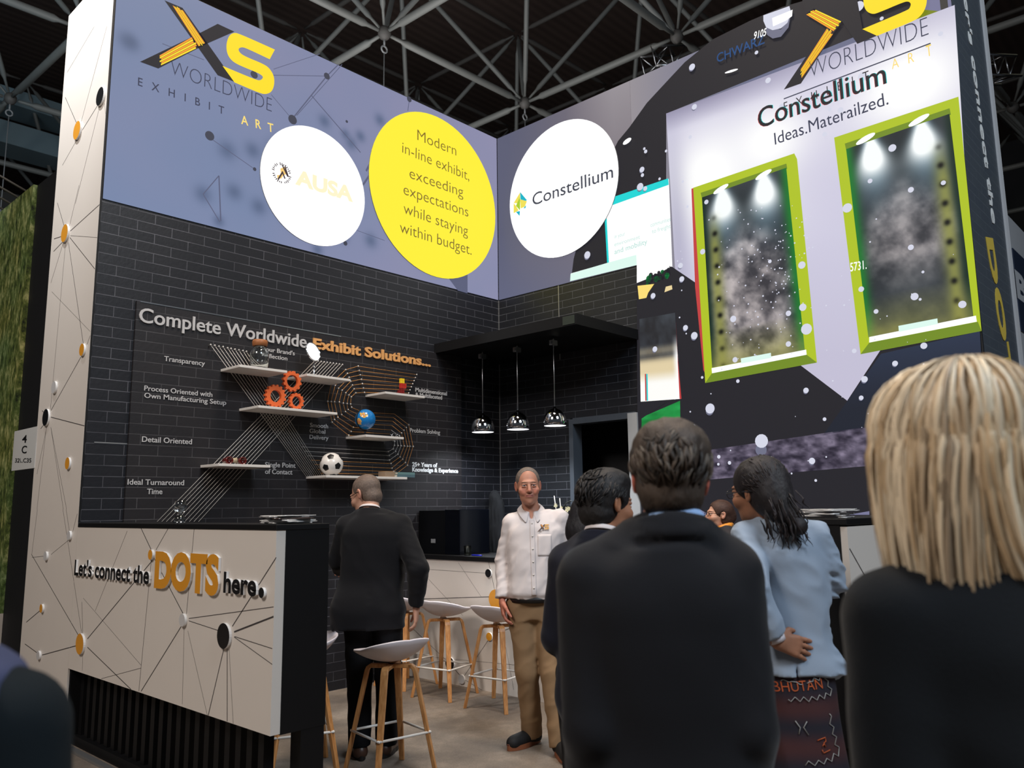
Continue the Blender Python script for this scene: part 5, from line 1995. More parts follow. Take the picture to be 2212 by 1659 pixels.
class Fld:
    def __init__(s, lo, hi, h):
        s.lo, s.h = np.array(lo, float), h
        n = np.ceil((np.array(hi, float) - s.lo) / h).astype(int) + 1
        s.d = np.full(tuple(n), 9.0, np.float32)
        s.ax = [s.lo[i] + h * np.arange(n[i]) for i in range(3)]

    def _blk(s, lo, hi, pad):
        sl, co = [], []
        for i in range(3):
            a = int(np.clip(math.floor((lo[i] - pad - s.lo[i]) / s.h), 0, s.d.shape[i]))
            b = int(np.clip(math.ceil((hi[i] + pad - s.lo[i]) / s.h) + 1, 0, s.d.shape[i]))
            if b <= a:
                return None, None
            sl.append(slice(a, b))
            sh = [1, 1, 1]
            sh[i] = b - a
            co.append(s.ax[i][a:b].reshape(sh).astype(np.float32))
        return tuple(sl), co

    def _mix(s, sl, v, k, op):
        d = s.d[sl]
        if op == 'add':
            if k <= 0:
                s.d[sl] = np.minimum(d, v)
            else:
                h = np.clip(0.5 + 0.5 * (d - v) / k, 0, 1)
                s.d[sl] = d * (1 - h) + v * h - k * h * (1 - h)
        else:
            if k <= 0:
                s.d[sl] = np.maximum(d, -v)
            else:
                h = np.clip(0.5 - 0.5 * (d + v) / k, 0, 1)
                s.d[sl] = d * (1 - h) - v * h + k * h * (1 - h)

    def cone(s, a, b, ra, rb, k=0.02, op='add', flat=False, sq=None):
        a, b = np.array(a, float), np.array(b, float)
        r = max(ra, rb)
        sl, c = s._blk(np.minimum(a, b) - r, np.maximum(a, b) + r, k + 3 * s.h)
        if sl is None:
            return s
        ba = b - a
        L2_ = float(ba @ ba) + 1e-9
        px_, py_, pz_ = c[0] - a[0], c[1] - a[1], c[2] - a[2]
        t0 = (px_ * ba[0] + py_ * ba[1] + pz_ * ba[2]) / L2_
        t = np.clip(t0, 0, 1)
        qx, qy, qz = px_ - t * ba[0], py_ - t * ba[1], pz_ - t * ba[2]
        if sq is not None:          # flattened along a direction: (unit vector, factor)
            n, f = np.array(sq[0], float), sq[1]
            w = qx * n[0] + qy * n[1] + qz * n[2]
            qx, qy, qz = qx + n[0] * w * (f - 1), qy + n[1] * w * (f - 1), qz + n[2] * w * (f - 1)
        v = np.sqrt(qx * qx + qy * qy + qz * qz) - (ra + (rb - ra) * t)
        if flat:
            v = np.maximum(v, (t0 - 1.0) * math.sqrt(L2_))
        s._mix(sl, v, k, op)
        return s

    def ell(s, c, r, R=None, k=0.02, op='add'):
        c, r = np.array(c, float), np.array(r, float) * np.ones(3)
        m = r.max() if R is not None else r
        sl, g = s._blk(c - m, c + m, k + 3 * s.h)
        if sl is None:
            return s
        x, y, z = g[0] - c[0], g[1] - c[1], g[2] - c[2]
        if R is not None:
            x, y, z = (R[0, 0] * x + R[1, 0] * y + R[2, 0] * z, R[0, 1] * x + R[1, 1] * y + R[2, 1] * z, R[0, 2] * x + R[1, 2] * y + R[2, 2] * z)
        k0 = np.sqrt((x / r[0]) ** 2 + (y / r[1]) ** 2 + (z / r[2]) ** 2)
        k1 = np.sqrt((x / r[0] ** 2) ** 2 + (y / r[1] ** 2) ** 2 + (z / r[2] ** 2) ** 2) + 1e-6
        s._mix(sl, k0 * (k0 - 1) / k1, k, op)
        return s

    def loft(s, rows, k=0.02, op='add', e=2.4):
        """rows of (z, cx, cy, rx, ry), rising: a trunk with oval sections"""
        q = np.array(rows, float)
        mx = q[:, 3:5].max()
        lo = (q[:, 1].min() - mx, q[:, 2].min() - mx, q[0, 0])
        hi = (q[:, 1].max() + mx, q[:, 2].max() + mx, q[-1, 0])
        sl, g = s._blk(lo, hi, k + 3 * s.h)
        if sl is None:
            return s
        z = g[2].ravel()
        # smooth interpolation of the rows
        zz = np.clip(z, q[0, 0], q[-1, 0])
        f = []
        for i in range(1, 5):
            f.append(_smooth(q[:, 0], q[:, i], zz).reshape(1, 1, -1).astype(np.float32))
        x, y = np.abs(g[0] - f[0]) / f[2], np.abs(g[1] - f[1]) / f[3]
        v = ((x ** e + y ** e + 1e-9) ** (1 / e) - 1) * np.minimum(f[2], f[3])
        v = np.maximum(v, np.maximum(q[0, 0] - g[2], g[2] - q[-1, 0]))
        s._mix(sl, v, k, op)
        return s

    def cut(s, p, n):
        """removes what lies on the side of P the normal N points to"""
        n = np.array(n, float) / np.linalg.norm(n)
        v = (s.ax[0].reshape(-1, 1, 1) - p[0]) * n[0] + (s.ax[1].reshape(1, -1, 1) - p[1]) * n[1] + (s.ax[2].reshape(1, 1, -1) - p[2]) * n[2]
        s.d = np.maximum(s.d, v.astype(np.float32))
        return s

    def wrinkle(s, amp, freq, seed=0, where=None):
        """folds: stretched noise in the neighbourhood of the surface. FREQ: three frequencies"""
        m = np.argwhere(np.abs(s.d) < amp * 2 + 2 * s.h)
        if len(m) == 0:
            return s
        p = s.lo + m * s.h
        q = (p[:, 0] * freq[0] + 0.35 * p[:, 2] * freq[0], p[:, 1] * freq[1], p[:, 2] * freq[2] + 0.3 * p[:, 0] * freq[2])
        n = 0.5 - np.abs(fbm(q, seed, 2) - 0.5) * 3.0 + 0.4 * (fbm((q[0] * 0.6 + 7, q[1] * 0.6, q[2] * 0.6), seed + 2, 2) - 0.5)
        n = -0.6 * n + 0.1
        w = 1.0 if where is None else where(p)
        s.d[m[:, 0], m[:, 1], m[:, 2]] += (2 * amp * n * w).astype(np.float32)
        return s

    def field(s, fn, band=0.03):
        m = np.argwhere(np.abs(s.d) < band)
        p = s.lo + m * s.h
        s.d[m[:, 0], m[:, 1], m[:, 2]] += fn(p).astype(np.float32)
        return s

    def mesh(s):
        d = s.d
        ins = d < 0
        c = np.zeros(tuple(np.array(d.shape) - 1), np.int8)
        for i in (0, 1):
            for j in (0, 1):
                for k in (0, 1):
                    c += ins[i:d.shape[0] - 1 + i, j:d.shape[1] - 1 + j, k:d.shape[2] - 1 + k]
        cells = np.argwhere((c > 0) & (c < 8))
        if len(cells) == 0:
            return np.zeros((0, 3)), []
        idx = -np.ones(c.shape, np.int64)
        idx[cells[:, 0], cells[:, 1], cells[:, 2]] = np.arange(len(cells))
        acc = np.zeros((len(cells), 3))
        cnt = np.zeros(len(cells))
        for a in range(3):
            o1, o2 = (a + 1) % 3, (a + 2) % 3
            for i in (0, 1):
                for j in (0, 1):
                    off = np.zeros(3, int)
                    off[o1], off[o2] = i, j
                    p0 = cells + off
                    p1 = p0.copy()
                    p1[:, a] += 1
                    d0, d1 = d[p0[:, 0], p0[:, 1], p0[:, 2]], d[p1[:, 0], p1[:, 1], p1[:, 2]]
                    x = (d0 < 0) != (d1 < 0)
                    t = np.where(x, d0 / np.where(x, d0 - d1, 1), 0)
                    q = p0.astype(float)
                    q[:, a] += t
                    acc[x] += q[x]
                    cnt[x] += 1
        v = s.lo + s.h * acc / cnt[:, None]
        fs = []
        for a in range(3):
            o1, o2 = (a + 1) % 3, (a + 2) % 3
            A = [slice(None)] * 3
            B = [slice(None)] * 3
            A[a], B[a] = slice(0, -1), slice(1, None)
            x = ins[tuple(A)] != ins[tuple(B)]
            e = np.argwhere(x)
            e = e[(e[:, o1] > 0) & (e[:, o2] > 0) & (e[:, o1] < c.shape[o1]) & (e[:, o2] < c.shape[o2])]
            q = []
            for i, j in ((-1, -1), (0, -1), (0, 0), (-1, 0)):
                t = e.copy()
                t[:, o1] += i
                t[:, o2] += j
                q.append(idx[t[:, 0], t[:, 1], t[:, 2]])
            q = np.stack(q, 1)
            fl = ins[e[:, 0], e[:, 1], e[:, 2]]
            q[~fl] = q[~fl][:, ::-1]
            fs.append(q[(q >= 0).all(1)])
        f = np.concatenate(fs)
        # one gentle smoothing pass
        nb = np.zeros_like(v)
        ct = np.zeros(len(v))
        for i in range(4):
            np.add.at(nb, f[:, i], v[f[:, (i + 1) % 4]])
            np.add.at(ct, f[:, i], 1)
        ok = ct > 0
        v[ok] = v[ok] * 0.6 + 0.4 * nb[ok] / ct[ok][:, None]
        return v, [tuple(r) for r in f.tolist()]


def _smooth(xs, ys, x):
    """monotone-looking cubic through the points"""
    m = np.gradient(ys, xs)
    i = np.clip(np.searchsorted(xs, x) - 1, 0, len(xs) - 2)
    h = xs[i + 1] - xs[i]
    t = (x - xs[i]) / h
    return ((2 * t ** 3 - 3 * t ** 2 + 1) * ys[i] + (t ** 3 - 2 * t ** 2 + t) * h * m[i] + (-2 * t ** 3 + 3 * t ** 2) * ys[i + 1] + (t ** 3 - t ** 2) * h * m[i + 1])


def put_mesh(mb, vf, col=None, mi=0):
    v, f = vf
    if len(v) == 0:
        return
    if callable(col):
        c = col(v)
        mb.add(v, f, mi, [tuple(r) for r in c], True)
    else:
        mb.add(v, f, mi, col, True)


# ------------------------------------------------------------------ anatomy
def head_volume(F, c, R, g=1.0, fem=False):
    P = lambda x, y, z: c + R @ np.array((x, y, z)) * g
    E = lambda p, r, k=0.02, op='add': F.ell(P(*p), np.array(r) * g, R, k, op)
    E((0, -0.016, 0.036), (0.077, 0.097, 0.084), 0.0)
    E((0, 0.030, -0.030), (0.062 if not fem else 0.058, 0.066, 0.084), 0.03)
    E((0, 0.046, -0.082), (0.051 if not fem else 0.041, 0.046, 0.036), 0.03)
    F.ell(P(0, 0.080, -0.102), 0.017 * g, None, 0.024)
    E((0, 0.086, 0.027), (0.048, 0.013, 0.010), 0.014)
    for sx in (-1, 1):
        E((sx * 0.031, 0.104, 0.007), (0.016, 0.012, 0.010), 0.010, 'sub')
        E((sx * 0.046, 0.066, -0.028), (0.022, 0.026, 0.022), 0.02)
        E((sx * 0.031, 0.0835, 0.0125), (0.0170, 0.0135, 0.0078), 0.002)
        E((sx * 0.031, 0.0835, -0.0015), (0.0165, 0.0128, 0.0068), 0.002)
        F.cone(P(sx * 0.017, 0.094, 0.016), P(sx * 0.046, 0.086, 0.013), 0.0045 * g, 0.004 * g, 0.004)
        E((sx * 0.0125, 0.104, -0.034), (0.0085, 0.010, 0.007), 0.006)
        # ear
        Re = R @ rot3(sx * 18, -8, 0)
        F.ell(P(sx * 0.079, -0.008, 0.0), np.array((0.009, 0.019, 0.031)) * g, Re, 0.008)
        F.ell(P(sx * 0.086, -0.004, 0.003), np.array((0.006, 0.010, 0.019)) * g, Re, 0.004, 'sub')
        F.ell(P(sx * 0.077, -0.002, -0.024), np.array((0.007, 0.010, 0.010)) * g, Re, 0.006)
    F.cone(P(0, 0.092, 0.014), P(0, 0.117, -0.028), 0.0085 * g, 0.0125 * g, 0.012)
    E((0, 0.088, -0.060), (0.026, 0.014, 0.018), 0.014)
    E((0, 0.099, -0.056), (0.020, 0.007, 0.0045), 0.005)
    E((0, 0.098, -0.067), (0.018, 0.008, 0.0055), 0.005)
    for sx in (-1, 1):
        F.cone(P(0, 0.1075, -0.0625), P(sx * 0.015, 0.1035, -0.0612), 0.0016 * g, 0.0016 * g, 0.002, 'sub')
        F.cone(P(sx * 0.015, 0.1035, -0.0612), P(sx * 0.027, 0.0945, -0.0565), 0.0016 * g, 0.0014 * g, 0.002, 'sub')
        E((sx * 0.037, 0.078, -0.043), (0.016, 0.016, 0.014), 0.012)


def head_tint(skin, c, R, g=1.0, lips=None, brow=None, flush=0.0):
    sk, lp, br = np.array(lin(skin)), np.array(lin(lips or skin)), np.array(lin(brow or skin))
    red = np.array(lin((min(255, skin[0] + 8), skin[1] - 26, skin[2] - 24)))

    def fn(v):
        q = (v - c) @ R / g
        n = fbm((q[:, 0] * 60, q[:, 1] * 60, q[:, 2] * 60), 5, 3)[:, None]
        col = sk * (0.92 + 0.16 * n)
        front = np.clip((q[:, 1] - 0.05) / 0.03, 0, 1)
        w = flush * front * np.exp(-((np.abs(q[:, 0]) - 0.04) / 0.022) ** 2 - ((q[:, 2] + 0.03) / 0.028) ** 2)
        w = np.maximum(w, flush * 0.8 * np.exp(-(q[:, 0] / 0.014) ** 2 - ((q[:, 2] + 0.026) / 0.016) ** 2) * front)
        w = np.maximum(w, flush * np.clip((np.abs(q[:, 0]) - 0.075) / 0.008, 0, 1))
        col = col * (1 - w[:, None]) + red * w[:, None]
        w = front * (np.clip(1.3 - np.abs(q[:, 0]) / 0.022, 0, 1) > 0.12) * (np.exp(-((q[:, 2] + 0.0615) / 0.008) ** 2) > 0.4)
        col = col * (1 - 0.75 * w[:, None]) + lp * 0.75 * w[:, None]
        w = front * np.clip(1 - (np.abs(np.abs(q[:, 0]) - 0.032) / 0.020) ** 4, 0, 1) * np.exp(-((q[:, 2] - 0.027 + np.abs(np.abs(q[:, 0]) - 0.03) * 0.25) / 0.005) ** 2)
        col = col * (1 - 0.75 * w[:, None]) + br * 0.75 * w[:, None]
        w = front * (np.abs(q[:, 0]) < 0.024) * np.exp(-((q[:, 2] + 0.0615) / 0.0022) ** 2)
        col = col * (1 - 0.6 * w[:, None])
        col[:, 3] = 1
        return col
    return fn


def hand_volume(F, w, d, n, th, curl=0.5, g=1.0, spread=0.06):
    """W wrist, D towards the fingertips, N out of the back of the hand, TH towards the thumb's side"""
    w, d, n, th = (np.array(t, float) for t in (w, d, n, th))
    d /= np.linalg.norm(d)
    th -= d * (th @ d)
    th /= np.linalg.norm(th)
    nn = np.cross(d, th)
    n = nn if nn @ n > 0 else -nn
    lens = (0.072, 0.080, 0.075, 0.058)
    for i in range(4):
        o = (0.0315 - 0.0205 * i) * g
        kn = w + d * (0.092 - 0.004 * abs(i - 1.2)) * g + th * o
        F.cone(w + d * 0.012 * g + th * o * 0.55, kn, 0.0165 * g, 0.0115 * g, 0.014)
        p, a = kn, 0.0
        dirv = d + th * spread * (1.2 - i)
        dirv /= np.linalg.norm(dirv)
        for s_, (l, r0, r1) in enumerate(((0.44, 0.0095, 0.0088), (0.31, 0.0088, 0.0080), (0.25, 0.0080, 0.0066))):
            a += curl * (0.55, 0.75, 0.55)[s_] * (1 + 0.10 * i)
            e = p + (dirv * math.cos(a) - n * math.sin(a)) * lens[i] * l * g
            F.cone(p, e, r0 * g, r1 * g, 0.003)
            p = e
    b = w + d * 0.022 * g + th * 0.026 * g - n * 0.004 * g
    m = b + (d * 0.72 + th * 0.62 - n * 0.25) * 0.043 * g
    t = m + (d * 0.93 + th * 0.22 - n * (0.15 + 0.4 * curl)) * 0.033 * g
    u = t + (d * 0.95 + th * 0.02 - n * (0.2 + 0.6 * curl)) * 0.027 * g
    F.cone(b, m, 0.0155 * g, 0.0115 * g, 0.012)
    F.cone(m, t, 0.0112 * g, 0.0098 * g, 0.004)
    F.cone(t, u, 0.0098 * g, 0.0076 * g, 0.003)
    F.cone(w - d * 0.05 * g, w + d * 0.02 * g, 0.026 * g, 0.024 * g, 0.014, sq=(n, 1.3))


def bounds(pts, m):
    p = np.array(pts, float)
    return p.min(0) - m, p.max(0) + m


def collar_strip(name, m, parent, c, r0, r1, z0, z1, open_deg=28, tip=0.045, tipr=0.02, thick=0.004, tilt=0.0, lean=(0, 0), droop=0.5):
    """a turned-down collar round the neck: C its centre, R0/Z0 the fold, R1/Z1 the outer edge"""
    n = 40
    o = MB()
    vs, fs = [], []
    for i in range(n + 1):
        a = math.radians(90 + open_deg + (360 - 2 * open_deg) * i / n)
        f = abs(i / n - 0.5) * 2               # 0 at the back, 1 at the front ends
        fr = max(0, f - 0.55) / 0.45
        zf_ = -tilt * math.sin(a)
        ca, sa = math.cos(a), math.sin(a)
        low = c[2] + z0 - 0.028
        z0_, z1_ = c[2] + z0, c[2] + z1
        vs.append((c[0] + ca * (r0 - 0.004), c[1] + sa * (r0 - 0.004), low + zf_ - droop * 0.05 * fr))
        vs.append((c[0] + ca * r0 + lean[0], c[1] + sa * r0 + lean[1], z0_ + zf_ - droop * 0.05 * fr))
        rr_ = r1 + tipr * fr ** 2
        vs.append((c[0] + ca * rr_, c[1] + sa * rr_, z1_ + zf_ - droop * 0.06 * fr - tip * fr ** 2))
    for i in range(n):
        for k in (0, 1):
            q = i * 3 + k
            fs.append((q, q + 3, q + 4, q + 1))
    o.add(vs, fs, 0, None, True)
    o = o.build(name, m, parent, local=True)
    s_ = o.modifiers.new('thick', 'SOLIDIFY')
    s_.thickness = thick
    s_.offset = 0
    b = o.modifiers.new('soft', 'SUBSURF')
    b.levels = b.render_levels = 1
    return o


def spectacles(parent, c, R, m, g=1.0):
    o = MB()
    P = lambda x, y, z: c + R @ np.array((x, y, z)) * g
    for sx in (-1, 1):
        ring = [P(sx * 0.034 + 0.024 * math.cos(t), 0.112 - 0.002 * abs(math.cos(t)), 0.002 + 0.017 * math.sin(t)) for t in np.linspace(0, 2 * PI, 21)]
        o.tube(ring, 0.0016 * g, 6)
        o.tube([P(sx * 0.058, 0.111, 0.008), P(sx * 0.074, 0.09, 0.009), P(sx * 0.082, 0.0, 0.012), P(sx * 0.082, -0.022, -0.004)], 0.0018 * g, 6)
    o.tube([P(-0.010, 0.112, 0.004), P(0, 0.116, 0.008), P(0.010, 0.112, 0.004)], 0.0016 * g, 6)
    return o.build('spectacles', m, parent, local=True)


def eyes(parent, c, R, iris, g=1.0):
    for sx in (-1, 1):
        o = MB()
        q = c + R @ np.array((sx * 0.031, 0.0825, 0.0055)) * g
        ax = R @ np.array((0, 1, 0))
        r = 0.0128 * g
        ring = lambda a0, a1, n_, mi: o.lathe([(r * math.sin(t), r * math.cos(t)) for t in np.linspace(a1, a0, n_)], q, 18, mi, ax)
        ring(0.50, 1.5, 8, 0)
        ring(0.22, 0.50, 3, 1)
        ring(0.0, 0.22, 3, 2)
        o.build('eye', [mat('eye_white', (206, 196, 190), 0.2), mat('iris', iris, 0.15), mat('pupil', (8, 8, 8), 0.1)], parent, local=True)


HAIRM = {}


def hair_mat(name, rough=0.6, stretch=(1, 1, 0.25), bump=0.5, bscale=240):
    return vmat(name, rough, False, 1.0, 0.35, bump, bscale, stretch)


def hair_cap(parent, c, R, tone, t=0.012, seed=1, face=(0.098, -0.02, 0.085), low=-0.078, amp=0.003, h=0.004, freq=(90, 40, 60), g=1.0, extra=None, dark=0.55, name='hair', ears=True):
    lo, hi = c - 0.19 * g, c + 0.19 * g
    if extra is not None and extra[1] is not None:
        lo, hi = np.minimum(lo, c + R @ np.array(extra[1][0]) - 0.02), np.maximum(hi, c + R @ np.array(extra[1][1]) + 0.02)
        lo, hi = np.minimum(lo, hi - 0.01), hi
    F = Fld(lo, hi, h)
    P = lambda x, y, z: c + R @ np.array((x, y, z)) * g
    F.ell(P(0, -0.018, 0.037), np.array((0.0775 + t, 0.098 + t, 0.085 + t)) * g, R, 0.0)
    F.ell(P(0, -0.045, -0.035), np.array((0.066 + t * 0.7, 0.062 + t * 0.6, 0.062)) * g, R, 0.02)
    F.ell(P(0, face[0], face[1]), np.array((0.076, face[2], 0.098)) * g, R, 0.008, 'sub')
    F.ell(P(0, 0.09, -0.09), np.array((0.09, 0.07, 0.09)) * g, R, 0.01, 'sub')
    if ears:
        for sx in (-1, 1):
            F.ell(P(sx * 0.088, -0.002, -0.012), np.array((0.026, 0.027, 0.040)) * g, R, 0.006, 'sub')
    F.cut(P(0, 0, low), R @ np.array((0, 0.25, -1.0)))
    if extra is not None:
        extra[0](F, P, R)

    def disp(p):
        q = (p - c) @ R / g
        n = fbm((q[:, 0] * freq[0], q[:, 1] * freq[1], q[:, 2] * freq[2]), seed, 3) - 0.5
        return 2 * amp * n
    F.field(disp, 0.02)
    b = np.array(lin(tone))

    def col(v):
        q = (v - c) @ R / g
        n = fbm((q[:, 0] * freq[0], q[:, 1] * freq[1] * 0.8, q[:, 2] * freq[2]), seed + 3, 4)[:, None]
        cc = b * (dark + (2 - 2 * dark) * n)
        cc[:, 3] = 1
        return cc
    o = MB()
    put_mesh(o, F.mesh(), col)
    return o.build(name, hair_mat('hair_strands'), parent, local=True)


def locks(mb, paths, r, tones, rg, flat=0.4, n=5):
    for pts in paths:
        c = lin(rg.choice(tones))
        k = rg.uniform(0.8, 1.2)
        c = (c[0] * k, c[1] * k, c[2] * k, 1)
        m = len(pts)
        rs = [r * rg.uniform(0.85, 1.15) * (0.25 + 0.75 * math.sin(PI * min(1, (i + 0.6) / (m * 0.9)) ** 0.8)) if i < m - 1 else r * 0.12 for i in range(m)]
        mb.tube(pts, rs, n, 0, True, c, True, flat)


def place(o, px, depth, yaw):
    """YAW: degrees turned left from looking straight away from the camera"""
    p = CAM_O + ray(px, 1099) * depth
    o.location = (p[0], p[1], 0)
    o.rotation_euler = (0, 0, YAW - PI / 2 + math.radians(yaw))


ARM_R = (0.056, 0.043, 0.029)
LEG_R = (0.082, 0.056, 0.040)


def body(label, skin, J, hd, px, depth, yaw, g=1.0, hands=(), fem=False, lips=None, brow=None, flush=0.0, h_head=0.004, group=None):
    """the person itself: head, trunk, arms, hands and legs as one mesh. J holds the joints in metres,
    the person looking along +y; hd = (head centre, rotation)"""
    c, R = np.array(hd[0], float), hd[1]
    mb = MB()
    tint = head_tint(skin, c, R, g, lips, brow, flush)
    # head and neck
    F = Fld(c - np.array((0.13, 0.15, 0.24)) * g, c + np.array((0.13, 0.15, 0.14)) * g, h_head)
    head_volume(F, c, R, g, fem)
    nb_ = np.array(J['neck'], float)
    F.cone(c + R @ np.array((0, -0.030, -0.05)) * g, nb_ + (0, -0.006, 0), (0.049 if not fem else 0.042) * g, (0.057 if not fem else 0.048) * g, 0.018)
    put_mesh(mb, F.mesh(), tint)
    # trunk and limbs
    pts = [J[k] for k in ('neck', 'hipL', 'hipR', 'kneeL', 'kneeR', 'ankL', 'ankR', 'shL', 'shR', 'elL', 'elR', 'wrL', 'wrR')]
    lo, hi = bounds(pts, 0.19)
    lo[2] = -0.01
    hi[2] = max(nb_[2] + 0.06, max(p[2] for p in pts) + 0.06)
    F = Fld(lo, hi, 0.014)
    W = J['trunk']
    F.loft([(z, x, y, rx - 0.014, ry - 0.014) for z, x, y, rx, ry in W], 0.03)
    for s_ in 'LR':
        F.cone(J['sh' + s_], J['el' + s_], 0.046 * g, 0.038 * g, 0.02)
        F.cone(J['el' + s_], J['wr' + s_], 0.037 * g, 0.025 * g, 0.01)
        F.cone(J['hip' + s_], J['knee' + s_], LEG_R[0] * g - 0.01, LEG_R[1] * g - 0.006, 0.03)
        F.cone(J['knee' + s_], J['ank' + s_], LEG_R[1] * g - 0.006, LEG_R[2] * g - 0.006, 0.02)
        a = np.array(J['ank' + s_], float)
        t = np.array(J.get('toe' + s_, a + np.array((0, 0.15, 0))), float)
        F.cone((a[0], a[1], 0.045), (t[0], t[1], 0.035), 0.032, 0.026, 0.02)
    F.cone(nb_ + (0, 0, -0.06), nb_ + (0, 0, 0.03), 0.055 * g, 0.05 * g, 0.03)
    put_mesh(mb, F.mesh(), tint)
    for (w, d, n, th, curl) in hands:
        w = np.array(w, float)
        d = np.array(d, float)
        d = d / np.linalg.norm(d)
        F = Fld(w + d * 0.07 - 0.155 * g, w + d * 0.07 + 0.155 * g, 0.004)
        hand_volume(F, w, d, n, th, curl, g)
        put_mesh(mb, F.mesh(), tint)
    o = mb.build('person', vmat('skin', 0.5, False, 1.0, 0.35, 0.15, 300), local=True)
    tag(o, label, 'person', group)
    place(o, px, depth, yaw)
    return o


def sleeve(F, sh, el, wr, r=(0.072, 0.060, 0.045), stop=0.93, k=0.03):
    sh, el, wr = (np.array(t, float) for t in (sh, el, wr))
    F.cone(sh, el, r[0], r[1], k)
    F.cone(el, el + (wr - el) * stop, r[1], r[2], 0.012, flat=True)


def garment(name, m, parent, J, hem, off=0.018, arms=(0.072, 0.060, 0.045), stop=0.95, h=0.010, wr=(0.006, (9, 9, 5)), seed=3, top=None, trunk=None, extra=None, k_arm=0.016, flare=0.0, armfold=None, roll=None, trap=0.0, fill=(0.112, 0.084)):
    W = [list(r) for r in (trunk or J['trunk'])]
    rows = [(z, x, y, rx + off, ry + off) for z, x, y, rx, ry in W if z > hem + 0.01]
    # continue down to the hem
    zs = np.array([r[0] for r in W])
    vals = [np.interp(hem, zs, np.array([r[i] for r in W])) for i in range(1, 5)]
    rows = [(hem, vals[0], vals[1], vals[2] + off, vals[3] + off)] + rows
    if flare:
        q_ = lambda z: max(0.0, (1.06 - z) / (1.06 - hem)) ** 1.3 if z < 1.06 else 0.0
        rows = [(z, x, y, rx + flare * q_(z), ry + flare * 0.6 * q_(z)) for z, x, y, rx, ry in rows]
    pts = [J['shL'], J['shR'], J['elL'], J['elR'], J['wrL'], J['wrR'], (rows[0][1] - rows[0][3], rows[0][2] - rows[0][4], hem), (rows[0][1] + rows[0][3], rows[0][2] + rows[0][4], hem), J['neck']]
    lo, hi = bounds(pts, 0.13)
    lo[2] = min(hem - 0.02, min(p[2] for p in pts) - 0.03)
    hi[2] = max(p[2] for p in pts) + 0.06
    F = Fld(lo, hi, h)
    F.loft(rows, 0.02)
    nb_ = np.array(J['neck'], float)
    F.cone(nb_ + (0, 0, -0.10), nb_ + (0, 0, trap), fill[0], fill[1], 0.04, flat=True)
    for s_ in 'LR':
        sgn_ = -1 if s_ == 'L' else 1
        F.cone(nb_ + (sgn_ * 0.048, 0, trap), np.array(J['sh' + s_]) + (0, 0, 0.010), 0.034, arms[0] * 0.84, 0.04)
        sleeve(F, J['sh' + s_], J['el' + s_], J['wr' + s_], arms, stop, k_arm)
    if extra:
        extra(F)
    if wr:
        F.wrinkle(wr[0], wr[1], seed)
    if roll:
        # a turned-down collar rolled round the neck: (centre, radius, height at the back, opening half angle)
        c_, r_, up_, op_ = roll
        for dz, dr, th_, kk in ((-0.034, 0.022, 0.010, 0.006), (-0.018, 0.014, 0.011, 0.004), (0.0, 0.004, 0.011, 0.004)):
            pts_ = []
            for i in range(29):
                a_ = math.radians(90 + op_ + (360 - 2 * op_) * i / 28)
                pts_.append((c_[0] + (r_ + dr) * math.cos(a_), c_[1] + (r_ + dr) * math.sin(a_), c_[2] + dz - up_ * math.sin(a_)))
            for i in range(28):
                F.cone(pts_[i], pts_[i + 1], th_, th_, kk)
    if armfold:
        F.wrinkle(armfold[0], armfold[1], seed + 9, armfold[2])
    o = MB()
    put_mesh(o, F.mesh())
    return o.build(name, m, parent, local=True)


def trousers(name, m, parent, J, top, r=(0.098, 0.074, 0.062), wr=(0.006, (8, 8, 9)), seed=8, h=0.010, hemz=0.07):
    pts = [J['hipL'], J['hipR'], J['kneeL'], J['kneeR'], J['ankL'], J['ankR']]
    lo, hi = bounds(pts, 0.15)
    lo[2], hi[2] = 0.01, top + 0.02
    F = Fld(lo, hi, h)
    W = J['trunk']
    rows = [(z, x, y, rx + 0.006, ry + 0.006) for z, x, y, rx, ry in W if z < top - 0.01]
    zs = np.array([q[0] for q in W])
    vals = [np.interp(top, zs, np.array([q[i] for q in W])) for i in range(1, 5)]
    rows.append((top, vals[0], vals[1], vals[2] + 0.006, vals[3] + 0.006))
    F.loft(rows, 0.02)
    for s_ in 'LR':
        F.cone(J['hip' + s_], J['knee' + s_], r[0], r[1], 0.03)
        a = np.array(J['ank' + s_], float)
        F.cone(J['knee' + s_], (a[0], a[1], hemz), r[1], r[2], 0.02, flat=True)
    if wr:
        F.wrinkle(wr[0], wr[1], seed)
    o = MB()
    put_mesh(o, F.mesh())
    return o.build(name, m, parent, local=True)


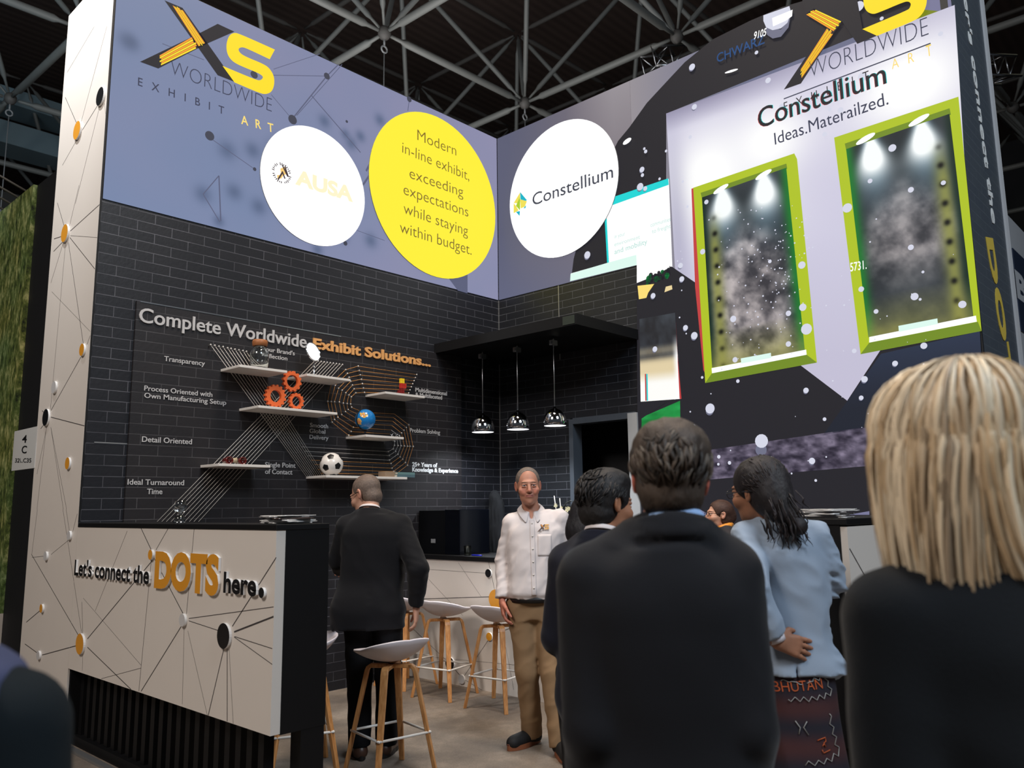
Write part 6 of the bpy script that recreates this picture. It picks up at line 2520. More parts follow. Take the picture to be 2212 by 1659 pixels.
def shoe(parent, ank, toe, m, sole_m, g=1.0, hgt=0.085):
    a, t = np.array((ank[0], ank[1], 0.0)), np.array((toe[0], toe[1], 0.0))
    d = (t - a) / np.linalg.norm(t - a)
    s = np.array((-d[1], d[0], 0))
    heel = a - d * 0.065 * g
    L = 0.285 * g
    F = Fld(np.minimum(heel, heel + d * L) - 0.09, np.maximum(heel, heel + d * L) + (0.09, 0.09, 0.14), 0.006)
    F.cone(heel + d * 0.04 + (0, 0, 0.050), heel + d * 0.06 + (0, 0, hgt + 0.015), 0.036 * g, 0.037 * g, 0.0, flat=True)
    F.cone(heel + d * 0.04 + (0, 0, 0.042), heel + d * (L - 0.05) + (0, 0, 0.040), 0.036 * g, 0.040 * g, 0.03)
    F.cone(heel + d * 0.10 + (0, 0, 0.072), heel + d * (L - 0.075) + (0, 0, 0.048), 0.030 * g, 0.030 * g, 0.03)
    F.cut((0, 0, 0.018), (0, 0, -1))
    o = MB()
    put_mesh(o, F.mesh())
    sh = o.build('shoe', m, parent, local=True)
    n = 28
    ring = []
    for k in range(n):
        u = 2 * PI * k / n
        x = math.cos(u)
        w = (0.044 if x > 0 else 0.037) * g
        ring.append(heel + d * (L * 0.5 - 0.005 + x * (L * 0.5)) + s * w * math.sin(u) * (1.0 + 0.12 * math.sin(u * 2)))
    o = MB()
    o.add([tuple(p + (0, 0, 0.001)) for p in ring] + [tuple(p + (0, 0, 0.030)) for p in ring], [(k, (k + 1) % n, n + (k + 1) % n, n + k) for k in range(n)] + [tuple(range(n - 1, -1, -1)), tuple(n + k for k in range(n))])
    o = o.build('sole', sole_m, sh, local=True)
    return sh


def trunk(chest=0.165, waist=0.145, hip=0.165, depth=0.115, belly=0.0, cx=0.0, cz=1.0, lean=0.0, xl=(0, 0, 0)):
    """oval sections from the crotch to the neck; CZ scales the heights, LEAN pushes the top forward, XL shifts hips, waist and chest sideways"""
    Z = [(0.80, hip * 0.86, depth * 0.90, 0.0, xl[0]), (0.88, hip, depth * 1.02, 0.0, xl[0]), (0.96, hip * 0.97, depth * 1.0 + belly * 0.4, 0.0, xl[0]), (1.06, waist, depth * 0.90 + belly, belly * 0.6, xl[1]),
         (1.17, (waist + chest) / 2, depth * 0.95 + belly * 0.6, belly * 0.5, (xl[1] + xl[2]) / 2), (1.29, chest, depth * 1.02, 0.004, xl[2]), (1.38, chest * 0.98, depth * 0.92, -0.004, xl[2]), (1.435, chest * 0.80, depth * 0.72, -0.012, xl[2]), (1.475, chest * 0.42, depth * 0.55, -0.016, xl[2])]
    out = []
    for z, rx, ry, cy, sx in Z:
        t = max(0, (z - 0.9) / 0.57)
        out.append((z * cz, cx + sx, cy + lean * t, rx, ry))
    return out


SUIT = dict(rough=0.75, spec=0.25, sheen=0.15)

# ------------------------------------------------------------------ the man in the white shirt, facing the camera
c_shirt = bpy.data.materials.new('white_shirt_cotton')
c_shirt = mat('white_shirt_cotton', (214, 204, 202), 0.75, bump=0.12, bscale=500)
khaki = mat('khaki_twill', (134, 106, 76), 0.85, bump=0.15, bscale=400, vary=0.06)
black_shoe = mat('black_canvas', (14, 13, 14), 0.7)
gum = mat('gum_sole', (128, 74, 46), 0.6)
leather = mat('black_leather', (20, 17, 18), 0.45)


def man_white_shirt():
    T = trunk(0.172, 0.152, 0.150, 0.118, 0.022, 0.0, 1.0, 0.0, (0.012, 0.006, -0.006))
    J = dict(neck=(0.016, 0.0, 1.485), shR=(0.142, -0.01, 1.405), shL=(-0.165, 0.0, 1.43), elR=(0.198, -0.035, 1.16), elL=(-0.222, -0.03, 1.18), wrR=(0.214, 0.035, 0.925), wrL=(-0.215, 0.05, 0.93),
             hipR=(0.092, 0, 0.88), hipL=(-0.075, 0, 0.88), kneeR=(0.058, 0.02, 0.48), kneeL=(-0.10, 0.10, 0.48), ankR=(0.03, -0.11, 0.08), ankL=(-0.135, 0.15, 0.08),
             toeR=(0.17, 0.03, 0), toeL=(-0.17, 0.32, 0), trunk=T)
    hc, R = np.array((0.036, 0.035, 1.647)), rot3(3, 3, 2)
    b = body('person in white logo shirt and khaki trousers standing and smiling at the camera', (176, 124, 102), J, (hc, R), 1153, 5.35, 180, 1.0,
             hands=[((0.214, 0.037, 0.915), (-0.10, 0.20, -1.0), (0.95, 0.15, 0.0), (-0.1, 1.0, 0.1), 0.55), ((-0.215, 0.055, 0.92), (0.1, 0.2, -1.0), (-0.95, 0.15, 0), (0.1, 1, 0.1), 0.5)],
             lips=(176, 104, 96), brow=(120, 92, 76), flush=0.5, h_head=0.003)
    eyes(b, hc, R, (70, 84, 96))
    hair_cap(b, hc, R, (108, 96, 88), 0.0022, 4, (0.106, 0.024, 0.088), -0.07, 0.0012, 0.0035, (160, 160, 160), 1.0)
    # the shirt blouses over the belt
    rows = [list(r) for r in T]
    sh = garment('shirt', c_shirt, b, J, 0.938, 0.016, (0.067, 0.059, 0.046), 0.97, 0.007, (0.007, (13, 13, 9)), 5, trap=-0.030, fill=(0.098, 0.060), armfold=(0.006, (9, 9, 26), lambda p: np.clip((np.abs(p[:, 0]) - 0.15) * 14, 0, 1)),
                 extra=lambda F: F.loft([(0.938, 0.01, 0.012, 0.150, 0.126), (0.955, 0.01, 0.014, 0.165, 0.142), (0.99, 0.008, 0.018, 0.166, 0.145), (1.05, 0.006, 0.016, 0.150, 0.130), (1.12, 0.004, 0.01, 0.11, 0.09)], 0.03).ell((0.018, 0.085, 1.475), (0.020, 0.05, 0.050), None, 0.008, 'sub'))
    v = [x.co.copy() for x in sh.data.vertices]
    bv = BVHTree.FromPolygons(v, [tuple(p.vertices) for p in sh.data.polygons])

    def front(x, z, o=0.002):
        h = bv.ray_cast(Vector((x, 0.6, z)), Vector((0, -1, 0)))
        return (x, (h[0].y if h[0] is not None else 0.13) + o, z)
    # placket, pocket, buttons, embroidered logo
    def strip(name, m, x0, x1, z0, z1, nx=4, nz=40, o=0.002, xf=lambda z: 0):
        q = MB()
        for j in range(nz + 1):
            z = z0 + (z1 - z0) * j / nz
            for i in range(nx + 1):
                q.v.append(front(x0 + (x1 - x0) * i / nx + xf(z), z, o))
        for j in range(nz):
            for i in range(nx):
                a = j * (nx + 1) + i
                q.f.append((a, a + 1, a + nx + 2, a + nx + 1))
        q.m = [0] * len(q.f)
        q.sm = [True] * len(q.f)
        q = q.build(name, m, sh, local=True)
        s_ = q.modifiers.new('thick', 'SOLIDIFY')
        s_.thickness = 0.0009
        return q
    cx = lambda z: 0.016 - (1.44 - z) * 0.012
    strip('placket', c_shirt, -0.015, 0.015, 0.955, 1.425, xf=cx)
    strip('chest_pocket', c_shirt, -0.108, -0.018, 1.20, 1.335, 8, 10, 0.0012)
    for k in range(6):
        z = 1.405 - 0.080 * k
        p = front(cx(z), z, 0.0055)
        MB().lathe([(0, -0.001), (0.0055, -0.001), (0.0055, 0.0012), (0, 0.0014)], p, 12, 0, (0, 1, 0)).build('button', M['shelf'], sh, local=True)
    lg = MB()

    def lp(pts, mi):
        q = [front(-0.018 - x * 0.72, 1.398 - y * 0.72, 0.0065) for x, y in pts]
        fs_ = tessellate_polygon([[Vector((x, -y, 0)) for x, y in pts]])
        lg.add(q, [tuple(t) for t in fs_], mi)
    lp([(0.0, 0.062), (0.016, 0.058), (0.075, 0.0), (0.060, 0.0)], 0)
    lp([(0.026, 0.0), (0.042, 0.0), (0.062, 0.042), (0.048, 0.044)], 0)
    lp([(0.030, 0.002), (0.042, 0.002), (0.052, 0.020), (0.046, 0.026)], 1)
    for r_ in ([(0.068, 0.0), (0.108, 0.0), (0.103, 0.008), (0.072, 0.009)], [(0.066, 0.006), (0.074, 0.006), (0.074, 0.022), (0.066, 0.022)], [(0.066, 0.017), (0.100, 0.017), (0.099, 0.025), (0.068, 0.025)],
               [(0.094, 0.019), (0.102, 0.019), (0.102, 0.040), (0.094, 0.040)], [(0.060, 0.034), (0.100, 0.034), (0.098, 0.042), (0.066, 0.042)]):
        lp(r_, 2)
    lp([(0.022, 0.052), (0.104, 0.050), (0.104, 0.053), (0.022, 0.055)], 0)
    lp([(0.018, 0.062), (0.040, 0.061), (0.040, 0.064), (0.018, 0.065)], 0)
    lg.build('chest_logo', [mat('brown_thread', (84, 66, 58), 0.7), mat('orange_thread', (206, 130, 50), 0.7), mat('gold_thread', (206, 150, 60), 0.7)], sh, local=True)
    collar_strip('shirt_collar', c_shirt, b, (0.018, 0.006, 1.502), 0.061, 0.094, 0.028, -0.012, 16, 0.044, 0.024, 0.004, 0.022)
    trousers('trousers', khaki, b, J, 0.925, (0.097, 0.076, 0.066), (0.008, (8, 8, 10)), 8, 0.008, 0.055)
    o = MB()
    n = 48
    for z0, z1, rx, ry in ((0.908, 0.946, 0.160, 0.132),):
        vs = []
        for rr_ in (0.0, 0.006):
            for z in (z0, z1):
                vs += [(0.008 + (rx + rr_) * math.cos(2 * PI * k / n), 0.012 + (ry + rr_) * math.sin(2 * PI * k / n), z) for k in range(n)]
        fs_ = []
        for k in range(n):
            k2 = (k + 1) % n
            fs_ += [(2 * n + k, 2 * n + k2, 3 * n + k2, 3 * n + k), (k2, k, n + k, n + k2), (n + k, 3 * n + k, 3 * n + k2, n + k2), (k, k2, 2 * n + k2, 2 * n + k)]
        o.add(vs, fs_, 0, None, True)
    o.build('belt', leather, b, local=True)
    for a, t in (('ankR', 'toeR'), ('ankL', 'toeL')):
        shoe(b, J[a], J[t], black_shoe, gum, 1.04)
    return b


man_white_shirt()

# ------------------------------------------------------------------ the man in the dark suit at the counter
suit_a = mat('black_wool', (13, 13, 17), 0.8, spec=0.2, sheen=0.08, bump=0.1, bscale=350)
trous_a = mat('black_wool_trousers', (13, 13, 16), 0.8, spec=0.2)
brown_shoe = mat('brown_leather', (66, 44, 34), 0.4)
dark_sole = mat('dark_sole', (24, 20, 18), 0.6)


def man_at_counter():
    T = trunk(0.180, 0.178, 0.186, 0.125, 0.012, -0.012, 1.0, 0.03, (-0.03, -0.012, 0.0))
    J = dict(neck=(-0.036, 0.03, 1.485), shL=(-0.185, 0.03, 1.40), shR=(0.155, 0.02, 1.40), elL=(-0.255, 0.10, 1.185), elR=(0.285, -0.10, 1.135), wrL=(-0.285, 0.30, 1.11), wrR=(0.262, 0.0, 0.905),
             hipL=(-0.105, 0, 0.88), hipR=(0.075, 0, 0.88), kneeL=(-0.095, 0.03, 0.48), kneeR=(0.09, 0.02, 0.48), ankL=(-0.08, 0.0, 0.09), ankR=(0.075, 0.05, 0.09), toeL=(-0.14, 0.16, 0), toeR=(0.10, 0.22, 0), trunk=T)
    hc, R = np.array((-0.082, 0.085, 1.605)), rot3(62, 22, 0)
    b = body('person in a dark suit and glasses leaning at the counter, seen from behind', (186, 140, 118), J, (hc, R), 812, 5.20, 0, 1.0,
             hands=[((0.262, 0.0, 0.90), (-0.02, 0.12, -1.0), (0.9, -0.1, 0), (0, 1, 0), 0.45), ((-0.285, 0.31, 1.108), (-0.2, 1, 0.02), (0, 0.0, 1.0), (1, 0.2, 0.0), 0.7)], lips=(166, 100, 92), brow=(110, 90, 78), flush=0.3)
    eyes(b, hc, R, (80, 90, 100))
    hair_cap(b, hc, R, (104, 88, 78), 0.003, 6, (0.098, 0.02, 0.10), -0.085, 0.001, 0.004, (160, 160, 160))
    spectacles(b, hc, R, M['black'])
    garment('jacket', suit_a, b, J, 0.775, 0.026, (0.074, 0.066, 0.050), 0.95, 0.010, (0.005, (6, 6, 5)), 12, flare=0.045, roll=((-0.040, 0.03, 1.490), 0.070, 0.022, 40), trap=0.0, armfold=(0.005, (9, 9, 22), lambda p: np.clip((np.abs(p[:, 0] + 0.02) - 0.16) * 12, 0, 1)),
            extra=lambda F: F.cone((-0.01, -0.30, 0.74), (-0.01, -0.30, 0.98), 0.012, 0.006, 0.0, 'sub').ell((-0.01, -0.142, 0.86), (0.004, 0.02, 0.12), None, 0.006, 'sub'))
    trousers('trousers', trous_a, b, J, 0.93, (0.10, 0.078, 0.068), (0.006, (8, 8, 8)), 13)
    collar_strip('shirt_collar', c_shirt, b, (-0.045, 0.035, 1.505), 0.060, 0.070, 0.026, 0.004, 20, 0.02, 0.01, 0.004, 0.02)
    for a, t in (('ankR', 'toeR'), ('ankL', 'toeL')):
        shoe(b, J[a], J[t], brown_shoe, dark_sole, 1.05)
    return b


man_at_counter()

def tufts(b, hc, R, g, n, tones, seed, r, length, lift=1.0):
    """loose locks lying on short hair"""
    rg = random.Random(seed)
    mb = MB()
    P = lambda x, y, z: hc + R @ np.array((x, y, z)) * g
    sz = np.array((0.089, 0.110, 0.100)) * lift
    ctr = np.array((0, -0.022, 0.036))
    paths = []
    for i in range(n):
        th, ph = rg.uniform(0, 2 * PI), math.acos(rg.uniform(-0.35, 1.0))
        d = np.array((math.sin(ph) * math.cos(th), math.sin(ph) * math.sin(th), math.cos(ph)))
        if d[1] > 0.55 and d[2] < 0.55:
            continue
        if abs(d[0]) > 0.75 and d[2] < 0.05 and d[1] > -0.45:
            continue
        q = d * sz + ctr
        fl = np.array((rg.uniform(-0.4, 0.4) + 0.5 * d[0], -0.5 + 0.4 * d[1], -0.75 if d[2] < 0.5 else rg.uniform(-0.3, 0.3)))
        fl -= d * (fl @ d) * 0.9
        fl /= np.linalg.norm(fl)
        sd = np.cross(d, fl) * rg.uniform(-0.5, 0.5)
        pts = []
        for s_ in np.linspace(0, 1, 6):
            e = (q - d * 0.004 + fl * length * s_ + sd * length * 0.5 * s_ * s_ - ctr) / sz
            pts.append(P(*(ctr + e / np.linalg.norm(e) * sz * (1.0 + 0.03 * math.sin(PI * s_) + 0.012 * s_))))
        paths.append(pts)
    locks(mb, paths, r, tones, rg, 0.35)
    return mb.build('hair', hair_mat('hair_tufts'), b, local=True)


# ------------------------------------------------------------------ big dark suit in front
suit_b = mat('charcoal_wool', (19, 20, 25), 0.85, spec=0.2, sheen=0.1, bump=0.12, bscale=350)
blue_shirt = mat('pale_blue_cotton', (150, 182, 226), 0.75)


def man_big():
    T = trunk(0.172, 0.168, 0.172, 0.12, 0.01, 0.0, 0.955, 0.0, (0.0, 0.0, -0.008))
    J = dict(neck=(0.012, -0.005, 1.445), shL=(-0.160, -0.015, 1.345), shR=(0.134, -0.015, 1.355), elL=(-0.166, -0.05, 1.05), elR=(0.140, -0.06, 1.05), wrL=(-0.160, 0.06, 0.83), wrR=(0.146, 0.06, 0.83),
             hipL=(-0.09, 0, 0.84), hipR=(0.09, 0, 0.84), kneeL=(-0.095, 0.02, 0.46), kneeR=(0.095, 0.02, 0.46), ankL=(-0.09, -0.02, 0.085), ankR=(0.09, -0.02, 0.085), trunk=T)
    hc, R = np.array((0.026, 0.03, 1.558)), rot3(-8, 4, 3)
    b = body('person with wavy grey brown hair in a broad dark suit, seen from behind', (188, 132, 112), J, (hc, R), 1430, 1.80, 0, 0.97,
             hands=[((0.146, 0.065, 0.82), (-0.02, 0.15, -1.0), (0.9, -0.1, 0), (0, 1, 0), 0.5), ((-0.160, 0.065, 0.82), (0.02, 0.15, -1.0), (-0.9, -0.1, 0), (0, 1, 0), 0.5)], flush=0.9)

    def ex(F, P, R_):
        F.ell(P(0, -0.03, 0.075), (0.080, 0.085, 0.062), R_, 0.03)
    hr = hair_cap(b, hc, R, (66, 55, 47), 0.0125, 15, (0.105, -0.03, 0.085), -0.085, 0.0042, 0.004, (55, 26, 34), 0.97, (ex, None), 0.35)
    tufts(b, hc, R, 0.97, 420, [(66, 55, 47), (52, 44, 38), (82, 70, 60), (44, 38, 34), (96, 86, 76)], 5, 0.006, 0.05, 1.01)
    garment('jacket', suit_b, b, J, 0.72, 0.030, (0.076, 0.069, 0.054), 0.95, 0.010, (0.004, (5, 5, 4)), 22, flare=0.01, roll=((0.014, -0.006, 1.458), 0.074, 0.022, 40), trap=0.012, armfold=(0.004, (9, 9, 16), lambda p: np.clip((np.abs(p[:, 0]) - 0.16) * 12, 0, 1)),
            extra=lambda F: F.ell((0.0, -0.150, 0.80), (0.004, 0.02, 0.14), None, 0.006, 'sub'))
    trousers('trousers', trous_a, b, J, 0.88, (0.10, 0.076, 0.066), None)
    collar_strip('shirt_collar', blue_shirt, b, (0.026, 0.0, 1.452), 0.061, 0.071, 0.034, 0.006, 20, 0.02, 0.01, 0.004, 0.024)
    for s_ in 'LR':
        a = J['ank' + s_]
        shoe(b, a, (a[0] * 1.3, 0.2, 0), leather, dark_sole)
    return b


man_big()

# ------------------------------------------------------------------ dark haired man looking to the side
suit_c = mat('navy_wool', (18, 19, 31), 0.85, spec=0.2, sheen=0.1)


def man_navy():
    T = trunk(0.165, 0.155, 0.165, 0.115, 0.01, 0.0, 0.925, 0.0)
    J = dict(neck=(0.0, -0.01, 1.392), shL=(-0.138, -0.01, 1.300), shR=(0.155, -0.01, 1.300), elL=(-0.172, -0.03, 1.03), elR=(0.22, -0.03, 1.03), wrL=(-0.10, 0.18, 0.97), wrR=(0.16, 0.14, 0.90),
             hipL=(-0.09, 0, 0.82), hipR=(0.09, 0, 0.82), kneeL=(-0.095, 0.02, 0.44), kneeR=(0.095, 0.02, 0.44), ankL=(-0.09, -0.02, 0.085), ankR=(0.09, -0.02, 0.085), trunk=T)
    hc, R = np.array((0.010, 0.02, 1.510)), rot3(-30, 6, -2)
    b = body('person with short black hair and navy jacket turned towards the doorway', (164, 112, 84), J, (hc, R), 1300, 3.0, -28, 0.96,
             hands=[((-0.10, 0.19, 0.97), (0.3, 1, -0.1), (0, 0.1, 1), (0.9, 0, 0.2), 0.9), ((0.16, 0.15, 0.895), (-0.1, 0.6, -0.8), (0.8, 0.2, 0.2), (0, 1, 0.3), 0.6)], brow=(30, 24, 22))
    eyes(b, hc, R, (40, 28, 22), 0.96)

    def ex(F, P, R_):
        F.ell(P(0, 0.02, 0.095), (0.072, 0.075, 0.045), R_, 0.03)
    hair_cap(b, hc, R, (30, 27, 27), 0.013, 31, (0.118, -0.03, 0.085), -0.088, 0.003, 0.004, (70, 40, 50), 0.96, (ex, None), 0.4)
    tufts(b, hc, R, 0.96, 420, [(30, 27, 27), (22, 20, 21), (40, 36, 35), (44, 40, 38)], 9, 0.0042, 0.034, 1.0)
    garment('jacket', suit_c, b, J, 0.70, 0.024, (0.072, 0.064, 0.050), 0.93, 0.010, (0.005, (6, 6, 5)), 32, roll=((0.0, -0.008, 1.394), 0.071, 0.02, 40), trap=0.0)
    trousers('trousers', trous_a, b, J, 0.86, (0.098, 0.076, 0.066), None)
    collar_strip('shirt_collar', c_shirt, b, (0.004, -0.004, 1.402), 0.060, 0.071, 0.030, 0.004, 20, 0.02, 0.01, 0.004, 0.02)
    for s_ in 'LR':
        a = J['ank' + s_]
        shoe(b, a, (a[0] * 1.3, 0.2, 0), leather, dark_sole)
    return b


mn = man_navy()
p = mn.matrix_basis @ Vector((-0.20, 0.245, 0.90))
fo = thing('folder', 'grey folder with black edge held by the person in the navy jacket', 'folder', (p[0], p[1], 0.78), rotz=mn.rotation_euler.z)
MB().box((-0.10, 0.0, 0.0), (0.13, 0.012, 0.20)).build('cover', mat('grey_folder', (120, 124, 130), 0.5), fo, local=True, bevel=0.002)
MB().box((-0.104, -0.002, -0.002), (-0.098, 0.014, 0.202)).build('edge_band', M['black'], fo, local=True)

# ------------------------------------------------------------------ person in the pale blue blazer
blazer = mat('pale_blue_wool', (138, 152, 170), 0.85, sheen=0.1, bump=0.08, bscale=350)


def skirt_material():
    m = bpy.data.materials.new('maroon_weave')
    m.use_nodes = True
    nt = m.node_tree
    tc = nt.nodes.new('ShaderNodeTexCoord')
    wv = nt.nodes.new('ShaderNodeTexWave')
    wv.bands_direction = 'Z'
    wv.inputs['Scale'].default_value = 2.2
    wv.inputs['Distortion'].default_value = 1.2
    cr = nt.nodes.new('ShaderNodeValToRGB')
    cr.color_ramp.elements[0].color = lin((22, 20, 34))
    cr.color_ramp.elements[1].color = lin((62, 30, 32))
    nt.links.new(tc.outputs['Object'], wv.inputs['Vector'])
    nt.links.new(wv.outputs['Fac'], cr.inputs['Fac'])
    nt.links.new(cr.outputs['Color'], nt.nodes['Principled BSDF'].inputs['Base Color'])
    nt.nodes['Principled BSDF'].inputs['Roughness'].default_value = 0.9
    return m


def woman_blazer():
    T = trunk(0.128, 0.112, 0.135, 0.10, 0.0, 0.012, 0.955, 0.02)
    J = dict(neck=(-0.035, 0.01, 1.43), shL=(-0.135, 0.0, 1.375), shR=(0.118, 0.0, 1.375), elL=(-0.165, -0.15, 1.20), elR=(0.185, 0.02, 1.205), wrL=(-0.098, -0.135, 1.035), wrR=(0.085, 0.27, 1.40),
             hipL=(-0.06, 0, 0.86), hipR=(0.08, 0, 0.86), kneeL=(-0.06, 0.02, 0.46), kneeR=(0.09, 0.02, 0.46), ankL=(-0.06, -0.02, 0.085), ankR=(0.10, -0.02, 0.085), trunk=T)
    hc, R = np.array((-0.083, 0.025, 1.555)), rot3(38, 4, -8)
    b = body('person with long dark hair, pale blue blazer and embroidered maroon skirt, hand on back', (150, 104, 80), J, (hc, R), 1690, 3.1, 0, 0.95,
             hands=[((-0.098, -0.138, 1.025), (0.80, 0.10, -0.25), (-0.1, -1, 0.1), (0.1, 0.2, 1.0), 0.25), ((0.085, 0.275, 1.41), (-0.35, 0.2, 0.75), (0.7, 0.3, 0.2), (0, -1, 0.2), 0.9)], fem=True, lips=(130, 70, 66), brow=(30, 24, 24))
    eyes(b, hc, R, (40, 28, 22), 0.95)
    spectacles(b, hc, R, mat('dark_grey_spectacles', (40, 44, 52), 0.3), 0.95)

    def ex(F, P, R_):
        F.ell(P(0.0, -0.035, 0.055), (0.083, 0.092, 0.078), R_, 0.03)
        F.ell(hc + np.array((0.045, -0.075, -0.02)), (0.062, 0.06, 0.085), None, 0.04)
        F.cone(hc + np.array((0.03, -0.08, -0.03)), hc + np.array((0.10, -0.135, -0.13)), 0.055, 0.035, 0.04)
    hair_cap(b, hc, R, (34, 30, 32), 0.012, 41, (0.112, -0.03, 0.088), -0.12, 0.0035, 0.004, (60, 40, 22), 0.95, (ex, ((-0.16, -0.30, -0.22), (0.26, 0.12, 0.17))), 0.35)
    rg = random.Random(8)
    mb = MB()
    paths = []
    for i in range(75):
        x, y, z = rg.uniform(-0.02, 0.10), rg.uniform(-0.155, -0.08), rg.uniform(-0.12, 0.0)
        L = rg.uniform(0.07, 0.15)
        pts = []
        dx, ph, am, fr = rg.uniform(0.0, 0.30), rg.uniform(0, 6), rg.uniform(0.003, 0.012), rg.uniform(9, 17)
        for t in np.linspace(0, 1, 13):
            w = t ** 1.3
            pts.append(hc + np.array((x + dx * t * 0.22 + am * w * math.sin(fr * t + ph), y - 0.02 * math.sin(PI * t) + am * w * math.cos(fr * t + ph), z - L * t)))
        paths.append(pts)
    gp_ = hc + np.array((0.062, -0.105, -0.045))
    for i in range(170):
        th, ph = rg.uniform(PI * 0.95, PI * 2.1), math.acos(rg.uniform(-0.25, 0.98))
        d = np.array((math.sin(ph) * math.cos(th), math.sin(ph) * math.sin(th), math.cos(ph)))
        sz_, c0_ = np.array((0.090, 0.106, 0.098)), np.array((0, -0.022, 0.036))
        p0 = c0_ + R @ (d * sz_) + hc - c0_ * 0
        am, fr, q0 = rg.uniform(0.002, 0.006), rg.uniform(10, 18), rg.uniform(0, 6)
        pts = []
        for t in np.linspace(0, 0.85, 10):
            e = p0 * (1 - t) + gp_ * t - hc
            e = R.T @ e - c0_
            k_ = np.linalg.norm(e / sz_)
            e = e * max(1.0, 1.0 / max(k_, 0.3))
            q_ = hc + R @ (c0_ + e * 1.015)
            pts.append(q_ + am * np.array((math.sin(fr * t + q0), math.cos(fr * t + q0), math.sin(fr * t + q0 * 2))))
        paths.append(pts)
    locks(mb, paths, 0.0042, [(26, 22, 24), (38, 32, 34), (46, 38, 38)], rg, 0.6)
    mb.build('hair', hair_mat('hair_curls'), b, local=True)
    garment('blazer', blazer, b, J, 0.895, 0.020, (0.063, 0.054, 0.045), 0.95, 0.007, (0.009, (6, 6, 7)), 43, flare=0.014, roll=((-0.028, 0.006, 1.430), 0.062, 0.016, 40),
            armfold=(0.014, (10, 10, 26), lambda p: np.clip((np.abs(p[:, 0] - 0.0) - 0.115) * 20, 0, 1)),
            extra=lambda F: F.ell((-0.02, -0.125, 0.93), (0.0035, 0.03, 0.10), rot3(0, 0, 6), 0.006, 'sub').ell((0.10, 0.02, 0.90), (0.09, 0.10, 0.05), None, 0.05))
    # long skirt with stitched bands
    F = Fld((-0.22, -0.19, 0.36), (0.25, 0.22, 0.98), 0.009)
    F.loft([(0.40, 0.03, 0.0, 0.165, 0.145), (0.60, 0.022, 0.0, 0.148, 0.132), (0.78, 0.015, 0.0, 0.136, 0.120), (0.90, 0.012, 0.0, 0.132, 0.112), (0.96, 0.012, 0.0, 0.12, 0.10)], 0)
    F.wrinkle(0.006, (10, 10, 2), 3)
    o = MB()
    put_mesh(o, F.mesh())
    sk = o.build('skirt', skirt_material(), b, local=True)
    bv = BVHTree.FromPolygons([x.co.copy() for x in sk.data.vertices], [tuple(p_.vertices) for p_ in sk.data.polygons])

    def back(x, z, o_=0.003):
        h = bv.ray_cast(Vector((x, -0.6, z)), Vector((0, 1, 0)))
        return np.array((x, (h[0].y if h[0] is not None else -0.05) - o_, z))

    def zz(px_, py_):
        """pixel in the close-up of the skirt -> local x and height"""
        X, Y = 1580 + px_ / 7.243, 1430 + py_ / 7.243
        d_ = 2.98
        return ((X - 1690) * d_ / F_PX * 0.985, 1.5 + (1091.6 - Y) * 0.988 / F_PX * d_)
    o = MB()
    for pts in ([(470, 225), (500, 210), (580, 240), (600, 228), (680, 235), (730, 270), (770, 270)], [(840, 255), (880, 232), (935, 225), (950, 175), (1035, 220), (1060, 160), (1100, 142), (1150, 165), (1135, 195), (1190, 235), (1175, 310), (1245, 360), (1210, 455),
                 (1130, 405), (1095, 490), (1020, 425), (975, 500), (895, 445), (845, 520), (770, 450), (715, 520), (645, 455), (585, 525), (550, 495)],
                [(1165, 710), (1195, 745), (1150, 850), (1220, 905), (1180, 1000), (1250, 1045), (1205, 1150), (1280, 1195), (1250, 1320), (1170, 1270), (1125, 1380), (1050, 1330), (1000, 1410), (920, 1355), (860, 1430), (770, 1365), (720, 1430)],
                [(625, 800), (690, 895), (665, 990)], [(795, 805), (740, 890), (805, 1000)]):
        o.tube([back(*zz(*q)) for q in pts], 0.0016, 5)
    o.build('white_stitching', mat('white_thread', (150, 150, 148), 0.8), sk, local=True)
    # stitched letters follow the cloth
    o = MB()
    v, f = text_mesh('BHUTAN', -0.004)
    x0, x1 = v[:, 0].min(), v[:, 0].max()
    a, e = np.array(zz(370, 395)), np.array(zz(1090, 335))
    hcap = v[:, 1].max()
    q = []
    for x_, y_, _ in v:
        t = (x_ - x0) / (x1 - x0)
        pz = a + (e - a) * t + np.array((-0.004, 0.034)) * (y_ / hcap)
        q.append(back(pz[0], pz[1], 0.003))
    o.add(q, f)
    o.build('orange_lettering', mat('orange_thread_skirt', (176, 84, 42), 0.8), sk, local=True)
    o = MB()
    for pts in ([(930, 1075), (1055, 1035), (1060, 1090), (1025, 1110), (1050, 1165)], [(1000, 1160), (1030, 1120)], [(990, 1210), (1010, 1255), (1115, 1215)]):
        o.tube([back(*zz(*p_)) for p_ in pts], 0.0018, 5)
    o.build('orange_stitching', mat('orange_thread_skirt', (176, 84, 42), 0.8), sk, local=True)
    MB().lathe([(0.030, -0.009), (0.033, -0.009), (0.033, 0.009), (0.030, 0.009), (0.030, -0.009)], (-0.096, -0.136, 1.03), 24, 0, (0.25, 0.02, -0.6), caps=False).build('bracelet', mat('pale_bracelet', (196, 188, 192), 0.4), b, local=True)
    for s_ in 'LR':
        a = J['ank' + s_]
        shoe(b, a, (a[0] * 1.2, 0.2, 0), leather, dark_sole, 0.88)
    return b


woman_blazer()

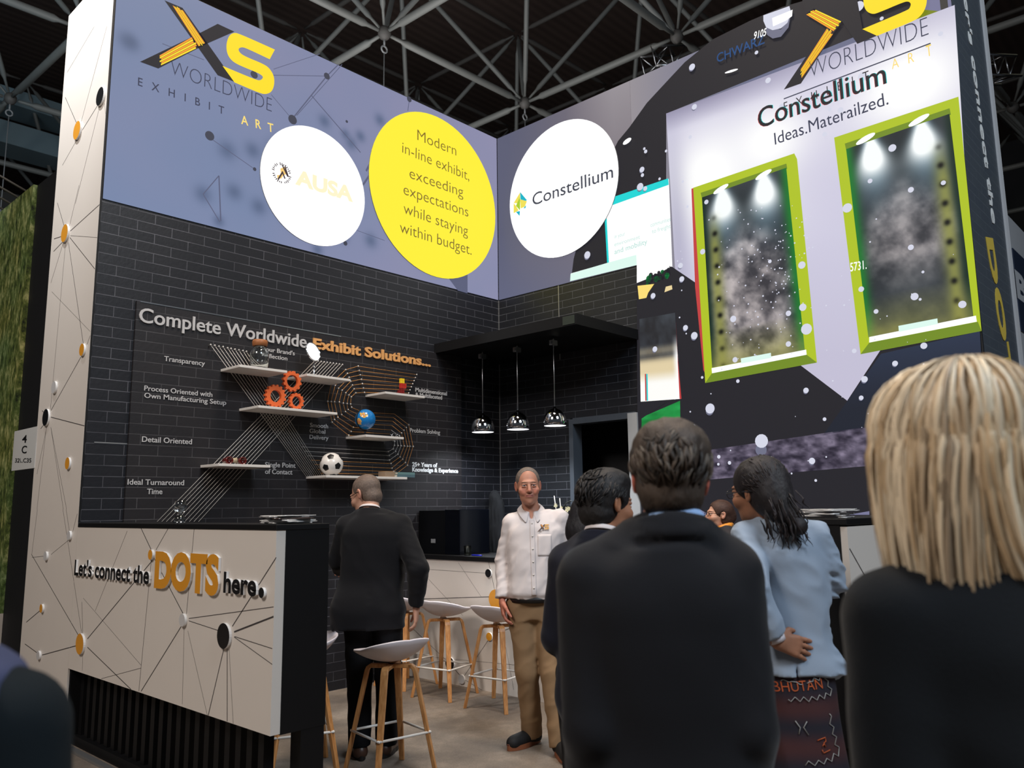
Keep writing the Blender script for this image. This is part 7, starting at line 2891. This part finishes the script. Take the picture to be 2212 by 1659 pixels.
# ------------------------------------------------------------------ woman with spectacles and orange scarf
def woman_scarf():
    T = trunk(0.135, 0.12, 0.14, 0.10, 0.0, 0.0, 0.90, 0.0)
    J = dict(neck=(0.0, -0.01, 1.325), shL=(-0.135, -0.01, 1.25), shR=(0.135, -0.01, 1.25), elL=(-0.18, -0.02, 1.0), elR=(0.18, -0.02, 1.0), wrL=(-0.10, 0.20, 0.98), wrR=(0.10, 0.20, 0.98),
             hipL=(-0.08, 0, 0.80), hipR=(0.08, 0, 0.80), kneeL=(-0.085, 0.02, 0.44), kneeR=(0.085, 0.02, 0.44), ankL=(-0.08, -0.02, 0.085), ankR=(0.08, -0.02, 0.085), trunk=T)
    hc, R = np.array((0.0, 0.025, 1.432)), rot3(8, -3, 0)
    b = body('person with dark glasses and an orange scarf in profile inside the stand', (200, 150, 124), J, (hc, R), 1560, 6.3, 88, 0.92,
             hands=[((-0.10, 0.21, 0.98), (0.3, 1, 0), (0, 0, 1), (1, 0, 0), 0.6), ((0.10, 0.21, 0.98), (-0.3, 1, 0), (0, 0, 1), (-1, 0, 0), 0.6)], fem=True, lips=(170, 84, 80), brow=(70, 46, 36), flush=0.3)
    eyes(b, hc, R, (60, 44, 34), 0.92)

    def ex(F, P, R_):
        F.ell(P(0, -0.10, -0.01), (0.045, 0.045, 0.05), R_, 0.03)
    hair_cap(b, hc, R, (72, 48, 38), 0.009, 51, (0.102, -0.02, 0.082), -0.10, 0.002, 0.004, (70, 30, 70), 0.92, (ex, None), 0.5)
    spectacles(b, hc, R, M['black'], 0.92)
    dk = mat('dark_grey_blazer', (44, 40, 42), 0.85)
    garment('jacket', dk, b, J, 0.70, 0.020, (0.062, 0.054, 0.044), 0.93, 0.010, (0.005, (6, 6, 5)), 52, roll=((0.0, -0.008, 1.325), 0.058, 0.01, 45))
    F = Fld((-0.13, -0.12, 1.12), (0.13, 0.20, 1.42), 0.006)
    for k in range(16):
        a, a2 = 2 * PI * k / 16, 2 * PI * (k + 1) / 16
        F.cone((0.058 * math.cos(a), 0.002 + 0.058 * math.sin(a), 1.340 - 0.018 * math.sin(a)), (0.058 * math.cos(a2), 0.002 + 0.058 * math.sin(a2), 1.340 - 0.018 * math.sin(a2)), 0.022, 0.022, 0.01)
    F.ell((0.0, 0.085, 1.30), (0.028, 0.026, 0.026), None, 0.01)
    F.cone((0.0, 0.09, 1.30), (0.035, 0.115, 1.20), 0.018, 0.034, 0.01, sq=((0, 1, 0), 2.0))
    F.cone((0.0, 0.09, 1.30), (-0.035, 0.110, 1.22), 0.018, 0.030, 0.01, sq=((0, 1, 0), 2.0))
    F.wrinkle(0.005, (30, 30, 12), 5)
    o = MB()
    put_mesh(o, F.mesh())
    o.build('scarf', mat('orange_silk', (226, 142, 36), 0.5, sheen=0.2), b, local=True)
    trousers('trousers', trous_a, b, J, 0.84, (0.09, 0.066, 0.056), None)
    for s_ in 'LR':
        a = J['ank' + s_]
        shoe(b, a, (a[0] * 1.2, 0.2, 0), leather, dark_sole, 0.88)
    return b


woman_scarf()

# ------------------------------------------------------------------ person hidden between the shirt and the navy jacket
def woman_dark():
    T = trunk(0.13, 0.115, 0.135, 0.10, 0.0, 0.0, 0.90, 0.0)
    J = dict(neck=(0.0, -0.01, 1.315), shL=(-0.125, -0.01, 1.235), shR=(0.125, -0.01, 1.235), elL=(-0.15, -0.02, 1.0), elR=(0.17, -0.02, 1.0), wrL=(-0.10, 0.16, 0.95), wrR=(0.10, 0.16, 0.95),
             hipL=(-0.08, 0, 0.80), hipR=(0.08, 0, 0.80), kneeL=(-0.085, 0.02, 0.44), kneeR=(0.085, 0.02, 0.44), ankL=(-0.08, -0.02, 0.085), ankR=(0.08, -0.02, 0.085), trunk=T)
    hc, R = np.array((0.0, 0.02, 1.440)), rot3(-20, 8, 0)
    b = body('person with dark bobbed hair almost hidden behind the navy jacket', (176, 126, 100), J, (hc, R), 1275, 3.55, -20, 0.90,
             hands=[((-0.10, 0.17, 0.95), (0.3, 1, 0), (0, 0, 1), (1, 0, 0), 0.6), ((0.10, 0.17, 0.95), (-0.3, 1, 0), (0, 0, 1), (-1, 0, 0), 0.6)], fem=True)

    def ex(F, P, R_):
        F.ell(P(0, -0.045, -0.055), (0.092, 0.082, 0.085), R_, 0.04)
    hair_cap(b, hc, R, (26, 24, 28), 0.014, 61, (0.112, -0.03, 0.085), -0.14, 0.003, 0.005, (70, 40, 24), 0.90, (ex, None), 0.4, ears=False)
    gc = mat('grey_wool', (90, 88, 92), 0.85)
    garment('jacket', gc, b, J, 0.70, 0.018, (0.06, 0.052, 0.042), 0.93, 0.012, (0.004, (6, 6, 5)), 62)
    collar_strip('shirt_collar', c_shirt, b, (0.0, -0.006, 1.330), 0.054, 0.066, 0.024, 0.002, 20, 0.02, 0.01, 0.004, 0.02)
    trousers('trousers', trous_a, b, J, 0.84, (0.09, 0.066, 0.056), None, h=0.012)
    for s_ in 'LR':
        a = J['ank' + s_]
        shoe(b, a, (a[0] * 1.2, 0.2, 0), leather, dark_sole, 0.88)
    return b


woman_dark()

# ------------------------------------------------------------------ blonde woman close to the camera
coat_d = mat('black_teal_wool', (14, 18, 23), 0.9, spec=0.15, sheen=0.1, bump=0.15, bscale=260)


def woman_blonde():
    T = trunk(0.150, 0.135, 0.155, 0.11, 0.0, 0.0, 0.955, 0.0)
    J = dict(neck=(0.0, -0.01, 1.405), shL=(-0.122, -0.02, 1.335), shR=(0.148, -0.02, 1.315), elL=(-0.150, -0.06, 1.06), elR=(0.19, -0.06, 1.05), wrL=(-0.13, 0.12, 0.93), wrR=(0.15, 0.12, 0.93),
             hipL=(-0.085, 0, 0.84), hipR=(0.085, 0, 0.84), kneeL=(-0.09, 0.02, 0.46), kneeR=(0.09, 0.02, 0.46), ankL=(-0.085, -0.02, 0.085), ankR=(0.085, -0.02, 0.085), trunk=T)
    hc, R = np.array((0.0, 0.02, 1.575)), rot3(10, 2, -2)
    b = body('person with long straight blonde hair and black coat, seen close from behind', (204, 160, 136), J, (hc, R), 2085, 1.20, 0, 0.96,
             hands=[((-0.15, 0.13, 0.93), (0.3, 1, 0), (0, 0, 1), (1, 0, 0), 0.6), ((0.15, 0.13, 0.93), (-0.3, 1, 0), (0, 0, 1), (-1, 0, 0), 0.6)], fem=True)
    blonde = (206, 178, 140)

    def ex(F, P, R_):
        F.ell(hc + np.array((0, -0.025, 0.03)), (0.100, 0.108, 0.100), None, 0.03)
        F.cone(hc + np.array((0.0, -0.05, -0.03)), hc + np.array((0.02, -0.075, -0.16)), 0.095, 0.070, 0.05, sq=((0, 1, 0), 1.5))
    hair_cap(b, hc, R, blonde, 0.018, 71, (0.118, -0.03, 0.085), -0.20, 0.003, 0.005, (95, 95, 5), 0.96, (ex, ((-0.2, -0.22, -0.30), (0.24, 0.18, 0.2))), 0.55, ears=False)
    rg = random.Random(21)
    mb = MB()
    paths = []
    for i in range(1300):
        a = rg.uniform(-1.0, 1.0)                # side to side round the back of the head
        th = a * 2.05
        out = np.array((math.sin(th), -math.cos(th), 0.0))
        top = np.array((rg.uniform(-0.018, 0.018), 0.05 - 0.12 * rg.random(), 0.128))
        L = rg.uniform(0.22, 0.33) + 0.12 * max(0, math.sin(th)) * rg.random()
        sweep = (0.05 + 0.05 * rg.random()) * (1 + max(0, math.sin(th))) if th > -0.35 else -0.012 + 0.035 * rg.random()
        wv, ph = rg.uniform(0.002, 0.007), rg.uniform(0, 6)
        pts = []
        rx, ry = 0.112 + 0.012 * rg.random(), 0.118 + 0.012 * rg.random()
        for t in np.linspace(0, 1, 8):           # over the crown
            ang = t * PI / 2
            p_ = np.array((top[0] * (1 - t), top[1] * (1 - t) - 0.02 * t, 0.0)) + np.array((out[0] * rx, out[1] * ry, 0)) * math.sin(ang)
            p_[2] = 0.020 + (0.112 + 0.008 * math.sin(ph)) * math.cos(ang)
            pts.append(hc + p_)
        base = pts[-1] - hc
        for t in np.linspace(0.08, 1, 11):
            fall = np.array((out[0] * (0.010 * math.sin(PI * t * 0.9) - 0.035 * t * t) + sweep * t * t * 1.3, out[1] * (0.004 * math.sin(PI * t) - 0.04 * t) - 0.018 * t, -L * t))
            pts.append(hc + base + fall + np.array((wv * math.sin(5 * t + ph), wv * math.cos(4 * t + ph), 0)))
        paths.append(pts)
    tones = [(150, 136, 118), (176, 154, 126), (204, 182, 152), (190, 164, 130), (216, 198, 170), (160, 142, 120), (206, 186, 158)]
    for pts in paths:
        q_ = pts[9] - hc
        k_ = float(vnoise((np.array([math.atan2(q_[0], -q_[1]) * 5.5]), np.array([3.3]), np.array([1.7])), 5)[0])
        i_ = min(6, max(0, int(k_ * 7 + rg.uniform(-0.45, 0.45))))
        locks(mb, [pts], 0.0047, [tones[i_]], rg, 0.24, 5)
    mb.build('hair', hair_mat('hair_long', 0.42, (1, 1, 0.08), 0.1, 320), b, local=True)
    garment('coat', coat_d, b, J, 0.55, 0.026, (0.074, 0.066, 0.054), 0.95, 0.010, (0.005, (5, 5, 4)), 72, flare=0.03, roll=((0.0, -0.008, 1.412), 0.066, 0.02, 40))
    collar_strip('blouse_collar', mat('teal_blouse', (92, 138, 142), 0.7), b, (0.0, -0.004, 1.42), 0.056, 0.062, 0.026, 0.002, 20, 0.02, 0.01, 0.004, 0.02)
    trousers('trousers', trous_a, b, J, 0.88, (0.09, 0.068, 0.058), None, h=0.012)
    for s_ in 'LR':
        a = J['ank' + s_]
        shoe(b, a, (a[0] * 1.2, 0.2, 0), leather, dark_sole, 0.9)
    return b


woman_blonde()

# ------------------------------------------------------------------ shoulder of a person at the edge of the view
def person_edge():
    T = trunk(0.158, 0.15, 0.16, 0.11, 0.0, 0.0, 0.90, 0.0)
    J = dict(neck=(0.0, -0.01, 1.335), shL=(-0.155, -0.01, 1.25), shR=(0.155, -0.01, 1.262), elL=(-0.20, -0.03, 0.98), elR=(0.185, -0.03, 0.99), wrL=(-0.16, 0.16, 0.86), wrR=(0.16, 0.18, 0.88),
             hipL=(-0.085, 0, 0.80), hipR=(0.085, 0, 0.80), kneeL=(-0.09, 0.02, 0.44), kneeR=(0.09, 0.02, 0.44), ankL=(-0.085, -0.02, 0.085), ankR=(0.085, -0.02, 0.085), trunk=T)
    hc, R = np.array((0.0, 0.02, 1.475)), rot3(0, 5, 0)
    b = body('person in dark coat with navy cape collar, only one shoulder inside the view', (190, 140, 116), J, (hc, R), -222, 0.95, 0, 0.92,
             hands=[((-0.16, 0.17, 0.86), (0.3, 1, 0), (0, 0, 1), (1, 0, 0), 0.6), ((0.16, 0.19, 0.88), (-0.3, 1, 0), (0, 0, 1), (-1, 0, 0), 0.6)])
    hair_cap(b, hc, R, (50, 40, 36), 0.012, 81, (0.11, -0.03, 0.085), -0.085, 0.003, 0.006, (60, 40, 40), 0.92, None, 0.4)
    cd = mat('dark_teal_coat', (22, 28, 32), 0.9, spec=0.15)
    garment('coat', cd, b, J, 0.60, 0.020, (0.066, 0.062, 0.052), 0.95, 0.010, (0.003, (6, 6, 5)), 82)
    F = Fld((-0.24, -0.20, 1.08), (0.24, 0.16, 1.42), 0.008)
    F.loft([(1.30, 0.0, -0.02, 0.17, 0.105), (1.335, 0.0, -0.02, 0.155, 0.10), (1.36, 0.0, -0.015, 0.10, 0.09), (1.375, 0.0, -0.01, 0.07, 0.075)], 0)
    F.cone((0.0, -0.10, 1.22), (0.0, -0.10, 1.30), 0.10, 0.15, 0.03, sq=((0, 1, 0), 2.6))
    F.cone((0.05, -0.08, 1.312), (0.155, -0.085, 1.305), 0.045, 0.022, 0.03, sq=((0, 0, 1), 1.5))
    F.cone((-0.05, -0.06, 1.312), (-0.168, -0.06, 1.300), 0.050, 0.034, 0.03, sq=((0, 0, 1), 1.6))
    o = MB()
    put_mesh(o, F.mesh())
    o.build('cape_collar', mat('navy_cloth', (46, 54, 86), 0.8), b, local=True)
    trousers('trousers', trous_a, b, J, 0.84, (0.09, 0.068, 0.058), None, h=0.012)
    for s_ in 'LR':
        a = J['ank' + s_]
        shoe(b, a, (a[0] * 1.2, 0.2, 0), leather, dark_sole, 0.9)
    return b


person_edge()

# dark coat hanging in the brick corner, with a steel coat rail
ch = thing('coat_rack', 'slim steel coat rail with two pegs in the brick corner', 'coat rack', (6.10, 5.93, 0))
q = on_x(1083, 1076, 6.10)
yr_ = q[1]
ch.location = (6.10, yr_, 0)
MB().tube([(6.10, yr_, 0.004), (6.10, yr_, q[2])], 0.011, 8).build('pole', M['steel'], ch)
MB().lathe([(0, 0), (0.14, 0), (0.14, 0.012), (0.02, 0.02), (0, 0.02)], (6.10, yr_, 0), 28).build('base', M['steel'], ch)
for dz, dy in ((0.10, 0.09), (0.20, -0.05)):
    MB().tube([(6.10, yr_, q[2] - dz), (6.09, yr_ + dy, q[2] - dz + 0.01)], 0.009, 8).build('peg', M['steel'], ch)
F = Fld((5.84, 5.55, 0.85), (6.26, 6.0, 1.80), 0.014)
for (y, z, ry, rz) in ((5.86, 1.62, 0.055, 0.07), (5.84, 1.50, 0.10, 0.14), (5.83, 1.34, 0.115, 0.2), (5.82, 1.12, 0.12, 0.2)):
    F.ell((6.05, y, z), (0.055, ry, rz), None, 0.05)
F.wrinkle(0.012, (10, 22, 4), 3)
o = MB()
put_mesh(o, F.mesh())
o = o.build('hanging_coat', mat('black_coat_cloth', (10, 12, 17), 0.9))
tag(o, 'black coat hanging on the steel rail in the brick corner', 'coat')
